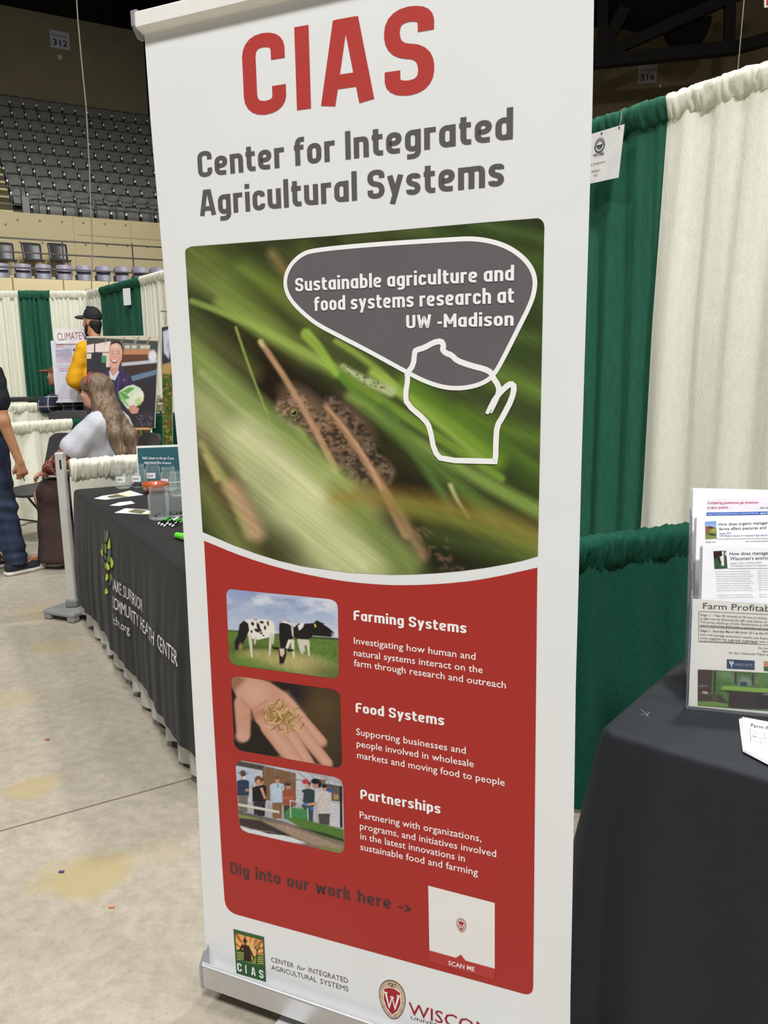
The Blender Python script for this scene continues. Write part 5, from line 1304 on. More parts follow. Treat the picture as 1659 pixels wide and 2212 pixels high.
olive = mat('olive_print', (104, 102, 66), .6, .15, 60); cream_p = mat('cream_print', (222, 212, 180), .6, .04)
z0 = TZ + .002
f1 = lying('flyer', 'white and olive flyer at the back left of the black table', 'flyer', c4p([(-130, 1080), (10, 1035), (260, 1000), (480, 945), (710, 1015), (420, 1050), (60, 1100)]), z0, paper)
lying_print = lambda par, pts, z, m: (lambda P: mk('print_patch', (lambda g: (g.add([(p[0], p[1], z) for p in P], [tuple(range(len(P)))]), g)[1])(G()), m, par))([atz(x, y, z) for x, y in pts][::-1])
lying_print(f1, c4p([(80, 1045), (260, 1005), (430, 1048), (150, 1075)]), z0 + .0006, olive); lying_print(f1, c4p([(270, 1000), (480, 948), (560, 1000), (420, 1046)]), z0 + .0009, cream_p)
lying('flyer', 'small white card in the middle of the black table', 'flyer', c4p([(135, 1198), (300, 1145), (500, 1125), (565, 1160), (300, 1205)]), z0, paper)
f3 = lying('flyer', 'white, olive and cream flyer in front, nearest the jars', 'flyer', c4p([(218, 1322), (400, 1248), (555, 1255), (760, 1270), (835, 1300), (820, 1348), (670, 1345), (380, 1330)]), z0, paper)
lying_print(f3, c4p([(440, 1310), (560, 1258), (780, 1280), (670, 1342)]), z0 + .0006, olive); lying_print(f3, c4p([(680, 1342), (790, 1290), (832, 1305), (822, 1346)]), z0 + .0009, cream_p)
pen_g = mat('pen_green', (78, 168, 62), .3); pen_k = mat('pen_black', (18, 18, 20), .35); pen_w = mat('pen_white_tip', (235, 235, 235), .35)
for k in range(7):
    a, b = atz(342 + k * 6, 1131 + (k % 3) * 2.5, TZ + .006 + .006 * (k % 2)), atz(366 + k * 6.2, 1118 + (k % 3) * 3, TZ + .006 + .006 * (k % 2)); dd = (b - a) / np.linalg.norm(b - a) * .14
    t = thing('ballpoint_pen', 'green and black pen with white tip, %s of the pile from the left' % ORD[k], 'pen', a, 'pile of pens by the jars')
    g = G(); tube(g, [a, a + dd * .12], .004, 6); mk('tip', g, pen_w, t)
    g = G(); tube(g, [a + dd * .12, a + dd * .5], .0048, 6); mk('grip', g, pen_k, t)
    g = G(); tube(g, [a + dd * .5, a + dd], .0048, 6); mk('barrel', g, pen_g if k != 3 else pen_w, t)
a = atz(378, 1163, TZ); b = atz(410, 1172, TZ)
g = G(); tube(g, [(a[0], a[1], TZ + .012), tuple(a * .85 + b * .15 + np.array([0, 0, .012]))[:2] + (TZ + .015,), tuple(b)[:2] + (TZ + .018,)], [.004, .013, .016], 10)
mk('green_marker', g, mat('lime_plastic', (104, 212, 60), .3), loc=a, label='bright lime green marker poking out beside the banner edge', cat='marker')

# ------------------------------------------------------------------ chairs
blackpl = mat('chair_plastic', (58, 57, 58), .45, .05, 20); chairmet = mat('chair_metal', (60, 60, 62), .35, metal=.5)
def meeting_chair(label, loc, rz, slots=True, m=None, sc=1.0, rec=0.12):
    m = m or blackpl
    t = thing('meeting_chair', label, 'chair', loc, None)
    T = Matrix.Translation(Vector(tuple(map(float, loc)))) @ rot(rz) @ Matrix.Scale(sc, 4)   # faces local -y
    def bs(u, v): return (u * (.235 - .02 * v) , .20 + rec * v - .03 * (u * u), .50 + .42 * v)
    g = G(); V = []; nu, nv = 10, 5
    z0 = .42 if slots else 0.0
    for s_ in (0, 1):
        for j in range(nv + 1):
            for i in range(nu + 1):
                u = i / nu * 2 - 1; v = z0 + (1 - z0) * j / nv
                x, y, z = bs(u, v); z -= .035 * abs(u) ** 6 * (v > .99)
                V.append(T @ Vector((x, y + .018 * s_, z)))
    n = (nu + 1) * (nv + 1)
    for s_ in (0, 1):
        for j in range(nv):
            for i in range(nu):
                a = s_ * n + j * (nu + 1) + i; q = (a, a + 1, a + nu + 2, a + nu + 1); g.f.append(q if not s_ else q[::-1])
    ring = list(range(nu + 1)) + [j * (nu + 1) + nu for j in range(1, nv + 1)] + [nv * (nu + 1) + i for i in range(nu - 1, -1, -1)] + [j * (nu + 1) for j in range(nv - 1, 0, -1)]
    g.f += [(ring[k], ring[k] + n, ring[(k + 1) % len(ring)] + n, ring[(k + 1) % len(ring)]) for k in range(len(ring))]
    g.v = [tuple(p) for p in V]; mk('backrest', g, m, t)
    if slots:
        for k in range(6):
            v0 = .42 - (k + 1) * .07 + .012; g = G(); V = []
            for u in np.linspace(-1, 1, 9):
                for vv in (v0, v0 + .044):
                    for s_ in (0, .018): x, y, z = bs(u, vv); V.append(tuple(T @ Vector((x, y + s_, z))))
            for i in range(8):
                a = i * 4; b = a + 4; g.f += [(a, b, b + 2, a + 2), (a + 1, a + 3, b + 3, b + 1), (a, a + 1, b + 1, b), (a + 2, b + 2, b + 3, a + 3)]
            g.v = V; mk('slat', g, m, t)
        for s_ in (-1, 1):
            g = G(); V = []
            for vv in np.linspace(0, .43, 6):
                for u in (s_ * 1.0, s_ * .8):
                    for q in (-.001, .019): x, y, z = bs(u, vv); V.append(tuple(T @ Vector((x, y + q, z))))
            for i in range(5):
                a = i * 4; b = a + 4; g.f += [(a, a + 2, b + 2, b), (a + 1, b + 1, b + 3, a + 3), (a, b, b + 1, a + 1), (a + 2, a + 3, b + 3, b + 2)]
            g.v = V; mk('back_rail', g, m, t)
    g = G(); V = []; nu, nv = 10, 8
    for s_ in (0, 1):
        for j in range(nv + 1):
            for i in range(nu + 1):
                u = i / nu * 2 - 1; v = j / nv
                V.append(tuple(T @ Vector((u * .235 * (1 - .12 * (1 - v) ** 3), -.25 + .45 * v, .455 + .02 * u * u - .03 * (1 - v) ** 4 - .02 * s_ + .03 * max(0, v - .85) / .15))))
    n = (nu + 1) * (nv + 1)
    for s_ in (0, 1):
        for j in range(nv):
            for i in range(nu):
                a = s_ * n + j * (nu + 1) + i; q = (a, a + 1, a + nu + 2, a + nu + 1); g.f.append(q if not s_ else q[::-1])
    ring = list(range(nu + 1)) + [j * (nu + 1) + nu for j in range(1, nv + 1)] + [nv * (nu + 1) + i for i in range(nu - 1, -1, -1)] + [j * (nu + 1) for j in range(nv - 1, 0, -1)]
    g.f += [(ring[(k + 1) % len(ring)], ring[(k + 1) % len(ring)] + n, ring[k] + n, ring[k]) for k in range(len(ring))]
    g.v = V; mk('seat', g, m, t, smooth=False)
    for s_ in (-1, 1):
        g = G(); tube(g, [T @ Vector(p) for p in ((s_ * .21, .23, .62), (s_ * .225, .18, .45), (s_ * .225, -.16, .43), (s_ * .24, -.24, .012))], .011, 8); mk('leg', g, chairmet, t)
        g = G(); tube(g, [T @ Vector(p) for p in ((s_ * .225, -.05, .43), (s_ * .24, .26, .012))], .011, 8); mk('leg', g, chairmet, t)
    g = G(); tube(g, [T @ Vector(p) for p in ((-.235, -.2, .2), (.235, -.2, .2))], .008, 6); mk('crossbar', g, chairmet, t)
    return t
c1_ = aty(92, 1050, 6.95); meeting_chair('black slotted-back chair facing left, empty, left of the seated woman', (c1_[0], c1_[1], 0), math.radians(-30), True, rec=.12)
c2_ = aty(272, 1000, 6.05); WCH = (c2_[0], c2_[1], 0)
c3_ = aty(192, 905, 8.5); meeting_chair('dark grey chair back showing above the green divider behind the seated woman', (c3_[0], c3_[1], 0), math.radians(172), False, mat('chair_grey', (84, 84, 88), .5), sc=1.18)
ft_ = aty(66, 862, 9.3); ftab = thing('folding_table', 'dark folding table top just above the far cream divider', 'table', (ft_[0], ft_[1], 0))
g = G(); rbox(g, 0, 0, ft_[2], .62, .30, .05, .01, Matrix.Translation(Vector((ft_[0], ft_[1], 0))) @ rot(.2)); mk('tabletop', g, mat('table_dark', (46, 46, 48), .6), ftab)
for a in (-.27, .27):
    g = G(); tube(g, [(ft_[0] + a, ft_[1] + a * .2, 0), (ft_[0] + a, ft_[1] + a * .2, ft_[2])], .015, 6); mk('leg', g, chairmet, ftab)

# ------------------------------------------------------------------ far booth displays
def vp(x, y, Y, yaw, lean=0): return Plane(aty(x, y, Y), (math.cos(yaw), math.sin(yaw), 0), (0, lean, 1))
def quadpx(pl, pts, o0, o1):
    P = [pl.px(x, y) for x, y in pts]; g = G(); n = len(P)
    g.add([p + pl.n * o0 for p in P] + [p + pl.n * o1 for p in P], [tuple(range(n)), tuple(range(2 * n - 1, n - 1, -1))] + [(i, i + n, (i + 1) % n + n, (i + 1) % n) for i in range(n)]); return g
# climate board
PC = vp(120, 850, 9.05, .1); brd = thing('poster_board', 'white folding poster board with hand-lettered CLIMATE header', 'board', PC.o)
def q4(pl, x0, y0, x1, y1): a, b = pl.uv(x0, y1); c_, d = pl.uv(x1, y0); return a, b, c_, d
u0, v0, u1, v1 = q4(PC, 121, 735, 192, 870)
mk('board_panel', slabp(PC, u0, v0, u1, v1, -.012, 0), mat('foamcore', (214, 214, 224), .6), brd)
T_ = PC
hd = slabp(PC, *[q4(PC, 122, 710, 196, 743)[i] for i in (0, 1, 2, 3)], .004, .012); mk('header_card', hd, mat('header_white', (226, 224, 228), .6), brd)
g = G(); text_on(g, 'CLIMATE', PC, (125, 735.5), (177, 733), 17, .0145, bold=-.012); mk('lettering', g, mat('marker_red', (138, 42, 48), .6), brd)
g = G(); text_on(g, 'V', PC, (179, 736), (192, 735), 19, .0145); mk('lettering', g, mat('marker_blue', (48, 52, 110), .6), brd)
cvb = Canvas(116, 730, 196, 875, (206, 206, 218), .6); cvb.setcrop(100, 650, 5.53)
for (a, b, c_, d, col) in [(110, 490, 215, 560, (196, 176, 186)), (110, 580, 300, 680, (172, 174, 198)), (110, 680, 300, 740, (200, 186, 200)), (320, 570, 370, 600, (52, 58, 116)), (120, 770, 300, 790, (190, 190, 200)), (150, 800, 290, 815, (206, 150, 160))]:
    cvb.poly([(a, b), (c_, b), (c_, d), (a, d)], col, 1, 1)
for k in range(120):
    x = 112 + cvb.rng.rand() * 185; y = 495 + cvb.rng.randint(0, 15) * 16
    cvb.cap(x, y, x + 6 + cvb.rng.rand() * 14, y, 2.5, 2.5, 2, [(110, 112, 150), (170, 80, 100), (120, 120, 150)][k % 3], .6)
for k in range(5): cvb.ell(175 + k * 30, 835, 9, 9, 0, 2, (84, 96, 160), 1)
print_grid('poster_print', PC, [(119, 738), (190, 738), (194, 862), (126, 862)], cvb, .002, brd, 60, 100)
# big photo poster on an easel
PP = vp(187, 925, 6.9, .05, .12)
pos = thing('photo_poster', 'large photo poster of a smiling woman holding a cabbage', 'poster', PP.px(262, 925))
cp_ = Canvas(182, 718, 350, 932, (52, 50, 54), .8); cp_.setcrop(100, 650, 5.53); P_ = cp_.poly
P_([(480, 410), (1350, 410), (1350, 480), (900, 470), (480, 440)], (186, 178, 156), 1, 4); P_([(480, 440), (700, 445), (1340, 480), (1330, 620), (480, 560)], (66, 66, 62), 1, 5)
P_([(480, 530), (570, 510), (570, 615), (480, 620)], (216, 196, 190), 1, 3); P_([(585, 515), (770, 480), (750, 610), (585, 612)], (216, 196, 190), 1, 3); P_([(480, 630), (540, 630), (535, 690), (480, 690)], (206, 190, 184), 1, 3); P_([(670, 620), (770, 620), (760, 790), (715, 790), (715, 660), (670, 660)], (206, 186, 170), 1, 3); P_([(660, 650), (708, 655), (705, 740), (660, 735)], (60, 140, 96), 1, 3)
P_([(900, 580), (1240, 570), (1230, 640), (900, 650)], (176, 122, 82), 1, 4); P_([(910, 500), (1230, 520), (1230, 580), (910, 580)], (120, 124, 112), .9, 6)
for x in (960, 1040, 1140, 1200): P_([(x - 20, 530), (x + 40, 530), (x + 36, 570), (x - 18, 570)], (190, 186, 170), .9, 3)
P_([(890, 640), (1250, 640), (1240, 700), (900, 760)], (92, 60, 44), 1, 6); P_([(900, 740), (1330, 700), (1320, 740), (900, 780)], (178, 176, 182), 1, 5); P_([(900, 780), (1330, 760), (1320, 860), (1000, 880)], (62, 48, 44), 1, 5); cp_.ell(1270, 660, 50, 70, 0, 12, (206, 198, 204), 1)
P_([(1010, 900), (1320, 820), (1310, 880), (1030, 960)], (98, 116, 138), 1, 5); P_([(1040, 960), (1310, 900), (1290, 1510), (1080, 1500), (1060, 1200)], (48, 44, 50), 1, 6)
for a in [(720, 420, 700, 520), (1040, 430, 1060, 520), (950, 420, 890, 490), (1110, 440, 1060, 500), (1240, 440, 1200, 520)]: cp_.cap(*a, 6, 6, 3, (150, 146, 130), .9)
for a in [(730, 415, 710, 440), (950, 420, 900, 470), (1120, 420, 1060, 480), (1250, 420, 1200, 480)]: cp_.cap(*a, 5, 5, 3, (80, 78, 70), .9)
P_([(640, 900), (690, 850), (760, 820), (900, 790), (1000, 890), (1040, 1000), (960, 1040), (900, 1200), (960, 1400), (960, 1540), (600, 1540), (620, 1100)], (58, 46, 74), 1, 5); pn = cp_.noise(26, 60, 10, 41, 3); pm = cp_.mask([(640, 900), (760, 820), (900, 790), (1000, 890), (1040, 1000), (900, 1200), (960, 1540), (600, 1540)], 4); cp_.mul(.6 + .9 * pn, pm)
cp_.cap(870, 900, 850, 1080, 6, 6, 4, (52, 78, 150), .9); cp_.cap(690, 900, 660, 960, 5, 5, 6, (96, 40, 60), .9); cp_.ell(930, 945, 14, 20, 0, 6, (120, 60, 80), .9); cp_.ell(930, 945, 5, 7, 0, 4, (70, 130, 150), .9)
P_([(770, 760), (870, 760), (860, 840), (800, 900), (760, 850)], (188, 136, 116), 1, 4); P_([(750, 830), (800, 900), (860, 830), (870, 850), (820, 950), (760, 930)], (196, 194, 196), 1, 3)
cp_.ell(838, 590, 84, 110, -4, 4, (34, 28, 28), 1); P_([(760, 560), (780, 520), (840, 500), (890, 530), (910, 600), (900, 700), (860, 790), (810, 805), (775, 790), (752, 700), (752, 620)], (202, 156, 136), 1, 4)
cp_.ell(820, 545, 40, 24, 0, 16, (222, 184, 166), .8); cp_.ell(790, 630, 14, 5, 4, 3, (70, 46, 44), 1); cp_.ell(862, 630, 14, 5, -6, 3, (70, 46, 44), 1); cp_.cap(775, 605, 805, 602, 3, 3, 3, (84, 58, 50), .8); cp_.cap(845, 600, 880, 606, 3, 3, 3, (84, 58, 50), .8); cp_.ell(822, 668, 12, 10, 0, 6, (176, 120, 104), .9)
P_([(770, 700), (810, 712), (850, 705), (838, 740), (806, 748), (780, 730)], (120, 50, 48), 1, 3); P_([(778, 704), (810, 714), (842, 708), (832, 724), (800, 728)], (240, 234, 228), 1, 2); cp_.ell(765, 690, 8, 24, 10, 8, (186, 130, 112), .7); cp_.ell(880, 690, 12, 34, 20, 14, (178, 126, 108), .6)
P_([(860, 1090), (960, 1020), (1040, 1000), (1120, 1040), (1165, 1110), (1160, 1190), (1100, 1240), (1030, 1300), (970, 1290), (900, 1200)], (196, 208, 178), 1, 5)
P_([(860, 1100), (1000, 1030), (1060, 1040), (960, 1120), (1000, 1160), (940, 1180), (990, 1260), (900, 1210), (870, 1160)], (92, 148, 74), 1, 4); P_([(1000, 1290), (990, 1200), (1080, 1090), (1150, 1080), (1165, 1140), (1150, 1200), (1060, 1260)], (216, 212, 196), 1, 6); cp_.ell(1100, 1200, 40, 50, 20, 14, (170, 196, 110), .8)
for a in [(880, 1120, 960, 1230), (920, 1090, 960, 1110), (900, 1180, 980, 1280)]: cp_.cap(*a, 6, 4, 4, (196, 212, 170), .9)
P_([(990, 1260), (1040, 1240), (1110, 1290), (1090, 1340), (1020, 1350), (990, 1310)], (186, 134, 114), 1, 4)
for k in range(4): cp_.cap(1010 + k * 6, 1262 + k * 22, 1090 - k * 6, 1285 + k * 18, 9, 8, 3, (200, 150, 130), 1)
gn = cp_.noise(14, 12, 20, 44, 3); cp_.blend(np.clip((gn - .55) * 6, 0, 1) * cp_.mask([(1060, 1350), (1290, 1330), (1280, 1510), (1080, 1490)], 20) * .6, (120, 110, 126))
mk('poster_panel', quadpx(PP, [(186.8, 726.5), (343, 724.5), (334.5, 924.5), (186.8, 921.5)], -.02, -.001), mat('foamcore_edge', (196, 190, 176), .6), pos)
print_grid('photo_print', PP, [(187.3, 727.5), (342, 725), (333.5, 924), (187, 921)], cp_, .001, pos, 190, 240, 'printed photograph of a smiling woman with a large cabbage')
pine = mat('pine_wood', (190, 154, 98), .6, .12, 8, stretch=(1, 1, 8))
es = thing('display_easel', 'light wooden easel carrying the photo poster', 'easel', (PP.px(310, 925)[0], PP.px(310, 925)[1], 0))
for xb, xt in ((318, 300), (215, 250)):
    a = PP.px(xt, 820, -.04); b = PP.px(xb, 960, -.02); d = b - a; b = a + d * ((0.01 - a[2]) / d[2]); g = G(); tube(g, [a, b], .016, 4); mk('front_leg', g, pine, es)
a = PP.px(275, 760, -.05); b = np.array([a[0], a[1] + .38, .01]); g = G(); tube(g, [a, b], .014, 4); mk('rear_leg', g, pine, es)
u0, v0, u1, v1 = q4(PP, 205, 924, 325, 931); mk('ledge', slabp(PP, u0, v0, u1, v1, -.03, .03), pine, es)
# slim banner and shelf items to the right of the poster
PV = vp(352, 960, 6.45, -.15); bn = thing('slim_banner', 'narrow upright photo banner of plants partly hidden behind the big banner', 'banner', (PV.o[0], PV.o[1], 0))
cb = Canvas(346, 700, 376, 1060, (70, 96, 44), .8); cb.setcrop(0, 580, 3.95)
n1 = cb.noise(26, 24, 10, 51, 3); cb.mul(.4 + 1.1 * n1); n2 = cb.noise(18, 16, 0, 52, 2); cb.blend(np.clip((n2 - .62) * 8, 0, 1) * .8, (176, 140, 70)); cb.blend(np.clip((cb.noise(16, 16, 0, 55, 2) - .66) * 9, 0, 1) * .8, (150, 60, 50))
cb.poly([(1380, 480), (1460, 480), (1460, 830), (1380, 830)], (60, 56, 64), 1, 2); cb.poly([(1390, 540), (1440, 520), (1460, 600), (1440, 770), (1400, 720)], (190, 196, 212), 1, 8); cb.ell(1440, 660, 22, 40, 0, 8, (170, 140, 130), .6); cb.poly([(1385, 820), (1460, 800), (1460, 900), (1385, 900)], (186, 150, 96), .9, 8)
v_f = PV.uv(352, 705)[1]; cb_out = [(349.5, 706), (371, 703), (373, 1010), (352.5, 1010)]
print_grid('banner_print', PV, cb_out, cb, .002, bn, 30, 240)
uu0, vv0, uu1, vv1 = q4(PV, 350, 705, 372, 1010); mk('banner_backing', quadpx(PV, [(349.3, 705.5), (371.5, 702.5), (373.5, 1011), (352, 1011)], -.004, 0), mat('foamcore_edge', (196, 190, 176), .6), bn)
g = G(); tube(g, [tuple(PV.pt((uu0 + uu1) / 2, vv0, -.02)), tuple(PV.pt((uu0 + uu1) / 2, .015 - PV.o[2], -.02))], .012, 8); mk('banner_stand', g, pipe_m, bn)
g = G(); tube(g, [aty(347, 672, 6.5), aty(372, 673, 6.5)], .006, 6); tube(g, [aty(360, 672, 6.5), aty(357, 706, 6.45)], .003, 5); mk('hanging_rod', g, mat('rod_grey', (120, 118, 112), .5), loc=aty(360, 672, 6.5), label='thin grey rod and string above the slim plant banner', cat='rod')
dt = thing('display_table', 'green-covered display table behind the poster easel', 'table', aty(340, 960, 7.35) * np.array([1, 1, 0]))
a = aty(326, 895, 7.35); T = Matrix.Translation(Vector((a[0], a[1], 0))) @ rot(.2)
g = G(); rbox(g, .18, .12, a[2] / 2, .36, .24, a[2], .02, T); mk('green_cover', g, gskirt, dt)
for k in range(7):
    b = aty(336 + (k % 2) * 8, 893 - k * 6.5, 7.44); g = G(); rbox(g, 0, 0, 0, .10, .10, .024, .005, Matrix.Translation(Vector((b[0] + .01 * (k % 3), b[1], a[2] + .014 + k * .026))) @ rot(.3 * k))
    mk('produce_tray', g, mat('tray%d' % (k % 3), [(220, 216, 204), (150, 170, 120), (206, 190, 170)][k % 3], .6), loc=(b[0], b[1], a[2] + .002 + k * .026), label='%s tray from the bottom of the pile on the green display table' % ORD[k], cat='tray', group='trays on the display table')
# hanging paper on the far green drape
PW_ = vp(268, 660, float(ly(260)[1] + (ly(303) - ly(260))[1] * .2) - .12, -.62); g = slabp(PW_, *q4(PW_, 268, 622, 281, 660), 0, .003)
mk('hanging_notice', g, paper, loc=PW_.px(274, 640), label='white notice sheet hanging on the far green drape', cat='notice')

# ------------------------------------------------------------------ welcome sheet on the right green drape
nq = np.array([dR[0], dR[1], 0]); o_ = np.array([*(q0 - dR * .1), 2.2]); nn_ = np.array([dR[1], -dR[0], 0]); nn_ = nn_ if nn_ @ (CO - o_) > 0 else -nn_
PWel = Plane(o_ + nn_ * .075, nq, (0, 0, 1))
def quadmesh(pl, pts, o0, o1):
    P = [pl.px(x, y) for x, y in pts]; g = G(); n = len(P)
    g.add([p + pl.n * o0 for p in P] + [p + pl.n * o1 for p in P], [tuple(range(n)), tuple(range(2 * n - 1, n - 1, -1))] + [(i, i + n, (i + 1) % n + n, (i + 1) % n) for i in range(n)]); return g
wl = thing('welcome_sheet', 'white welcome sheet with sun emblem hung on the right green drape', 'notice', PWel.px(1310, 330))
mk('sheet', quadmesh(PWel, [(1262, 294), (1349, 268), (1336, 383.5), (1250, 402)], -.001, 0), mat('sheet_white', (224, 224, 220), .6), wl)
def wt(s, L, R, h, m=inkd, **k): g = G(); text_on(g, s, PWel, L, R, h, .002, **k); mk('lettering', g, m, wl)
wt('WELCOME!', (1281.5, 338.5), (1305, 333.5), 5.5, bold=.02); wt('uima Jorgensen', (1268, 359), (1307.5, 350.5), 4.5); wt('Exhibitor', (1279, 373), (1297.5, 368.5), 4.8); wt('410', (1283, 381.5), (1291, 379.5), 4.4)
g = G(); c_ = PWel.uv(1296, 313)
for a in np.linspace(0, math.pi, 11): V, F = ribbon([(c_[0] + .014 * math.cos(a), c_[1] + .014 * math.sin(a)), (c_[0] + .026 * math.cos(a), c_[1] + .028 * math.sin(a))], .003); g.add([PWel.pt(p[0], p[1], .002) for p in V], F)
for rr in (.013, .024): V, F = ribbon([(c_[0] + rr * math.cos(a), c_[1] + rr * 1.1 * math.sin(a)) for a in np.linspace(math.pi, 2 * math.pi, 14)], .003 if rr < .02 else .005); g.add([PWel.pt(p[0], p[1], .002) for p in V], F)
V, F = ribbon([(c_[0] - .012, c_[1] - .004), (c_[0] + .012, c_[1] - .004)], .008); g.add([PWel.pt(p[0], p[1], .002) for p in V], F); mk('sun_emblem', g, inkd, wl)
g = G(); tube(g, [PWel.px(1338, 275), PWel.px(1342, 255), PWel.px(1343, 240), PWel.px(1351, 232)], .0012, 5); mk('hanging_string', g, mat('string_grey', (190, 190, 180), .6), wl)
for x, y in ((1338, 276), (1300, 288)): g = G(); tube(g, [PWel.px(x, y), PWel.px(x, y, .003)], .0032, 8); mk('punched_hole', g, mat('hole_dark', (40, 50, 46), .8), wl)

# ------------------------------------------------------------------ right table with literature
RZ = .75
r0 = atz(1290, 1575, RZ)[:2]; rl = atz(1485, 1395, RZ)[:2]; rf = atz(1659, 1680, RZ)[:2]
rdx = (rf - r0) / np.linalg.norm(rf - r0); rdy = np.array([-rdx[1], rdx[0]]);
if rdy @ (rl - r0) < 0: rdy = -rdy
T = frame((r0[0], r0[1], 0), (rdx[0], rdx[1], 0), (rdy[0], rdy[1], 0))
tb2 = thing('literature_table', 'folding table hidden under the plain black cloth at the right', 'table', (r0[0] + .5, r0[1], 0))
g = G(); rbox(g, .61, .38, RZ - .03, 1.2, .74, .04, .01, T); mk('tabletop', g, mat('table_laminate', (180, 176, 168), .5), tb2)
for a in (.12, 1.08):
    for b in (.12, .64): g = G(); tube(g, [T @ Vector((a, b, 0)), T @ Vector((a, b, RZ - .05))], .014, 8); mk('leg', g, mat('table_leg', (120, 120, 118), .5), tb2)
def fold2(u, v):
    k = min(1, v / .6)
    if u > 5.9: return .175 * v * min(1, (u - 5.9) / .12) + k * (.012 * math.sin(u * 14) + .012)
    return k * (.016 * math.sin(u * 11 + 1 + 2.6 * v) + .009 * math.sin(u * 24 - 2 * v) + .02) + .03 * v
blk2 = mat('charcoal_knit_cloth', (27, 31, 37), .62, .06, 30, bump=.12, bscale=260, spec=.4, sheen=.04)
tablecloth('tablecloth', 'plain black fitted tablecloth reaching the floor on the right', T, 1.22, .76, RZ, blk2, .02, .02, .02, .02, fold2, 18, .016)
# small white scuff on the cloth
g = G()
for pts in [(1384, 1532, 1401, 1548), (1383, 1545, 1402, 1541), (1396, 1548, 1403, 1538)]:
    V, F = ribbon([atz(pts[0], pts[1], RZ + .0015)[:2], atz(pts[2], pts[3], RZ + .0015)[:2]], .0014); g.add([(p[0], p[1], RZ + .0016) for p in V], [q[::-1] for q in F])
mk('lint_mark', g, mat('lint', (120, 124, 130), .8), loc=atz(1392, 1540, RZ), label='small pale lint mark on the black cloth left of the sign', cat='lint')
acr = glass('acrylic', (.985, .99, .995), .02, .02); edge = mat('acrylic_edge', (120, 122, 150), .25, raw=True)
# front sign: landscape sheet in a clear holder
so = atz(1487, 1529, RZ + .002); se = atz(1659, 1546, RZ + .002); r_ = se - so
tp = np.array([0, 0, 1.])
PF = Plane(so, r_, (0, .16, 1)); 
sw_ = .279; shh = PF.uv(1489, 1290)[1]
fs = thing('flyer_sign', 'clear upright holder with the Farm Profitability flyer on the black table', 'sign', so)
mk('clear_holder', slabp(PF, -.004, -.001, sw_ + .004, shh + .002, .0022, .004), acr, fs); mk('holder_back', slabp(PF, -.004, -.001, sw_ + .004, shh + .002, -.006, -.003), acr, fs)
mk('holder_edge', slabp(PF, -.0052, -.001, -.0035, shh + .002, -.006, .0045), edge, fs)
mk('holder_foot', slabp(PF, -.004, -.0015, sw_ + .004, .001, -.05, -.004), acr, fs)
mk('paper_sheet', slabp(PF, .0, .004, sw_, shh - .003, -.002, .0), mat('flyer_paper', (226, 223, 215), .6, .02), fs)
serif = dict(bold=.0)
def ft(s, L, R, h, bold=0, m=inkd): g = G(); text_on(g, s, PF, L, R, h, .0006, bold=bold); mk('lettering', g, m, fs)
ft('Farm Profitability', (1518.5, 1315), (1704, 1322.5), 14, .0)
for s, y0, y1, b in [('Stage 1 – Take 20 minutes to fill out an online survey or', 1330, 1338, 0), ('it right now by following the QR code below, or go to the', 1338, 1346, .0), ('The survey results go to John Hendrickson at UW-Madison', 1345.5, 1353.5, 0), ('report back from John with a summary of your finances', 1352.5, 1361, 0),
                     ('Stage 2 - Saturday March 4th from 10-1 at the Wauwatosa', 1364, 1371, .008), ('John will average everyone\'s results into financial bench', 1372.5, 1382, 0), ('come together for a grower meeting to hear about the', 1380, 1389.5, 0)]:
    ft(s, (1512.5, y0), (1688, y1 + 1.5), 5.0, b)
ft('to plan for farm profitability and quality of life.', (1512, 1386.5), (1637, 1391), 5.0)
ft('For more information', (1638, 1402), (1700, 1404), 5.2); ft('Sam', (1647, 1409), (1660, 1409.5), 5.0); ft('Or Sam Oschwald Tilton at the', (1574, 1412.5), (1674, 1417), 5.2)
def frm(pl, x0, y0, x1, y1, sl, wpx, par, off, m):
    g = G(); V, F = ribbon([pl.uv(x0, y0), pl.uv(x1, y0 + sl * (x1 - x0)), pl.uv(x1, y1 + sl * (x1 - x0)), pl.uv(x0, y1)], wpx / FPX * 1.6, True); g.add([pl.pt(a, b, off) for a, b in V], F); mk('box_rule', g, m, par)
frm(PF, 1509.5, 1320.5, 1700, 1352, .045, .8, fs, .0006, inkd); frm(PF, 1509, 1354.5, 1700, 1386, .045, .8, fs, .0006, inkd)
def patch(pl, pts, off, m, par, name='print_patch'): g = G(); flat(g, [pl.px(x, y, off) for x, y in pts]); g.f = [tuple(reversed(f)) for f in g.f]; return mk(name, g, m, par)
patch(PF, [(1570, 1424), (1630, 1427), (1630, 1447), (1570, 1444)], .0006, mat('navy_logo', (38, 58, 92), .5), fs, 'logo_patch')
ft('FAIRSHARE', (1586, 1437.5), (1625, 1439.5), 5.5, .01, wprint)
g = G(); V, F = ribbon([PF.uv(1576, 1427), PF.uv(1577, 1433), PF.uv(1580, 1435), PF.uv(1583, 1433), PF.uv(1584, 1428)], .0016); g.add([PF.pt(a, b, .001) for a, b in V], F); V, F = ribbon([PF.uv(1580, 1428), PF.uv(1580, 1441)], .0016); g.add([PF.pt(a, b, .0012) for a, b in V], F); mk('logo_fork', g, wprint, fs)
patch(PF, [(1650, 1428), (1672, 1429), (1672, 1451), (1650, 1448.5)], .0006, mat('tan_logo', (186, 130, 84), .5, .1, 60), fs, 'logo_patch')
patch(PF, [(1650, 1440), (1672, 1441), (1672, 1451), (1650, 1448.5)], .0009, mat('logo_green', (52, 92, 50), .42), fs, 'logo_patch')
cf = Canvas(1503, 1440, 1712, 1545, (70, 104, 50), .8); cf.setcrop(1450, 1280, 5.53)
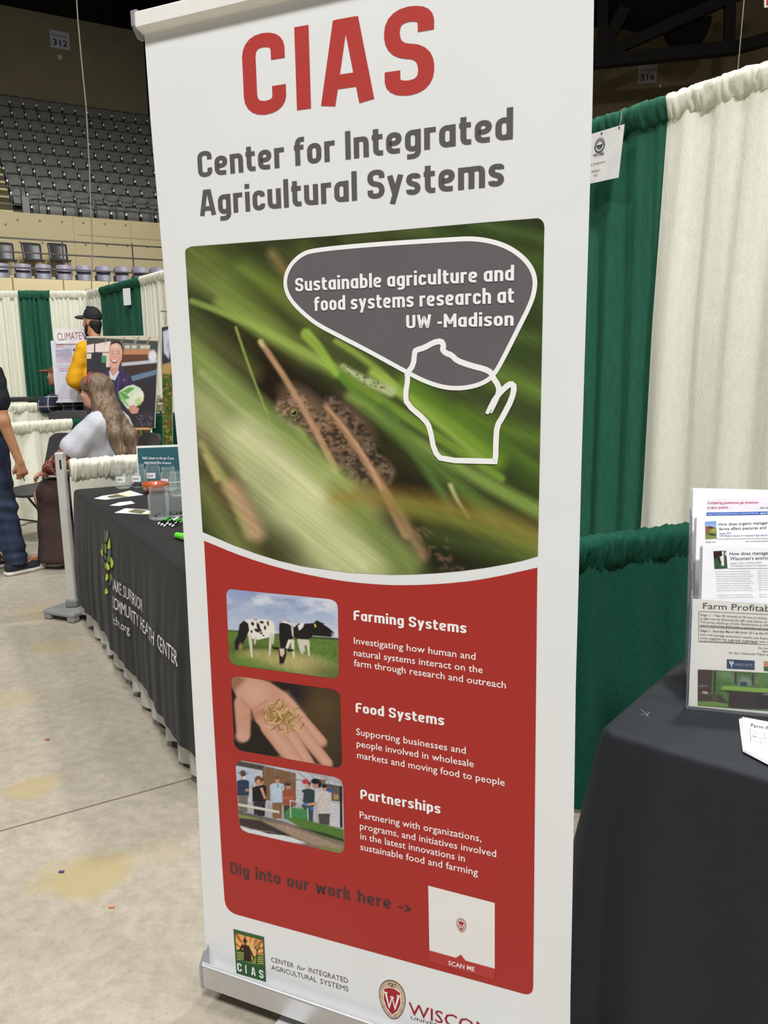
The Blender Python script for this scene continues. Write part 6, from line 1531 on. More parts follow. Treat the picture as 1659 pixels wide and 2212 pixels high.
P_ = cf.poly; n1 = cf.noise(40, 26, 0, 61, 4); cf.mul(.6 + .9 * n1)
cf.ell(650, 980, 90, 60, 0, 40, (120, 150, 104), .6); cf.ell(880, 1060, 120, 50, 0, 30, (132, 150, 130), .7); cf.ell(1090, 1010, 90, 80, 0, 40, (104, 134, 78), .5)
P_([(318, 910), (490, 920), (480, 1200), (318, 1190)], (66, 46, 38), 1, 2); P_([(510, 925), (535, 925), (530, 1200), (505, 1200)], (58, 42, 34), 1, 2); P_([(755, 940), (785, 940), (785, 1100), (755, 1100)], (62, 46, 38), 1, 2); P_([(965, 950), (992, 955), (992, 1120), (965, 1110)], (56, 46, 40), 1, 2)
cf.cap(850, 950, 790, 1080, 7, 7, 2, (84, 84, 78), 1); cf.cap(930, 970, 985, 1110, 7, 7, 2, (70, 64, 58), 1); P_([(825, 1065), (905, 1070), (900, 1120), (825, 1115)], (48, 60, 76), 1, 2); P_([(700, 925), (1400, 950), (1400, 965), (700, 940)], (60, 46, 40), 1, 2)
P_([(600, 1130), (640, 1110), (760, 1120), (1000, 1140), (1400, 1150), (1400, 1200), (1000, 1190), (600, 1165)], (126, 164, 66), 1, 4); P_([(590, 1160), (1000, 1190), (1400, 1215), (1400, 1400), (680, 1380), (690, 1200)], (46, 36, 34), 1, 3); P_([(1020, 1200), (1150, 1215), (1150, 1380), (1020, 1380)], (28, 24, 26), 1, 6)
P_([(318, 1190), (620, 1215), (620, 1235), (318, 1215)], (84, 70, 62), 1, 2); P_([(318, 1215), (600, 1235), (690, 1330), (318, 1300)], (64, 56, 46), 1, 4); P_([(318, 1300), (500, 1300), (680, 1330), (680, 1372), (318, 1350)], (110, 142, 66), 1, 4)
P_([(320, 1110), (400, 1100), (460, 1130), (320, 1130)], (86, 96, 110), 1, 3); cf.ell(405, 1195, 36, 14, 10, 4, (186, 172, 150), 1); cf.ell(520, 1260, 30, 26, 0, 12, (80, 80, 56), 1); P_([(1100, 1210), (1400, 1220), (1400, 1235), (1100, 1222)], (150, 150, 140), .7, 4)
print_grid('flyer_photo', PF, [(1507.4, 1445.5), (1700, 1456), (1700, 1539), (1507.2, 1524)], cf, .0007, fs, 150, 80)

# tiered literature holder behind the sign
ho = atz(1502, 1500, RZ + .002); hr = r_ / np.linalg.norm(r_); back = np.cross(np.array([0, 0, 1.]), hr)
if back[1] < 0: back = -back
lh = thing('literature_holder', 'clear three-tier acrylic brochure holder behind the Farm Profitability sign', 'brochure holder', ho)
HP = lambda u, d_, z: ho + hr * u + back * (d_ + .30 * z) + np.array([0, 0, z])
ul_ = -.006; HW = .235
def acr_panel(name, pts, th, m=acr):
    P = [np.array(p) for p in pts]; n = np.cross(P[1] - P[0], P[2] - P[0]); n /= np.linalg.norm(n); g = G(); k = len(P)
    g.add(P + [p + n * th for p in P], [tuple(range(k - 1, -1, -1)), tuple(range(k, 2 * k))] + [(i, (i + 1) % k, (i + 1) % k + k, i + k) for i in range(k)]); return mk(name, g, m, lh)
# side cheeks with stepped front edge
def PXH(x, y, d_): # point on the plane at depth d_ behind holder front
    pl = Plane(HP(0, d_, 0), hr, (0, 0, 1)); return pl.uv(x, y)
tiers = [(0.035, (1518, 1178), 'white leaflet stack headed How does managed, lowest tier of the holder'), (.085, (1505, 1116), 'white leaflet stack headed How does organic, middle tier of the holder'), (.135, (1497, 1054), 'white leaflet stack headed Comparing greenhouse gas emissions, top tier of the holder')]
tz = []
for d_, (x, y), lab in tiers:
    pl = Plane(HP(0, d_, 0), hr, np.array([0, 0, 1.]) + back * .30); tz.append((pl, *pl.uv(x, y)))
zt = [t_[2] for t_ in tz]
for uu in (ul_ - .004, ul_ + HW):
    pr = [(0, .0), (0, zt[0] * .35), (.035, zt[0] * .62), (.045, zt[0] * .64), (.05, zt[1] * .66), (.09, zt[1] * .70), (.095, zt[2] * .82), (.15, zt[2] * .84), (.15, 0)]
    g = G(); P = [HP(uu, a, b) for a, b in pr]; k = len(P)
    bm = bmesh.new(); vv = [bm.verts.new(p) for p in P] ; f = bm.faces.new(vv); bmesh.ops.triangulate(bm, faces=[f]); bm.verts.index_update()
    fs_ = [tuple(v.index for v in q.verts) for q in bm.faces]; bm.free()
    g.add(P + [p + hr * .0028 for p in P], fs_ + [tuple(i + k for i in q[::-1]) for q in fs_] + [(i, (i + 1) % k, (i + 1) % k + k, i + k) for i in range(k)]); mk('side_cheek', g, acr, lh)
    g = G(); tube(g, [p + hr * .0014 for p in P[:-1]], .0016, 5); mk('cheek_edge', g, edge, lh)
acr_panel('back_panel', [HP(ul_, .15, 0), HP(ul_ + HW, .15, 0), HP(ul_ + HW, .155, zt[2] * .84), HP(ul_, .155, zt[2] * .84)], .0028)
for k, (pl, u_, v_) in enumerate(tz):
    d_ = tiers[k][0] - .006; h0 = [0, zt[0] * .3, zt[1] * .45][k]
    acr_panel('pocket_front', [HP(ul_, d_, h0), HP(ul_ + HW, d_, h0), HP(ul_ + HW, d_ - .004, h0 + .05), HP(ul_, d_ - .004, h0 + .05)], .0025)
    acr_panel('pocket_floor', [HP(ul_, d_, h0), HP(ul_ + HW, d_, h0), HP(ul_ + HW, d_ + .045, h0), HP(ul_, d_ + .045, h0)], .0025)
leafp = mat('leaflet_paper', (232, 231, 236), .55, .01)
for k, (pl, u_, v_) in enumerate(tz):
    lab = tiers[k][2]; t = thing('leaflet_stack', lab, 'leaflets', pl.pt(u_ + .1, v_ - .27))
    for q in range(4):
        m_ = mat('leaflet_paper%d' % (q % 2), [(232, 231, 236), (206, 203, 198)][q % 2], .6)
        mk('leaflet', slabp(pl, u_ - .0015 * q, v_ - .272, u_ + .216, v_ - .0006 * q, -.0012 * (q * 3 + 2), -.0012 * (q * 3) - .0001), m_, t)
    def lt(s, L, R, h, m=inkd, bold=0, off=.0006): g = G(); text_on(g, s, pl, L, R, h, off, bold=bold); mk('lettering', g, m, t)
    if k == 2:
        patch(pl, [(1526, 1078), (1700, 1072), (1700, 1107), (1526.5, 1107)], .0004, mat('pale_header', (218, 214, 222), .6, .03, 40), t)
        lt('Comparing greenhouse gas emissions', (1528, 1088.5), (1638, 1087.5), 5.5, mat('magenta_ink', (176, 58, 96), .6), .008, .0014); lt('of dairy systems', (1528, 1099), (1573, 1098), 5.5, mat('magenta_ink', (176, 58, 96), .6), .008, .0014)
        lt('clas research brief', (1641, 1098.5), (1690, 1098), 4, mat('navy_ink', (52, 62, 130), .6), .01, .0014)
        patch(pl, [(1526, 1107.5), (1700, 1104), (1700, 1111), (1526, 1114)], .0007, mat('blue_bar', (40, 90, 176), .6), t)
        lt('Center for Integrated Agricultural Systems   University of Wisconsin', (1528, 1112), (1638, 1109.5), 2.6, wprint, 0, .0014); lt('April 2022', (1642, 1110.5), (1668, 1110), 3.6, wprint, .01, .0014)
    if k == 1:
        cc = Canvas(1520, 1122, 1552, 1168, (110, 150, 210), .5); cc.setcrop(1450, 1030, 7.627)
        cc.blend(np.clip((cc.Y - 1126) / 14, 0, 1) * .5, (190, 210, 236)); cc.poly([(550, 880), (750, 840), (750, 1030), (560, 1030)], (124, 140, 70), 1, 4); cc.poly([(560, 820), (640, 810), (720, 830), (730, 850), (690, 870), (660, 900), (620, 900), (600, 960), (585, 960), (570, 890)], (136, 84, 62), 1, 4); cc.ell(650, 840, 40, 20, 10, 6, (84, 48, 42), 1); cc.ell(670, 950, 70, 20, 10, 8, (52, 60, 36), 1); cc.ell(700, 880, 60, 30, 0, 10, (156, 168, 80), .7)
        print_grid('leaflet_photo', pl, [(1522.7, 1126), (1547, 1126), (1548.5, 1164.5), (1524, 1164.5)], cc, .0008, t, 40, 50)
        lt('How does organic management', (1552.5, 1135.5), (1677, 1131.5), 6.5, inkd, .004); lt('farms affect pastures and soil', (1553.5, 1145.5), (1672, 1142), 6.5, inkd, .004)
        lt('August 2019', (1554, 1154), (1579, 1153.5), 4, mat('navy_ink', (52, 62, 130), .6)); lt('UW-Madison Center for Integrated Agricultural Systems', (1554, 1159.5), (1676, 1157.5), 4, mat('navy_ink', (52, 62, 130), .6))
        frm(pl, 1548, 1164.3, 1700, 1164.8, -.012, .4, t, .0006, inkd); lt('Background', (1525, 1172.5), (1545, 1172), 3.6); lt('how conventional pastures?  Do', (1611, 1171), (1668, 1169.5), 3.4)
    if k == 0:
        cc = Canvas(1538, 1184, 1576, 1234, (52, 84, 58), .5); cc.setcrop(1450, 1030, 7.627)
        cc.poly([(690, 1210), (840, 1210), (850, 1260), (830, 1320), (790, 1320), (760, 1350), (700, 1340)], (52, 24, 30), 1, 4); cc.poly([(835, 1215), (880, 1210), (860, 1260), (865, 1320), (870, 1470), (830, 1460), (800, 1320), (840, 1300)], (222, 220, 220), 1, 4); cc.poly([(870, 1215), (910, 1215), (905, 1330), (880, 1300)], (40, 30, 34), 1, 4); cc.ell(895, 1270, 14, 30, 0, 6, (200, 198, 200), 1); cc.poly([(760, 1340), (800, 1330), (830, 1420), (800, 1430)], (40, 28, 34), 1, 4); cc.mul(.75 + .5 * cc.noise(10, 16, 0, 71, 2))
        print_grid('leaflet_photo', pl, [(1541, 1189.5), (1568.5, 1189.5), (1571.5, 1228.7), (1543.5, 1228.7)], cc, .0008, t, 40, 50)
        lt('How does managed grazing', (1576, 1199.5), (1700, 1197), 7.5, inkd, .004); lt('Wisconsin\'s environment?', (1577, 1210), (1690, 1208), 7.5, inkd, .004)
        gt = mat('grey_text', (146, 146, 150), .6); lt('Jennifer Taylor and Steve Neary', (1577, 1218.5), (1646, 1216.5), 4, gt); lt('UW-Madison Center for Integrated Agricultural', (1578, 1224), (1684, 1222), 4, gt); frm(pl, 1572, 1228.3, 1700, 1228.9, -.012, .4, t, .0006, inkd)
        body = ['In Wisconsin, the prominence of dairy and livestock', 'farming has led to questions about how raising agri-', 'culture affects the environment. As of 2003, managed', 'grazing was practiced on 25 percent of Wisconsin dairy', 'farms (Taylor and Foltz 2006). Many farmers who', 'practice managed grazing (graziers) have observed', 'environmental benefits resulting from this management', 'system. What have scientific studies shown about the', 'effects of managed grazing on the environment?', '', 'Managed grazing refers to a method of feeding livestock', 'by rotating them through subdivided pastures, pads']
        for i, s in enumerate(body):
            if s: lt(s, (1545.5 + i * .35, 1236 + i * 5.05), (1621 + (i % 3) * 3, 1235 + i * 5.05), 2.6, gt); lt('balance. We found that grazing may be', (1636.5 + i * .35, 1234.5 + i * 5.05), (1696, 1234 + i * 5.05), 2.6, gt)
# loose flyers lying on the cloth
fz = RZ + .003
stk = thing('flyer_stack', 'white flyers lying on the black cloth at the right edge', 'flyer', atz(1640, 1600, RZ))
for q, pts in enumerate(([(1596, 1553), (1700, 1572), (1712, 1660), (1660, 1650), (1604, 1620)], [(1599, 1551), (1700, 1570), (1716, 1662), (1658, 1650), (1604.5, 1622)], [(1603.5, 1548.5), (1703, 1567), (1722, 1656), (1659, 1644), (1605.5, 1619.5)])):
    z = fz + q * .0022; P = [atz(x, y, z) for x, y in pts]; n = len(P)
    g = G(); g.add([(p[0], p[1], z - .0015) for p in P] + [(p[0], p[1], z) for p in P], [tuple(range(n)), tuple(range(2 * n - 1, n - 1, -1))] + [(i, i + n, (i + 1) % n + n, (i + 1) % n) for i in range(n)]); mk('flyer_sheet', g, mat('flyer_white', (236, 235, 242), .55, .01), stk)
zf = fz + .0052
PL_ = Plane(atz(1620, 1580, zf), atz(1700, 1594, zf) - atz(1620, 1580, zf), atz(1606, 1548, zf) - atz(1607, 1615, zf))
def lf(s, L, R, h, **k): g = G(); text_on(g, s, PL_, L, R, h, .0004, **k); mk('lettering', g, inkd, stk)
lf('Farm Profitability', (1622, 1570), (1720, 1588), 8)
for i in range(3): lf('Stage 1 – Take 20 minutes to fill out an', (1624, 1580 + i * 5), (1712, 1596 + i * 5), 2.6); lf('John will average everyone\'s results', (1625, 1593 + i * 4.5), (1708, 1609 + i * 4.5), 2.6)
g = G()
for a, b in (((1620.5, 1574), (1722, 1592)), ((1620.5, 1574), (1621, 1588)), ((1621, 1589), (1622, 1602)), ((1621, 1588.5), (1722, 1607))):
    V, F = ribbon([PL_.uv(*a), PL_.uv(*b)], .0007); g.add([PL_.pt(p, q, .0004) for p, q in V], F)
mk('box_rule', g, inkd, stk)
# ------------------------------------------------------------------ people: smooth signed-distance bodies meshed as one surface
def surface_nets(f, org, h):
    s = f < 0; nx, ny, nz = f.shape
    c = [s[i:nx - 1 + i, j:ny - 1 + j, k:nz - 1 + k] for i in (0, 1) for j in (0, 1) for k in (0, 1)]
    tot = sum(a.astype(np.int8) for a in c); act = (tot > 0) & (tot < 8)
    I = np.argwhere(act); idx = -np.ones(act.shape, int); idx[act] = np.arange(len(I))
    acc = np.zeros((len(I), 3)); cnt = np.zeros(len(I))
    for ax in range(3):
        o = [a for a in range(3) if a != ax]
        for a in (0, 1):
            for b in (0, 1):
                p = np.zeros(3, int); p[o[0]] = a; p[o[1]] = b; q = p.copy(); q[ax] = 1
                A = f[tuple((I + p).T)]; B = f[tuple((I + q).T)]; m = (A < 0) != (B < 0)
                t = np.where(m, A / (A - B + 1e-12), 0)
                P = (I * 0 + p).astype(float); P[:, ax] = t
                acc[m] += P[m]; cnt[m] += 1
    V = org + (I + acc / cnt[:, None]) * h
    F = []
    for ax in range(3):
        o1, o2 = [(1, 2), (2, 0), (0, 1)][ax]
        sl = [slice(None)] * 3; sh = [slice(None)] * 3; sl[ax] = slice(0, -1); sh[ax] = slice(1, None)
        ch = s[tuple(sl)] != s[tuple(sh)]
        E = np.argwhere(ch); ok = (E[:, o1] > 0) & (E[:, o2] > 0) & (E[:, o1] < f.shape[o1] - 1) & (E[:, o2] < f.shape[o2] - 1); E = E[ok]
        d1 = np.zeros(3, int); d1[o1] = 1; d2 = np.zeros(3, int); d2[o2] = 1
        a, b, c_, d = (idx[tuple((E - x).T)] for x in (0 * d1, d1, d1 + d2, d2))
        flip = s[tuple(E.T)]
        q = np.where(flip[:, None], np.stack([a, b, c_, d], 1), np.stack([d, c_, b, a], 1)); F.append(q)
    F = np.concatenate(F); F = F[(F >= 0).all(1)]
    return V, F
class Body:
    """smooth union of tapered limbs and ellipsoids in local metres"""
    def __init__(s): s.p = []; s.cut = []
    def c(s, a, b, ra, rb, k=.03, sq=(1, 1, 1)): s.p.append(('c', np.array(a, float), np.array(b, float), ra, rb, k)); return s
    def e(s, c, r, k=.03, R=None, sub=False): s.p.append(('e', np.array(c, float), np.array(r, float), R, sub, k)); return s
    def path(s, P, rs, k=.03):
        for i in range(len(P) - 1): s.c(P[i], P[i + 1], rs[i], rs[i + 1], k)
        return s
    def plane(s, n, d): s.cut.append((np.array(n, float) / np.linalg.norm(n), np.array(d, float))); return s
    def mesh(s, h, disp=None):
        lo = np.full(3, 1e9); hi = -lo
        for p in s.p:
            if p[0] == 'c':
                for q, r in ((p[1], p[3]), (p[2], p[4])): lo = np.minimum(lo, q - r - .03); hi = np.maximum(hi, q + r + .03)
            elif not p[4]: m = p[2].max() if p[3] is not None else p[2]; lo = np.minimum(lo, p[1] - m - .03); hi = np.maximum(hi, p[1] + m + .03)
        n = np.ceil((hi - lo) / h).astype(int) + 1
        ax = [(lo[i] + np.arange(n[i]) * h).astype(np.float32) for i in range(3)]
        X, Y, Z = np.meshgrid(*ax, indexing='ij'); f = np.full(X.shape, 1.0, np.float32)
        for p in s.p:
            if p[0] == 'c':
                a, b, ra, rb, k = p[1:]
                r = max(ra, rb) + .07 + k; l2 = np.minimum(a, b) - r; h2 = np.maximum(a, b) + r
            else:
                a, rad, R, sub, k = p[1:]; r = rad.max() + .07 + k; l2 = a - r; h2 = a + r
            i0 = np.clip(((l2 - lo) / h).astype(int), 0, n - 1); i1 = np.clip(((h2 - lo) / h).astype(int) + 2, 1, n)
            sl = tuple(slice(i0[q], i1[q]) for q in range(3)); x, y, z = X[sl], Y[sl], Z[sl]
            if p[0] == 'c':
                d = b - a; L2 = d @ d + 1e-12
                t = np.clip(((x - a[0]) * d[0] + (y - a[1]) * d[1] + (z - a[2]) * d[2]) / L2, 0, 1)
                v = np.sqrt((x - a[0] - t * d[0]) ** 2 + (y - a[1] - t * d[1]) ** 2 + (z - a[2] - t * d[2]) ** 2) - (ra + (rb - ra) * t)
            else:
                u = np.stack([x - a[0], y - a[1], z - a[2]], -1)
                if R is not None: u = u @ np.array(R)
                k0 = np.sqrt(((u / rad) ** 2).sum(-1)); k1 = np.sqrt(((u / rad ** 2) ** 2).sum(-1)) + 1e-9; v = k0 * (k0 - 1) / k1
            g_ = f[sl]; k = max(k, 1e-4)
            if p[0] == 'e' and p[4]: hh = np.clip(.5 - .5 * (g_ + v) / k, 0, 1); f[sl] = g_ * (1 - hh) - v * hh + k * hh * (1 - hh)
            else: hh = np.clip(.5 + .5 * (g_ - v) / k, 0, 1); f[sl] = g_ * (1 - hh) + v * hh - k * hh * (1 - hh)
        if disp is not None: f = f + disp(X, Y, Z).astype(np.float32)
        for nn, d in s.cut: f = np.maximum(f, (X - d[0]) * nn[0] + (Y - d[1]) * nn[1] + (Z - d[2]) * nn[2])
        f[0], f[-1] = 1, 1; f[:, 0], f[:, -1] = 1, 1; f[:, :, 0], f[:, :, -1] = 1, 1
        return surface_nets(f, lo, h)
def bodypart(name, B, h, m, par, T, disp=None, label=None):
    V, F = B.mesh(h, disp); A = np.array(T); W = V @ A[:3, :3].T + A[:3, 3]
    g = G(); g.v = W.tolist(); g.f = [tuple(q) for q in F.tolist()]
    return mk(name, g, m, par, smooth=True, label=label)
def wr(a, s, k=1.0, ph=0):
    """cloth wrinkles"""
    return lambda X, Y, Z: a * (np.sin(s * (Z + .35 * X * k) + ph + 2 * np.sin(s * .35 * Y + Z * 6)) * .6 + .4 * np.sin(s * 1.7 * (Z * .6 - X * .5 + Y * .4) + 1 + ph))
def hand(B, wrist, d, palm_n, side, curl=.5, s=1.0, k=.006):
    """palm, four unequal bent fingers and a thumb leaving the side of the palm"""
    d = np.array(d, float); d /= np.linalg.norm(d); n = np.array(palm_n, float); n -= d * (n @ d); n /= np.linalg.norm(n); w = np.cross(d, n) * side
    W = np.array(wrist, float)
    for q in (-.6, 0, .6): B.c(W + d * .01 * s + w * q * .022 * s, W + d * .078 * s + w * q * .036 * s, .017 * s, .0145 * s, .012)
    for i, (o, L_) in enumerate(((.036, .066), (.013, .076), (-.011, .070), (-.033, .055))):
        b = W + (d * (.085 - .004 * abs(i - 1)) + w * o) * s; p = b; a = curl * (.5 + .12 * i); dr = d
        for j, fr in enumerate((.45, .32, .23)):
            dr = d * math.cos(a) + n * math.sin(a); q = p + dr * L_ * fr * s; B.c(p, q, (.0092 - .001 * j) * s, (.0085 - .001 * j) * s, k); p = q; a += curl * .75
    b = W + (d * .022 + w * .026) * s; m_ = b + (d * .030 + w * .024 + n * .012) * s; e_ = m_ + (d * .030 + w * .004 + n * .014) * s
    B.c(b, m_, .0135 * s, .011 * s, .01); B.c(m_, e_, .0105 * s, .0085 * s, k)
def headshape(B, c, R, s=1.0, jaw=1.0, ears=True):
    """c = head centre, R columns: forward, left, up; face height ~.23"""
    R = np.array(R, float); P = lambda a, b, d: np.array(c) + R @ (np.array([a, b, d]) * s); r3 = lambda *r: np.array(r) * s
    B.e(P(-.012, 0, .035), r3(.098, .076, .092), .02, R); B.e(P(.030, 0, -.030), r3(.062, .060, .085), .03, R)
    B.c(P(.045, 0, -.085), P(.062, 0, -.088), .026 * s * jaw, .022 * s, .03); B.e(P(.078, 0, .032), r3(.020, .052, .016), .02, R)
    B.c(P(.088, 0, .012), P(.108, 0, -.022), .009 * s, .0125 * s, .012); B.e(P(.103, .011, -.027), r3(.009, .009, .007), .006, R); B.e(P(.103, -.011, -.027), r3(.009, .009, .007), .006, R)
    for q in (-1, 1):
        B.e(P(.070, q * .034, -.022), r3(.024, .022, .026), .02, R); B.e(P(.080, q * .032, .006), r3(.014, .018, .012), .008, R, True)
        if ears: B.e(P(-.004, q * .077, -.005), r3(.020, .008, .032), .008, R); B.e(P(.002, q * .086, -.003), r3(.010, .006, .018), .004, R, True)
    B.c(P(.088, -.018, -.052), P(.088, .018, -.052), .0075 * s, .0075 * s, .008); B.c(P(.086, -.015, -.063), P(.086, .015, -.063), .008 * s, .008 * s, .007)
    return P
def features(par, T, P, iris=(70, 50, 38), lip=(168, 96, 86), lipm='lip_pink'):
    A = lambda v: T @ Vector(tuple(map(float, v)))
    for q in (-1, 1):
        g = G(); bm = bmesh.new(); bmesh.ops.create_uvsphere(bm, u_segments=12, v_segments=8, radius=.0125); c_ = A(P(.075, q * .032, .006)); g.add([v.co + c_ for v in bm.verts], [[v.index for v in f.verts] for f in bm.faces]); bm.free()
        mk('eye', g, mat('eye_white', (226, 222, 214), .25), par, smooth=True)
        a, b = A(P(.0855, q * .032, .006)), A(P(.0885, q * .032, .006)); g = G(); tube(g, [a, b], .0058, 10); mk('iris', g, mat('iris_brown', iris, .25), par)
        g = G(); tube(g, [A(P(.088, q * .048, .026)), A(P(.094, q * .032, .031)), A(P(.095, q * .016, .027))], [.0025, .004, .003], 6); mk('eyebrow', g, mat('brow_brown', (62, 44, 34), .8), par)
    g = G(); tube(g, [A(P(.090, -.021, -.057)), A(P(.0965, 0, -.0565)), A(P(.090, .021, -.057))], [.002, .0045, .002], 6); mk('lips', g, mat(lipm, lip, .5), par)
def RZ3(yaw, pitch=0, roll=0):
    return np.array((Matrix.Rotation(yaw, 3, 'Z') @ Matrix.Rotation(-pitch, 3, 'Y') @ Matrix.Rotation(roll, 3, 'X')))
skin_t = mat('skin_tan', (176, 128, 96), .55, .05, 12, spec=.3); skin_l = mat('skin_light', (214, 160, 138), .55, .06, 10, spec=.3)
skin_m = mat('skin_medium', (190, 140, 112), .55, .05, 12, spec=.3)
denim = mat('dark_denim', (26, 34, 56), .8, .25, 14, bump=.15, bscale=90, rgb2=(38, 48, 72), stretch=(1, 1, .5)); blackt = mat('black_tshirt', (24, 26, 32), .85, .1, 12, bump=.1, bscale=120)

# ---- person in black T-shirt at the left edge, seen from behind, facing away to the right
fA = math.radians(58); ra = aty(-7, 1240, 5.72)
TA = Matrix.Translation(Vector((ra[0], ra[1], 0))) @ rot(fA)
pA = thing('person', 'person in black T-shirt, dark jeans and canvas sneakers walking away at the left edge', 'person', (ra[0], ra[1], 0))
RA = RZ3(.1)
hipR, kneeR, ankR = (.0, -.10, .90), (.02, -.13, .50), (.06, -.175, .10); hipL, kneeL, ankL = (0, .10, .90), (.14, .12, .50), (.02, .12, .11)
shR, elR, wrR = (-.0, -.21, 1.46), (.0, -.275, 1.135), (.08, -.30, .835); shL, elL, wrL = (0, .205, 1.47), (.03, .26, 1.17), (.17, .24, .96)
B = Body(); P = headshape(B, (.04, 0, 1.70), RA)
B.c((0, 0, 1.50), (.03, 0, 1.62), .058, .055, .04).c((0, -.14, 1.46), (0, .14, 1.46), .065, .065, .05).c((0, 0, 1.30), (0, 0, 1.05), .135, .115, .08).c((0, -.07, .96), (0, .07, .96), .12, .12, .06)
for s_, e_, w_ in ((shR, elR, wrR), (shL, elL, wrL)): B.path([s_, e_, w_], [.052, .042, .027], .03)
for h_, k_, a_ in ((hipR, kneeR, ankR), (hipL, kneeL, ankL)): B.path([h_, k_, a_], [.085, .058, .042], .04).c(a_, (a_[0] + .12, a_[1], .05), .04, .03, .03)
hand(B, wrR, (.18, .03, -1), (.3, 1, .1), -1, .75); hand(B, wrL, (.2, 0, -1), (.3, -1, .1), 1, .5)
bodypart('body', B, .0095, skin_t, pA, TA); features(pA, TA, P)
B = Body().c((0, -.15, 1.455), (0, .15, 1.455), .085, .085, .06).c((0, 0, 1.36), (0, 0, 1.08), .165, .150, .08).c((0, -.06, 1.30), (0, .06, 1.30), .15, .15, .06).c((0, -.05, 1.0), (0, .05, 1.0), .145, .145, .06).path([shR, (-.004, -.245, 1.27)], [.075, .082], .04).path([shL, (.02, .245, 1.27)], [.075, .082], .04).c((.01, 0, 1.50), (.02, 0, 1.545), .068, .066, .04)
B.plane((0, 0, -1), (0, 0, .93)); B.plane((.1, 0, 1), (.02, 0, 1.545)); 
bodypart('tshirt', B, .011, blackt, pA, TA, wr(.005, 60))
B = Body().c((0, -.06, .97), (0, .06, .97), .142, .142, .06).path([(.0, -.095, .88), (.02, -.125, .50), (.055, -.172, .12)], [.118, .092, .082], .05).path([(0, .095, .88), (.14, .12, .50), (.02, .12, .12)], [.118, .092, .08], .05)
B.plane((0, 0, 1), (0, 0, 1.02)); B.plane((0, 0, -1), (0, 0, .075))
jn = bodypart('jeans', B, .011, denim, pA, TA, lambda X, Y, Z: .006 * np.sin(70 * Z + 14 * X) * np.exp(-((Z - .5) / .16) ** 2) + .007 * np.sin(95 * Z + 10 * Y) * np.exp(-((Z - .13) / .09) ** 2) + .003 * np.sin(40 * Z + 20 * Y))
g = G()
for z_, y_ in ((.86, -.10), (.84, -.12)):
    pass
V, F = ribbon([(-.03, .02), (-.03, -.10), (.015, -.14), (.06, -.10), (.06, .02)], .004); g.add([TA @ Vector((-.126 + .05 * abs(a - .015), -.10 - a * .9, .90 + b)) for a, b in V], F); mk('pocket_stitching', g, mat('stitch_tan', (84, 78, 70), .8), pA)
g = G(); tube(g, [TA @ Vector((-.150, -.055, 1.035)), TA @ Vector((-.152, -.085, .945))], [.007, .009], 8); mk('yellow_pen', g, mat('yellow_plastic', (232, 206, 40), .4), None, loc=TA @ Vector((-.151, -.07, .96)), label='yellow pen clipped in the back pocket of the dark jeans', cat='pen')
g = G(); wv = np.array(wrR); tube(g, [TA @ Vector(tuple(wv + np.array((.010, .018, -.045)))), TA @ Vector(tuple(wv + np.array((.050, .040, -.145))))], .0045, 8); mk('pen', g, mat('blue_grey_pen', (96, 100, 150), .35), None, loc=TA @ Vector(tuple(wv + np.array((.03, .03, -.12)))), label='slim blue-grey pen held in the hand of the black-shirted person', cat='pen')
def sneaker(par, T, a, yaw, m, sole, toe=None, L_=.275, laces=True, nm='sneaker'):
    R = Matrix.Translation(Vector((a[0], a[1], 0))) @ rot(yaw); TT = T @ R
    B = Body().c((-.045, 0, .055), (.10, 0, .042), .043, .034, .03).c((.10, 0, .040), (.175, 0, .036), .036, .030, .03).c((-.05, 0, .06), (-.03, 0, .115), .038, .042, .03); B.plane((0, 0, -1), (0, 0, .018)); B.plane((-.35, 0, 1), (0, 0, .115))
    u = bodypart(nm, B, .007, m, par, TT)
    B = Body().c((-.055, 0, .018), (.10, 0, .018), .047, .045, .02).c((.10, 0, .018), (.18, 0, .02), .045, .036, .02); B.plane((0, 0, -1), (0, 0, .002)); B.plane((0, 0, 1), (0, 0, .028))
    bodypart('sole', B, .006, sole, u, TT)
    if toe: B = Body().e((.175, 0, .034), (.042, .036, .030), .01); B.plane((0, 0, -1), (0, 0, .018)); B.plane((-1, 0, 0), (.155, 0, 0)); bodypart('toe_cap', B, .006, toe, u, TT)
    if laces:
        for k in range(4): g = G(); z_ = .082 - k * .006; x_ = .055 + k * .024; tube(g, [TT @ Vector((x_ - .006, -.026, z_ - .010)), TT @ Vector((x_, 0, z_ + .002)), TT @ Vector((x_ + .006, .026, z_ - .010))], .004, 5); mk('lace', g, mat('lace_white', (214, 214, 208), .7), u)
canvas_b = mat('navy_canvas', (36, 40, 50), .85); rubber = mat('white_rubber', (206, 202, 192), .5)
sneaker(pA, TA, ankR, -.12, canvas_b, rubber, rubber); sneaker(pA, TA, ankL, .1, canvas_b, rubber, rubber)
B = Body().e((.025, 0, 1.745), (.108, .086, .098), .01).e((-.03, 0, 1.70), (.075, .080, .09), .03); B.plane((.8, 0, -1), (.045, 0, 1.72)); bodypart('hair', B, .010, mat('hair_black', (30, 26, 24), .7, .2, 30), pA, TA)

# ---- seated woman in grey T-shirt, facing left
rb = aty(232, 1060, 5.98); fB = math.radians(176)
TB = Matrix.Translation(Vector((rb[0], rb[1], 0))) @ rot(fB)
pB = thing('person', 'seated woman with long brown hair, glasses and grey T-shirt over a dark red patterned top', 'person', (rb[0], rb[1], 0))
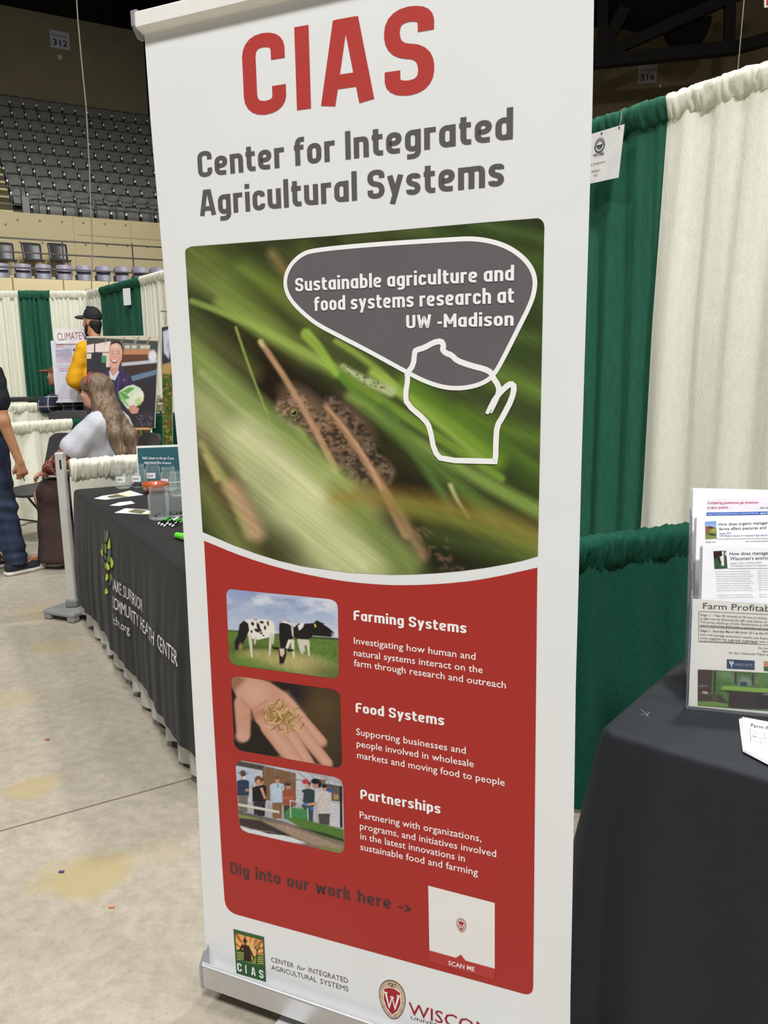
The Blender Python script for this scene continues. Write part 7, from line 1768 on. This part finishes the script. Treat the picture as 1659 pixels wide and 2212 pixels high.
# local: x forward (picture left), y towards camera is positive
hc = np.array((.035, .0, 1.315)); RB = RZ3(.02, .04)
B = Body(); P = headshape(B, hc, RB, 1.0, 1.15)
B.c((-.02, 0, 1.10), (.0, 0, 1.22), .062, .058, .04).c((-.05, -.13, 1.08), (-.05, .13, 1.08), .075, .075, .05).c((-.03, 0, .95), (-.03, 0, .62), .17, .18, .08)
shn, eln, wrn = (-.03, .19, 1.07), (.17, .26, .85), (.38, .18, .74); shf, elf, wrf = (-.03, -.19, 1.07), (.20, -.23, .86), (.42, -.10, .74)
for s_, e_, w_ in ((shn, eln, wrn), (shf, elf, wrf)): B.path([s_, e_, w_], [.062, .05, .030], .03)
for q in (1, -1): B.path([(0, q * .11, .56), (.43, q * .12, .54), (.44, q * .12, .12)], [.11, .075, .045], .04).c((.44, q * .12, .10), (.57, q * .12, .055), .04, .03, .02)
hand(B, wrn, (1, -.25, -.35), (0, -.3, -1), -1, .6); hand(B, wrf, (1, .25, -.35), (0, .3, -1), 1, .6)
bodypart('body', B, .0095, skin_l, pB, TB); features(pB, TB, P)
grey_t = mat('heather_grey_tshirt', (184, 185, 192), .85, .05, 40, bump=.12, bscale=120)
B = Body().c((-.05, -.14, 1.07), (-.05, .14, 1.07), .095, .095, .06).c((-.045, 0, 1.0), (-.045, 0, .60), .185, .21, .10).c((.02, -.05, .92), (.04, .05, .90), .16, .16, .08).path([shn, (.115, .245, .915)], [.092, .105], .05).path([shf, (.15, -.22, .92)], [.092, .10], .05).c((-.03, 0, 1.14), (-.015, 0, 1.185), .075, .070, .04)
B.plane((-.15, 0, 1), (-.02, 0, 1.185)); B.plane((.66, .18, -.72), (.150, .25, .865)); B.plane((0, 0, -1), (0, 0, .50))
bodypart('grey_tshirt', B, .011, grey_t, pB, TB, lambda X, Y, Z: .0022 * np.sin(34 * (Z - .9 * X) + 2 * np.sin(7 * Y)) + .0018 * np.sin(70 * (Z * .7 + X) + 5 * Y))
pais = bpy.data.materials.new('paisley'); pais.use_nodes = True; nt = pais.node_tree
def _pa():
    N, L = nt.nodes, nt.links; tc = N.new('ShaderNodeTexCoord'); v = N.new('ShaderNodeTexVoronoi'); v.feature = 'DISTANCE_TO_EDGE'; v.inputs['Scale'].default_value = 20
    n = N.new('ShaderNodeTexNoise'); n.inputs['Scale'].default_value = 16; ad = N.new('ShaderNodeMixRGB'); ad.inputs[0].default_value = .12; L.new(tc.outputs['Object'], ad.inputs[1]); L.new(tc.outputs['Object'], n.inputs['Vector']); L.new(n.outputs['Color'], ad.inputs[2]); L.new(ad.outputs[0], v.inputs['Vector'])
    r = N.new('ShaderNodeValToRGB'); e = r.color_ramp.elements; e[0].position = .0; e[0].color = (*s2l((196, 150, 120)), 1); e[1].position = .08; e[1].color = (*s2l((120, 30, 34)), 1); q = e.new(.25); q.color = (*s2l((84, 20, 26)), 1); L.new(v.outputs['Distance'], r.inputs[0]); L.new(r.outputs[0], N['Principled BSDF'].inputs['Base Color']); N['Principled BSDF'].inputs['Roughness'].default_value = .8
_pa()
B = Body().path([(.05, .235, .97), eln, (.34, .20, .765)], [.075, .078, .05], .03); bodypart('patterned_sleeve', B, .010, pais, pB, TB, wr(.004, 60))
B = Body().path([(.08, -.21, .97), elf, (.38, -.12, .765)], [.07, .066, .05], .03); bodypart('patterned_sleeve', B, .010, pais, pB, TB, wr(.004, 60))
brown = mat('dark_brown_knit', (58, 42, 40), .9, .10, 20, bump=.12, bscale=70)
B = Body().c((-.06, -.10, .57), (-.06, .10, .57), .19, .19, .06)
for q in (1, -1): B.path([(0, q * .11, .575), (.37, q * .125, .575)], [.15, .105], .06).path([(.38, q * .125, .55), (.37, q * .12, .30), (.35, q * .12, .08)], [.105, .115, .165], .05)
B.plane((0, 0, -1), (0, 0, .055)); B.plane((0, 0, 1), (0, 0, .72))
bodypart('wide_trousers', B, .012, brown, pB, TB, lambda X, Y, Z: (.007 * np.sin(38 * X + 22 * Y + 4 * Z)) * (Z < .5))
tanl = mat('tan_leather', (158, 106, 70), .6)
sneaker(pB, TB, (.435, .13), 0, tanl, rubber, None, laces=False, nm='slip_on_shoe'); sneaker(pB, TB, (.435, -.10), 0, tanl, rubber, None, laces=False, nm='slip_on_shoe')
hairm = mat('long_brown_hair', (92, 72, 56), .5, .18, 26, bump=.35, bscale=50, rgb2=(126, 106, 86), stretch=(3, 3, .35))
hp = lambda a, b, c_: tuple(hc + RB @ np.array((a, b, c_)))
B = Body().e(hp(-.018, 0, .048), (.114, .094, .098), .02).c(hp(-.05, 0, .02), hp(-.085, 0, -.12), .085, .085, .04).path([hp(-.075, .03, -.08), (-.13, .14, 1.13), (-.19, .215, 1.01), (-.225, .215, .88), (-.255, .17, .77)], [.082, .064, .048, .038, .018], .04).c(hp(-.08, 0, -.1), (-.23, .06, .98), .08, .06, .04).c((-.23, .06, .98), (-.27, .10, .82), .06, .03, .04).c(hp(-.03, .075, .0), hp(-.06, .085, -.14), .032, .045, .03).c(hp(-.03, -.075, 0), hp(-.06, -.085, -.17), .03, .04, .03).c(hp(.070, 0, .090), hp(.098, .01, .058), .022, .012, .02).c(hp(.055, .045, .08), hp(.075, .055, .045), .020, .010, .02)
B.e(hp(.105, 0, -.035), (.052, .062, .088), .012, None, True)
bodypart('long_hair', B, .010, hairm, pB, TB, lambda X, Y, Z: .0022 * np.sin(130 * (X + .35 * Z) + 20 * Y) + .002 * np.sin(90 * Y + 9 * Z))
g = G(); tube(g, [TB @ Vector(hp(.02 + .010 * math.cos(a), .094 * math.cos(a), .045 + .100 * math.sin(a))) for a in np.linspace(.15, 3.0, 16)], .006, 6); mk('red_headband', g, mat('headband_red', (168, 60, 66), .6), pB)
gf = mat('glasses_frame_black', (22, 20, 24), .35); g = G()
for q in (-1, 1): tube(g, [TB @ Vector(hp(.105, q * .033 + .023 * math.cos(a), .004 + .018 * math.sin(a))) for a in np.linspace(0, 6.283, 17)], .0024, 6); tube(g, [TB @ Vector(hp(.104, q * .056, .010)), TB @ Vector(hp(.05, q * .082, .010)), TB @ Vector(hp(-.02, q * .086, .004))], .0028, 6)
tube(g, [TB @ Vector(hp(.107, -.010, .008)), TB @ Vector(hp(.107, .010, .008))], .002, 6); mk('glasses', g, gf, pB)
cw = TB @ Vector((-.02, 0, 0)); meeting_chair('black chair under the seated woman in the grey T-shirt', (cw.x, cw.y, 0), fB + math.radians(90 + 38), False, sc=1.07, rec=.14)

# ---- man in yellow sweatshirt and black cap behind the poster
rc = aty(224, 960, 9.0); fC = math.radians(155)
zc = aty(212, 700, 9.0)[2]; sC = 1.0
TC = Matrix.Translation(Vector((rc[0], rc[1], 0))) @ rot(fC) @ Matrix.Scale((zc + .02) / 1.70, 4, (0, 0, 1))
pC = thing('person', 'bearded man in a yellow sweatshirt and black cap standing behind the photo poster', 'person', (rc[0], rc[1], 0))
B = Body(); RC = RZ3(.05, .02); hc3 = np.array((.03, 0, 1.70)); P = headshape(B, hc3, RC)
B.c((-.02, 0, 1.50), (.01, 0, 1.62), .060, .056, .04).c((0, -.14, 1.46), (0, .14, 1.46), .065, .065, .05).c((0, 0, 1.30), (0, 0, 1.05), .14, .12, .08).c((0, -.07, .96), (0, .07, .96), .12, .12, .06)
an, ae, aw = (.01, .19, 1.44), (.10, .25, 1.18), (.22, .06, 1.10); bn_, be, bw_ = (.02, -.20, 1.45), (.10, -.26, 1.17), (.26, -.06, 1.12)
B.path([an, ae, aw], [.05, .042, .03], .03).path([bn_, be, bw_], [.05, .042, .03], .03)
for q in (1, -1): B.path([(0, q * .10, .90), (.01, q * .11, .50), (0, q * .11, .10)], [.085, .058, .042], .04).c((0, q * .11, .10), (.12, q * .12, .05), .04, .03, .03)
hand(B, aw, (.6, -1, -.1), (-1, -.5, 0), 1, .6); hand(B, bw_, (.6, 1, -.1), (-1, .5, 0), -1, .6)
bodypart('body', B, .011, skin_m, pC, TC); features(pC, TC, P)
yel = mat('mustard_sweatshirt', (226, 164, 18), .85, .06, 8, bump=.12, bscale=60)
B = Body().c((-.01, -.14, 1.44), (-.01, .14, 1.44), .085, .085, .06).c((-.01, 0, 1.34), (-.01, 0, 1.02), .155, .15, .08).c((0, -.06, 1.2), (0, .06, 1.2), .145, .145, .06).path([an, ae, (.20, .09, 1.11)], [.075, .080, .055], .04).path([bn_, be, (.23, -.10, 1.13)], [.085, .088, .055], .05).c((-.02, 0, 1.50), (-.02, 0, 1.545), .078, .075, .05)
B.plane((-.2, 0, 1), (0, 0, 1.55)); B.plane((0, 0, -1), (0, 0, .90))
bodypart('yellow_sweatshirt', B, .012, yel, pC, TC, lambda X, Y, Z: .002 * np.sin(44 * (Z - .5 * X) + 2 * np.sin(8 * Y)) + .0015 * np.sin(80 * Z + 20 * X))
B = Body().c((0, -.06, .93), (0, .06, .93), .135, .135, .06)
for q in (1, -1): B.path([(0, q * .095, .88), (.01, q * .11, .5), (0, q * .11, .07)], [.11, .085, .075], .05)
B.plane((0, 0, -1), (0, 0, .06)); bodypart('dark_trousers', B, .014, mat('charcoal_trousers', (44, 44, 50), .85), pC, TC)
for q in (1, -1): sneaker(pC, TC, (0, q * .11), 0, mat('black_shoe', (30, 30, 32), .6), rubber, None, laces=False, nm='shoe')
h3 = lambda a, b, c_: tuple(hc3 + RC @ np.array((a, b, c_)))
capm = mat('black_cap_twill', (30, 31, 34), .8, .08, 30, rgb2=(40, 41, 45))
B = Body().e(h3(-.015, 0, .055), (.108, .088, .092), .01); B.plane(tuple(RC @ np.array((.12, 0, -1))), h3(0, 0, .032)); cp = bodypart('cap_crown', B, .010, capm, pC, TC)
B = Body().e(h3(.135, 0, .048), (.085, .075, .020), .01); B.plane(tuple(-RC[:, 0]), h3(.07, 0, 0)); bodypart('cap_brim', B, .008, mat('grey_brim', (74, 76, 82), .8), pC, TC)
g = G(); tube(g, [TC @ Vector(h3(-.118 + .012 * abs(b) * 20, b, .036)) for b in np.linspace(-.04, .04, 6)], .006, 6); mk('cap_strap', g, mat('strap_black', (16, 16, 18), .7), pC)
B = Body().e(h3(-.045, 0, -.010), (.062, .074, .062), .01).c(h3(-.055, 0, -.03), h3(-.06, 0, -.075), .058, .045, .02); bodypart('hair', B, .009, mat('hair_black', (30, 26, 24), .7, .2, 30), pC, TC)
B = Body().c(h3(.062, 0, -.092), h3(.030, .052, -.060), .034, .022, .02).c(h3(.062, 0, -.092), h3(.030, -.052, -.060), .034, .022, .02).c(h3(.030, .055, -.060), h3(.012, .070, -.012), .020, .012, .01).c(h3(.030, -.055, -.060), h3(.012, -.070, -.012), .020, .012, .01).c(h3(.088, -.02, -.044), h3(.088, .02, -.044), .008, .008, .01); bodypart('beard', B, .008, mat('beard_dark', (44, 32, 26), .85), pC, TC)

# ---- person in plaid shirt and brown cap seated in the booth beyond
rd_ = aty(150, 900, 9.75); rd_ = aty(152, 860, 8.0); fD = math.radians(185)
rd_ = aty(151, 829, 9.35)
zD = rd_[2]; sD = 1.0
TD = Matrix.Translation(Vector((rd_[0], rd_[1] , zD - 1.22))) @ rot(fD)
pD = thing('person', 'seated person in a blue plaid shirt and brown cap under the climate board', 'person', (rd_[0], rd_[1], zD - 1.22))
B = Body(); hc4 = np.array((.14, 0, 1.31)); RD = RZ3(0, .12); P = headshape(B, hc4, RD)
B.c((.05, 0, 1.17), (.10, 0, 1.24), .058, .055, .04).c((0, -.14, 1.13), (0, .14, 1.13), .07, .07, .05).c((-.02, 0, .95), (-.05, 0, .62), .15, .15, .08)
for q in (1, -1): B.path([(0, q * .2, 1.13), (.22, q * .25, .98), (.44, q * .12, .96)], [.055, .045, .03], .03); B.path([(0, q * .11, .54), (.42, q * .12, .52), (.42, q * .12, .10)], [.09, .065, .042], .04); B.c((.42, q * .12, .10), (.54, q * .12, .05), .04, .03, .02); hand(B, (.44, q * .12, .96), (1, -.2 * q, -.2), (0, 0, -1), -q, .5)
bodypart('body', B, .012, skin_t, pD, TD); features(pD, TD, P)
pl_ = bpy.data.materials.new('plaid'); pl_.use_nodes = True
def _pl():
    N, L = pl_.node_tree.nodes, pl_.node_tree.links; tc = N.new('ShaderNodeTexCoord'); cur = None
    base = (*s2l((40, 50, 88)), 1)
    for ax, rt, sc, colr, w_, ph in ((0, 0, 9, (28, 34, 56), .5, 0), (2, 0, 9, (30, 36, 60), .5, 0), (0, 0, 9, (196, 190, 160), .12, .3), (2, 0, 9, (190, 184, 156), .12, .3)):
        sx = N.new('ShaderNodeSeparateXYZ'); L.new(tc.outputs['Object'], sx.inputs[0]); m1 = N.new('ShaderNodeMath'); m1.operation = 'MULTIPLY_ADD'; L.new(sx.outputs[ax], m1.inputs[0]); m1.inputs[1].default_value = sc; m1.inputs[2].default_value = 50 + ph
        fr = N.new('ShaderNodeMath'); fr.operation = 'FRACT'; L.new(m1.outputs[0], fr.inputs[0]); lt_ = N.new('ShaderNodeMath'); lt_.operation = 'LESS_THAN'; L.new(fr.outputs[0], lt_.inputs[0]); lt_.inputs[1].default_value = w_
        sc2 = N.new('ShaderNodeMath'); sc2.operation = 'MULTIPLY'; L.new(lt_.outputs[0], sc2.inputs[0]); sc2.inputs[1].default_value = .6
        mx = N.new('ShaderNodeMixRGB'); L.new(sc2.outputs[0], mx.inputs[0]); mx.inputs[2].default_value = (*s2l(colr), 1)
        if cur is None: mx.inputs[1].default_value = base
        else: L.new(cur, mx.inputs[1])
        cur = mx.outputs[0]
    L.new(cur, N['Principled BSDF'].inputs['Base Color']); N['Principled BSDF'].inputs['Roughness'].default_value = .85
_pl()
B = Body().c((-.01, -.15, 1.13), (-.01, .15, 1.13), .095, .095, .06).c((-.03, 0, .95), (-.06, 0, .60), .19, .19, .08).c((.05, 0, 1.17), (.06, 0, 1.20), .07, .068, .04)
for q in (1, -1): B.path([(0, q * .2, 1.12), (.22, q * .25, .98), (.40, q * .14, .96)], [.085, .075, .05], .05)
B.plane((-.2, 0, 1), (.05, 0, 1.21)); B.plane((0, 0, -1), (0, 0, .52)); bodypart('plaid_shirt', B, .013, pl_, pD, TD, wr(.005, 50))
B = Body().c((-.04, -.1, .53), (-.04, .1, .53), .15, .15, .05)
for q in (1, -1): B.path([(0, q * .11, .54), (.42, q * .12, .53), (.42, q * .12, .09)], [.115, .085, .07], .05)
B.plane((0, 0, -1), (0, 0, .07)); bodypart('trousers', B, .014, mat('charcoal_trousers', (44, 44, 50), .85), pD, TD)
h4 = lambda a, b, c_: tuple(hc4 + RD @ np.array((a, b, c_)))
bc = mat('brown_cap', (120, 82, 58), .8)
B = Body().e(h4(-.012, 0, .052), (.106, .086, .085), .01); B.plane(tuple(RD @ np.array((.05, 0, -1))), h4(0, 0, .034)); bodypart('cap_crown', B, .011, bc, pD, TD)
B = Body().e(h4(.13, 0, .045), (.080, .070, .020), .01); B.plane(tuple(-RD[:, 0]), h4(.07, 0, 0)); bodypart('cap_brim', B, .009, bc, pD, TD)
cD = TD @ Vector((-.03, 0, 0)); meeting_chair('dark chair under the plaid-shirted person', (cD.x, cD.y, cD.z), fD + math.radians(90), False, rec=.05)
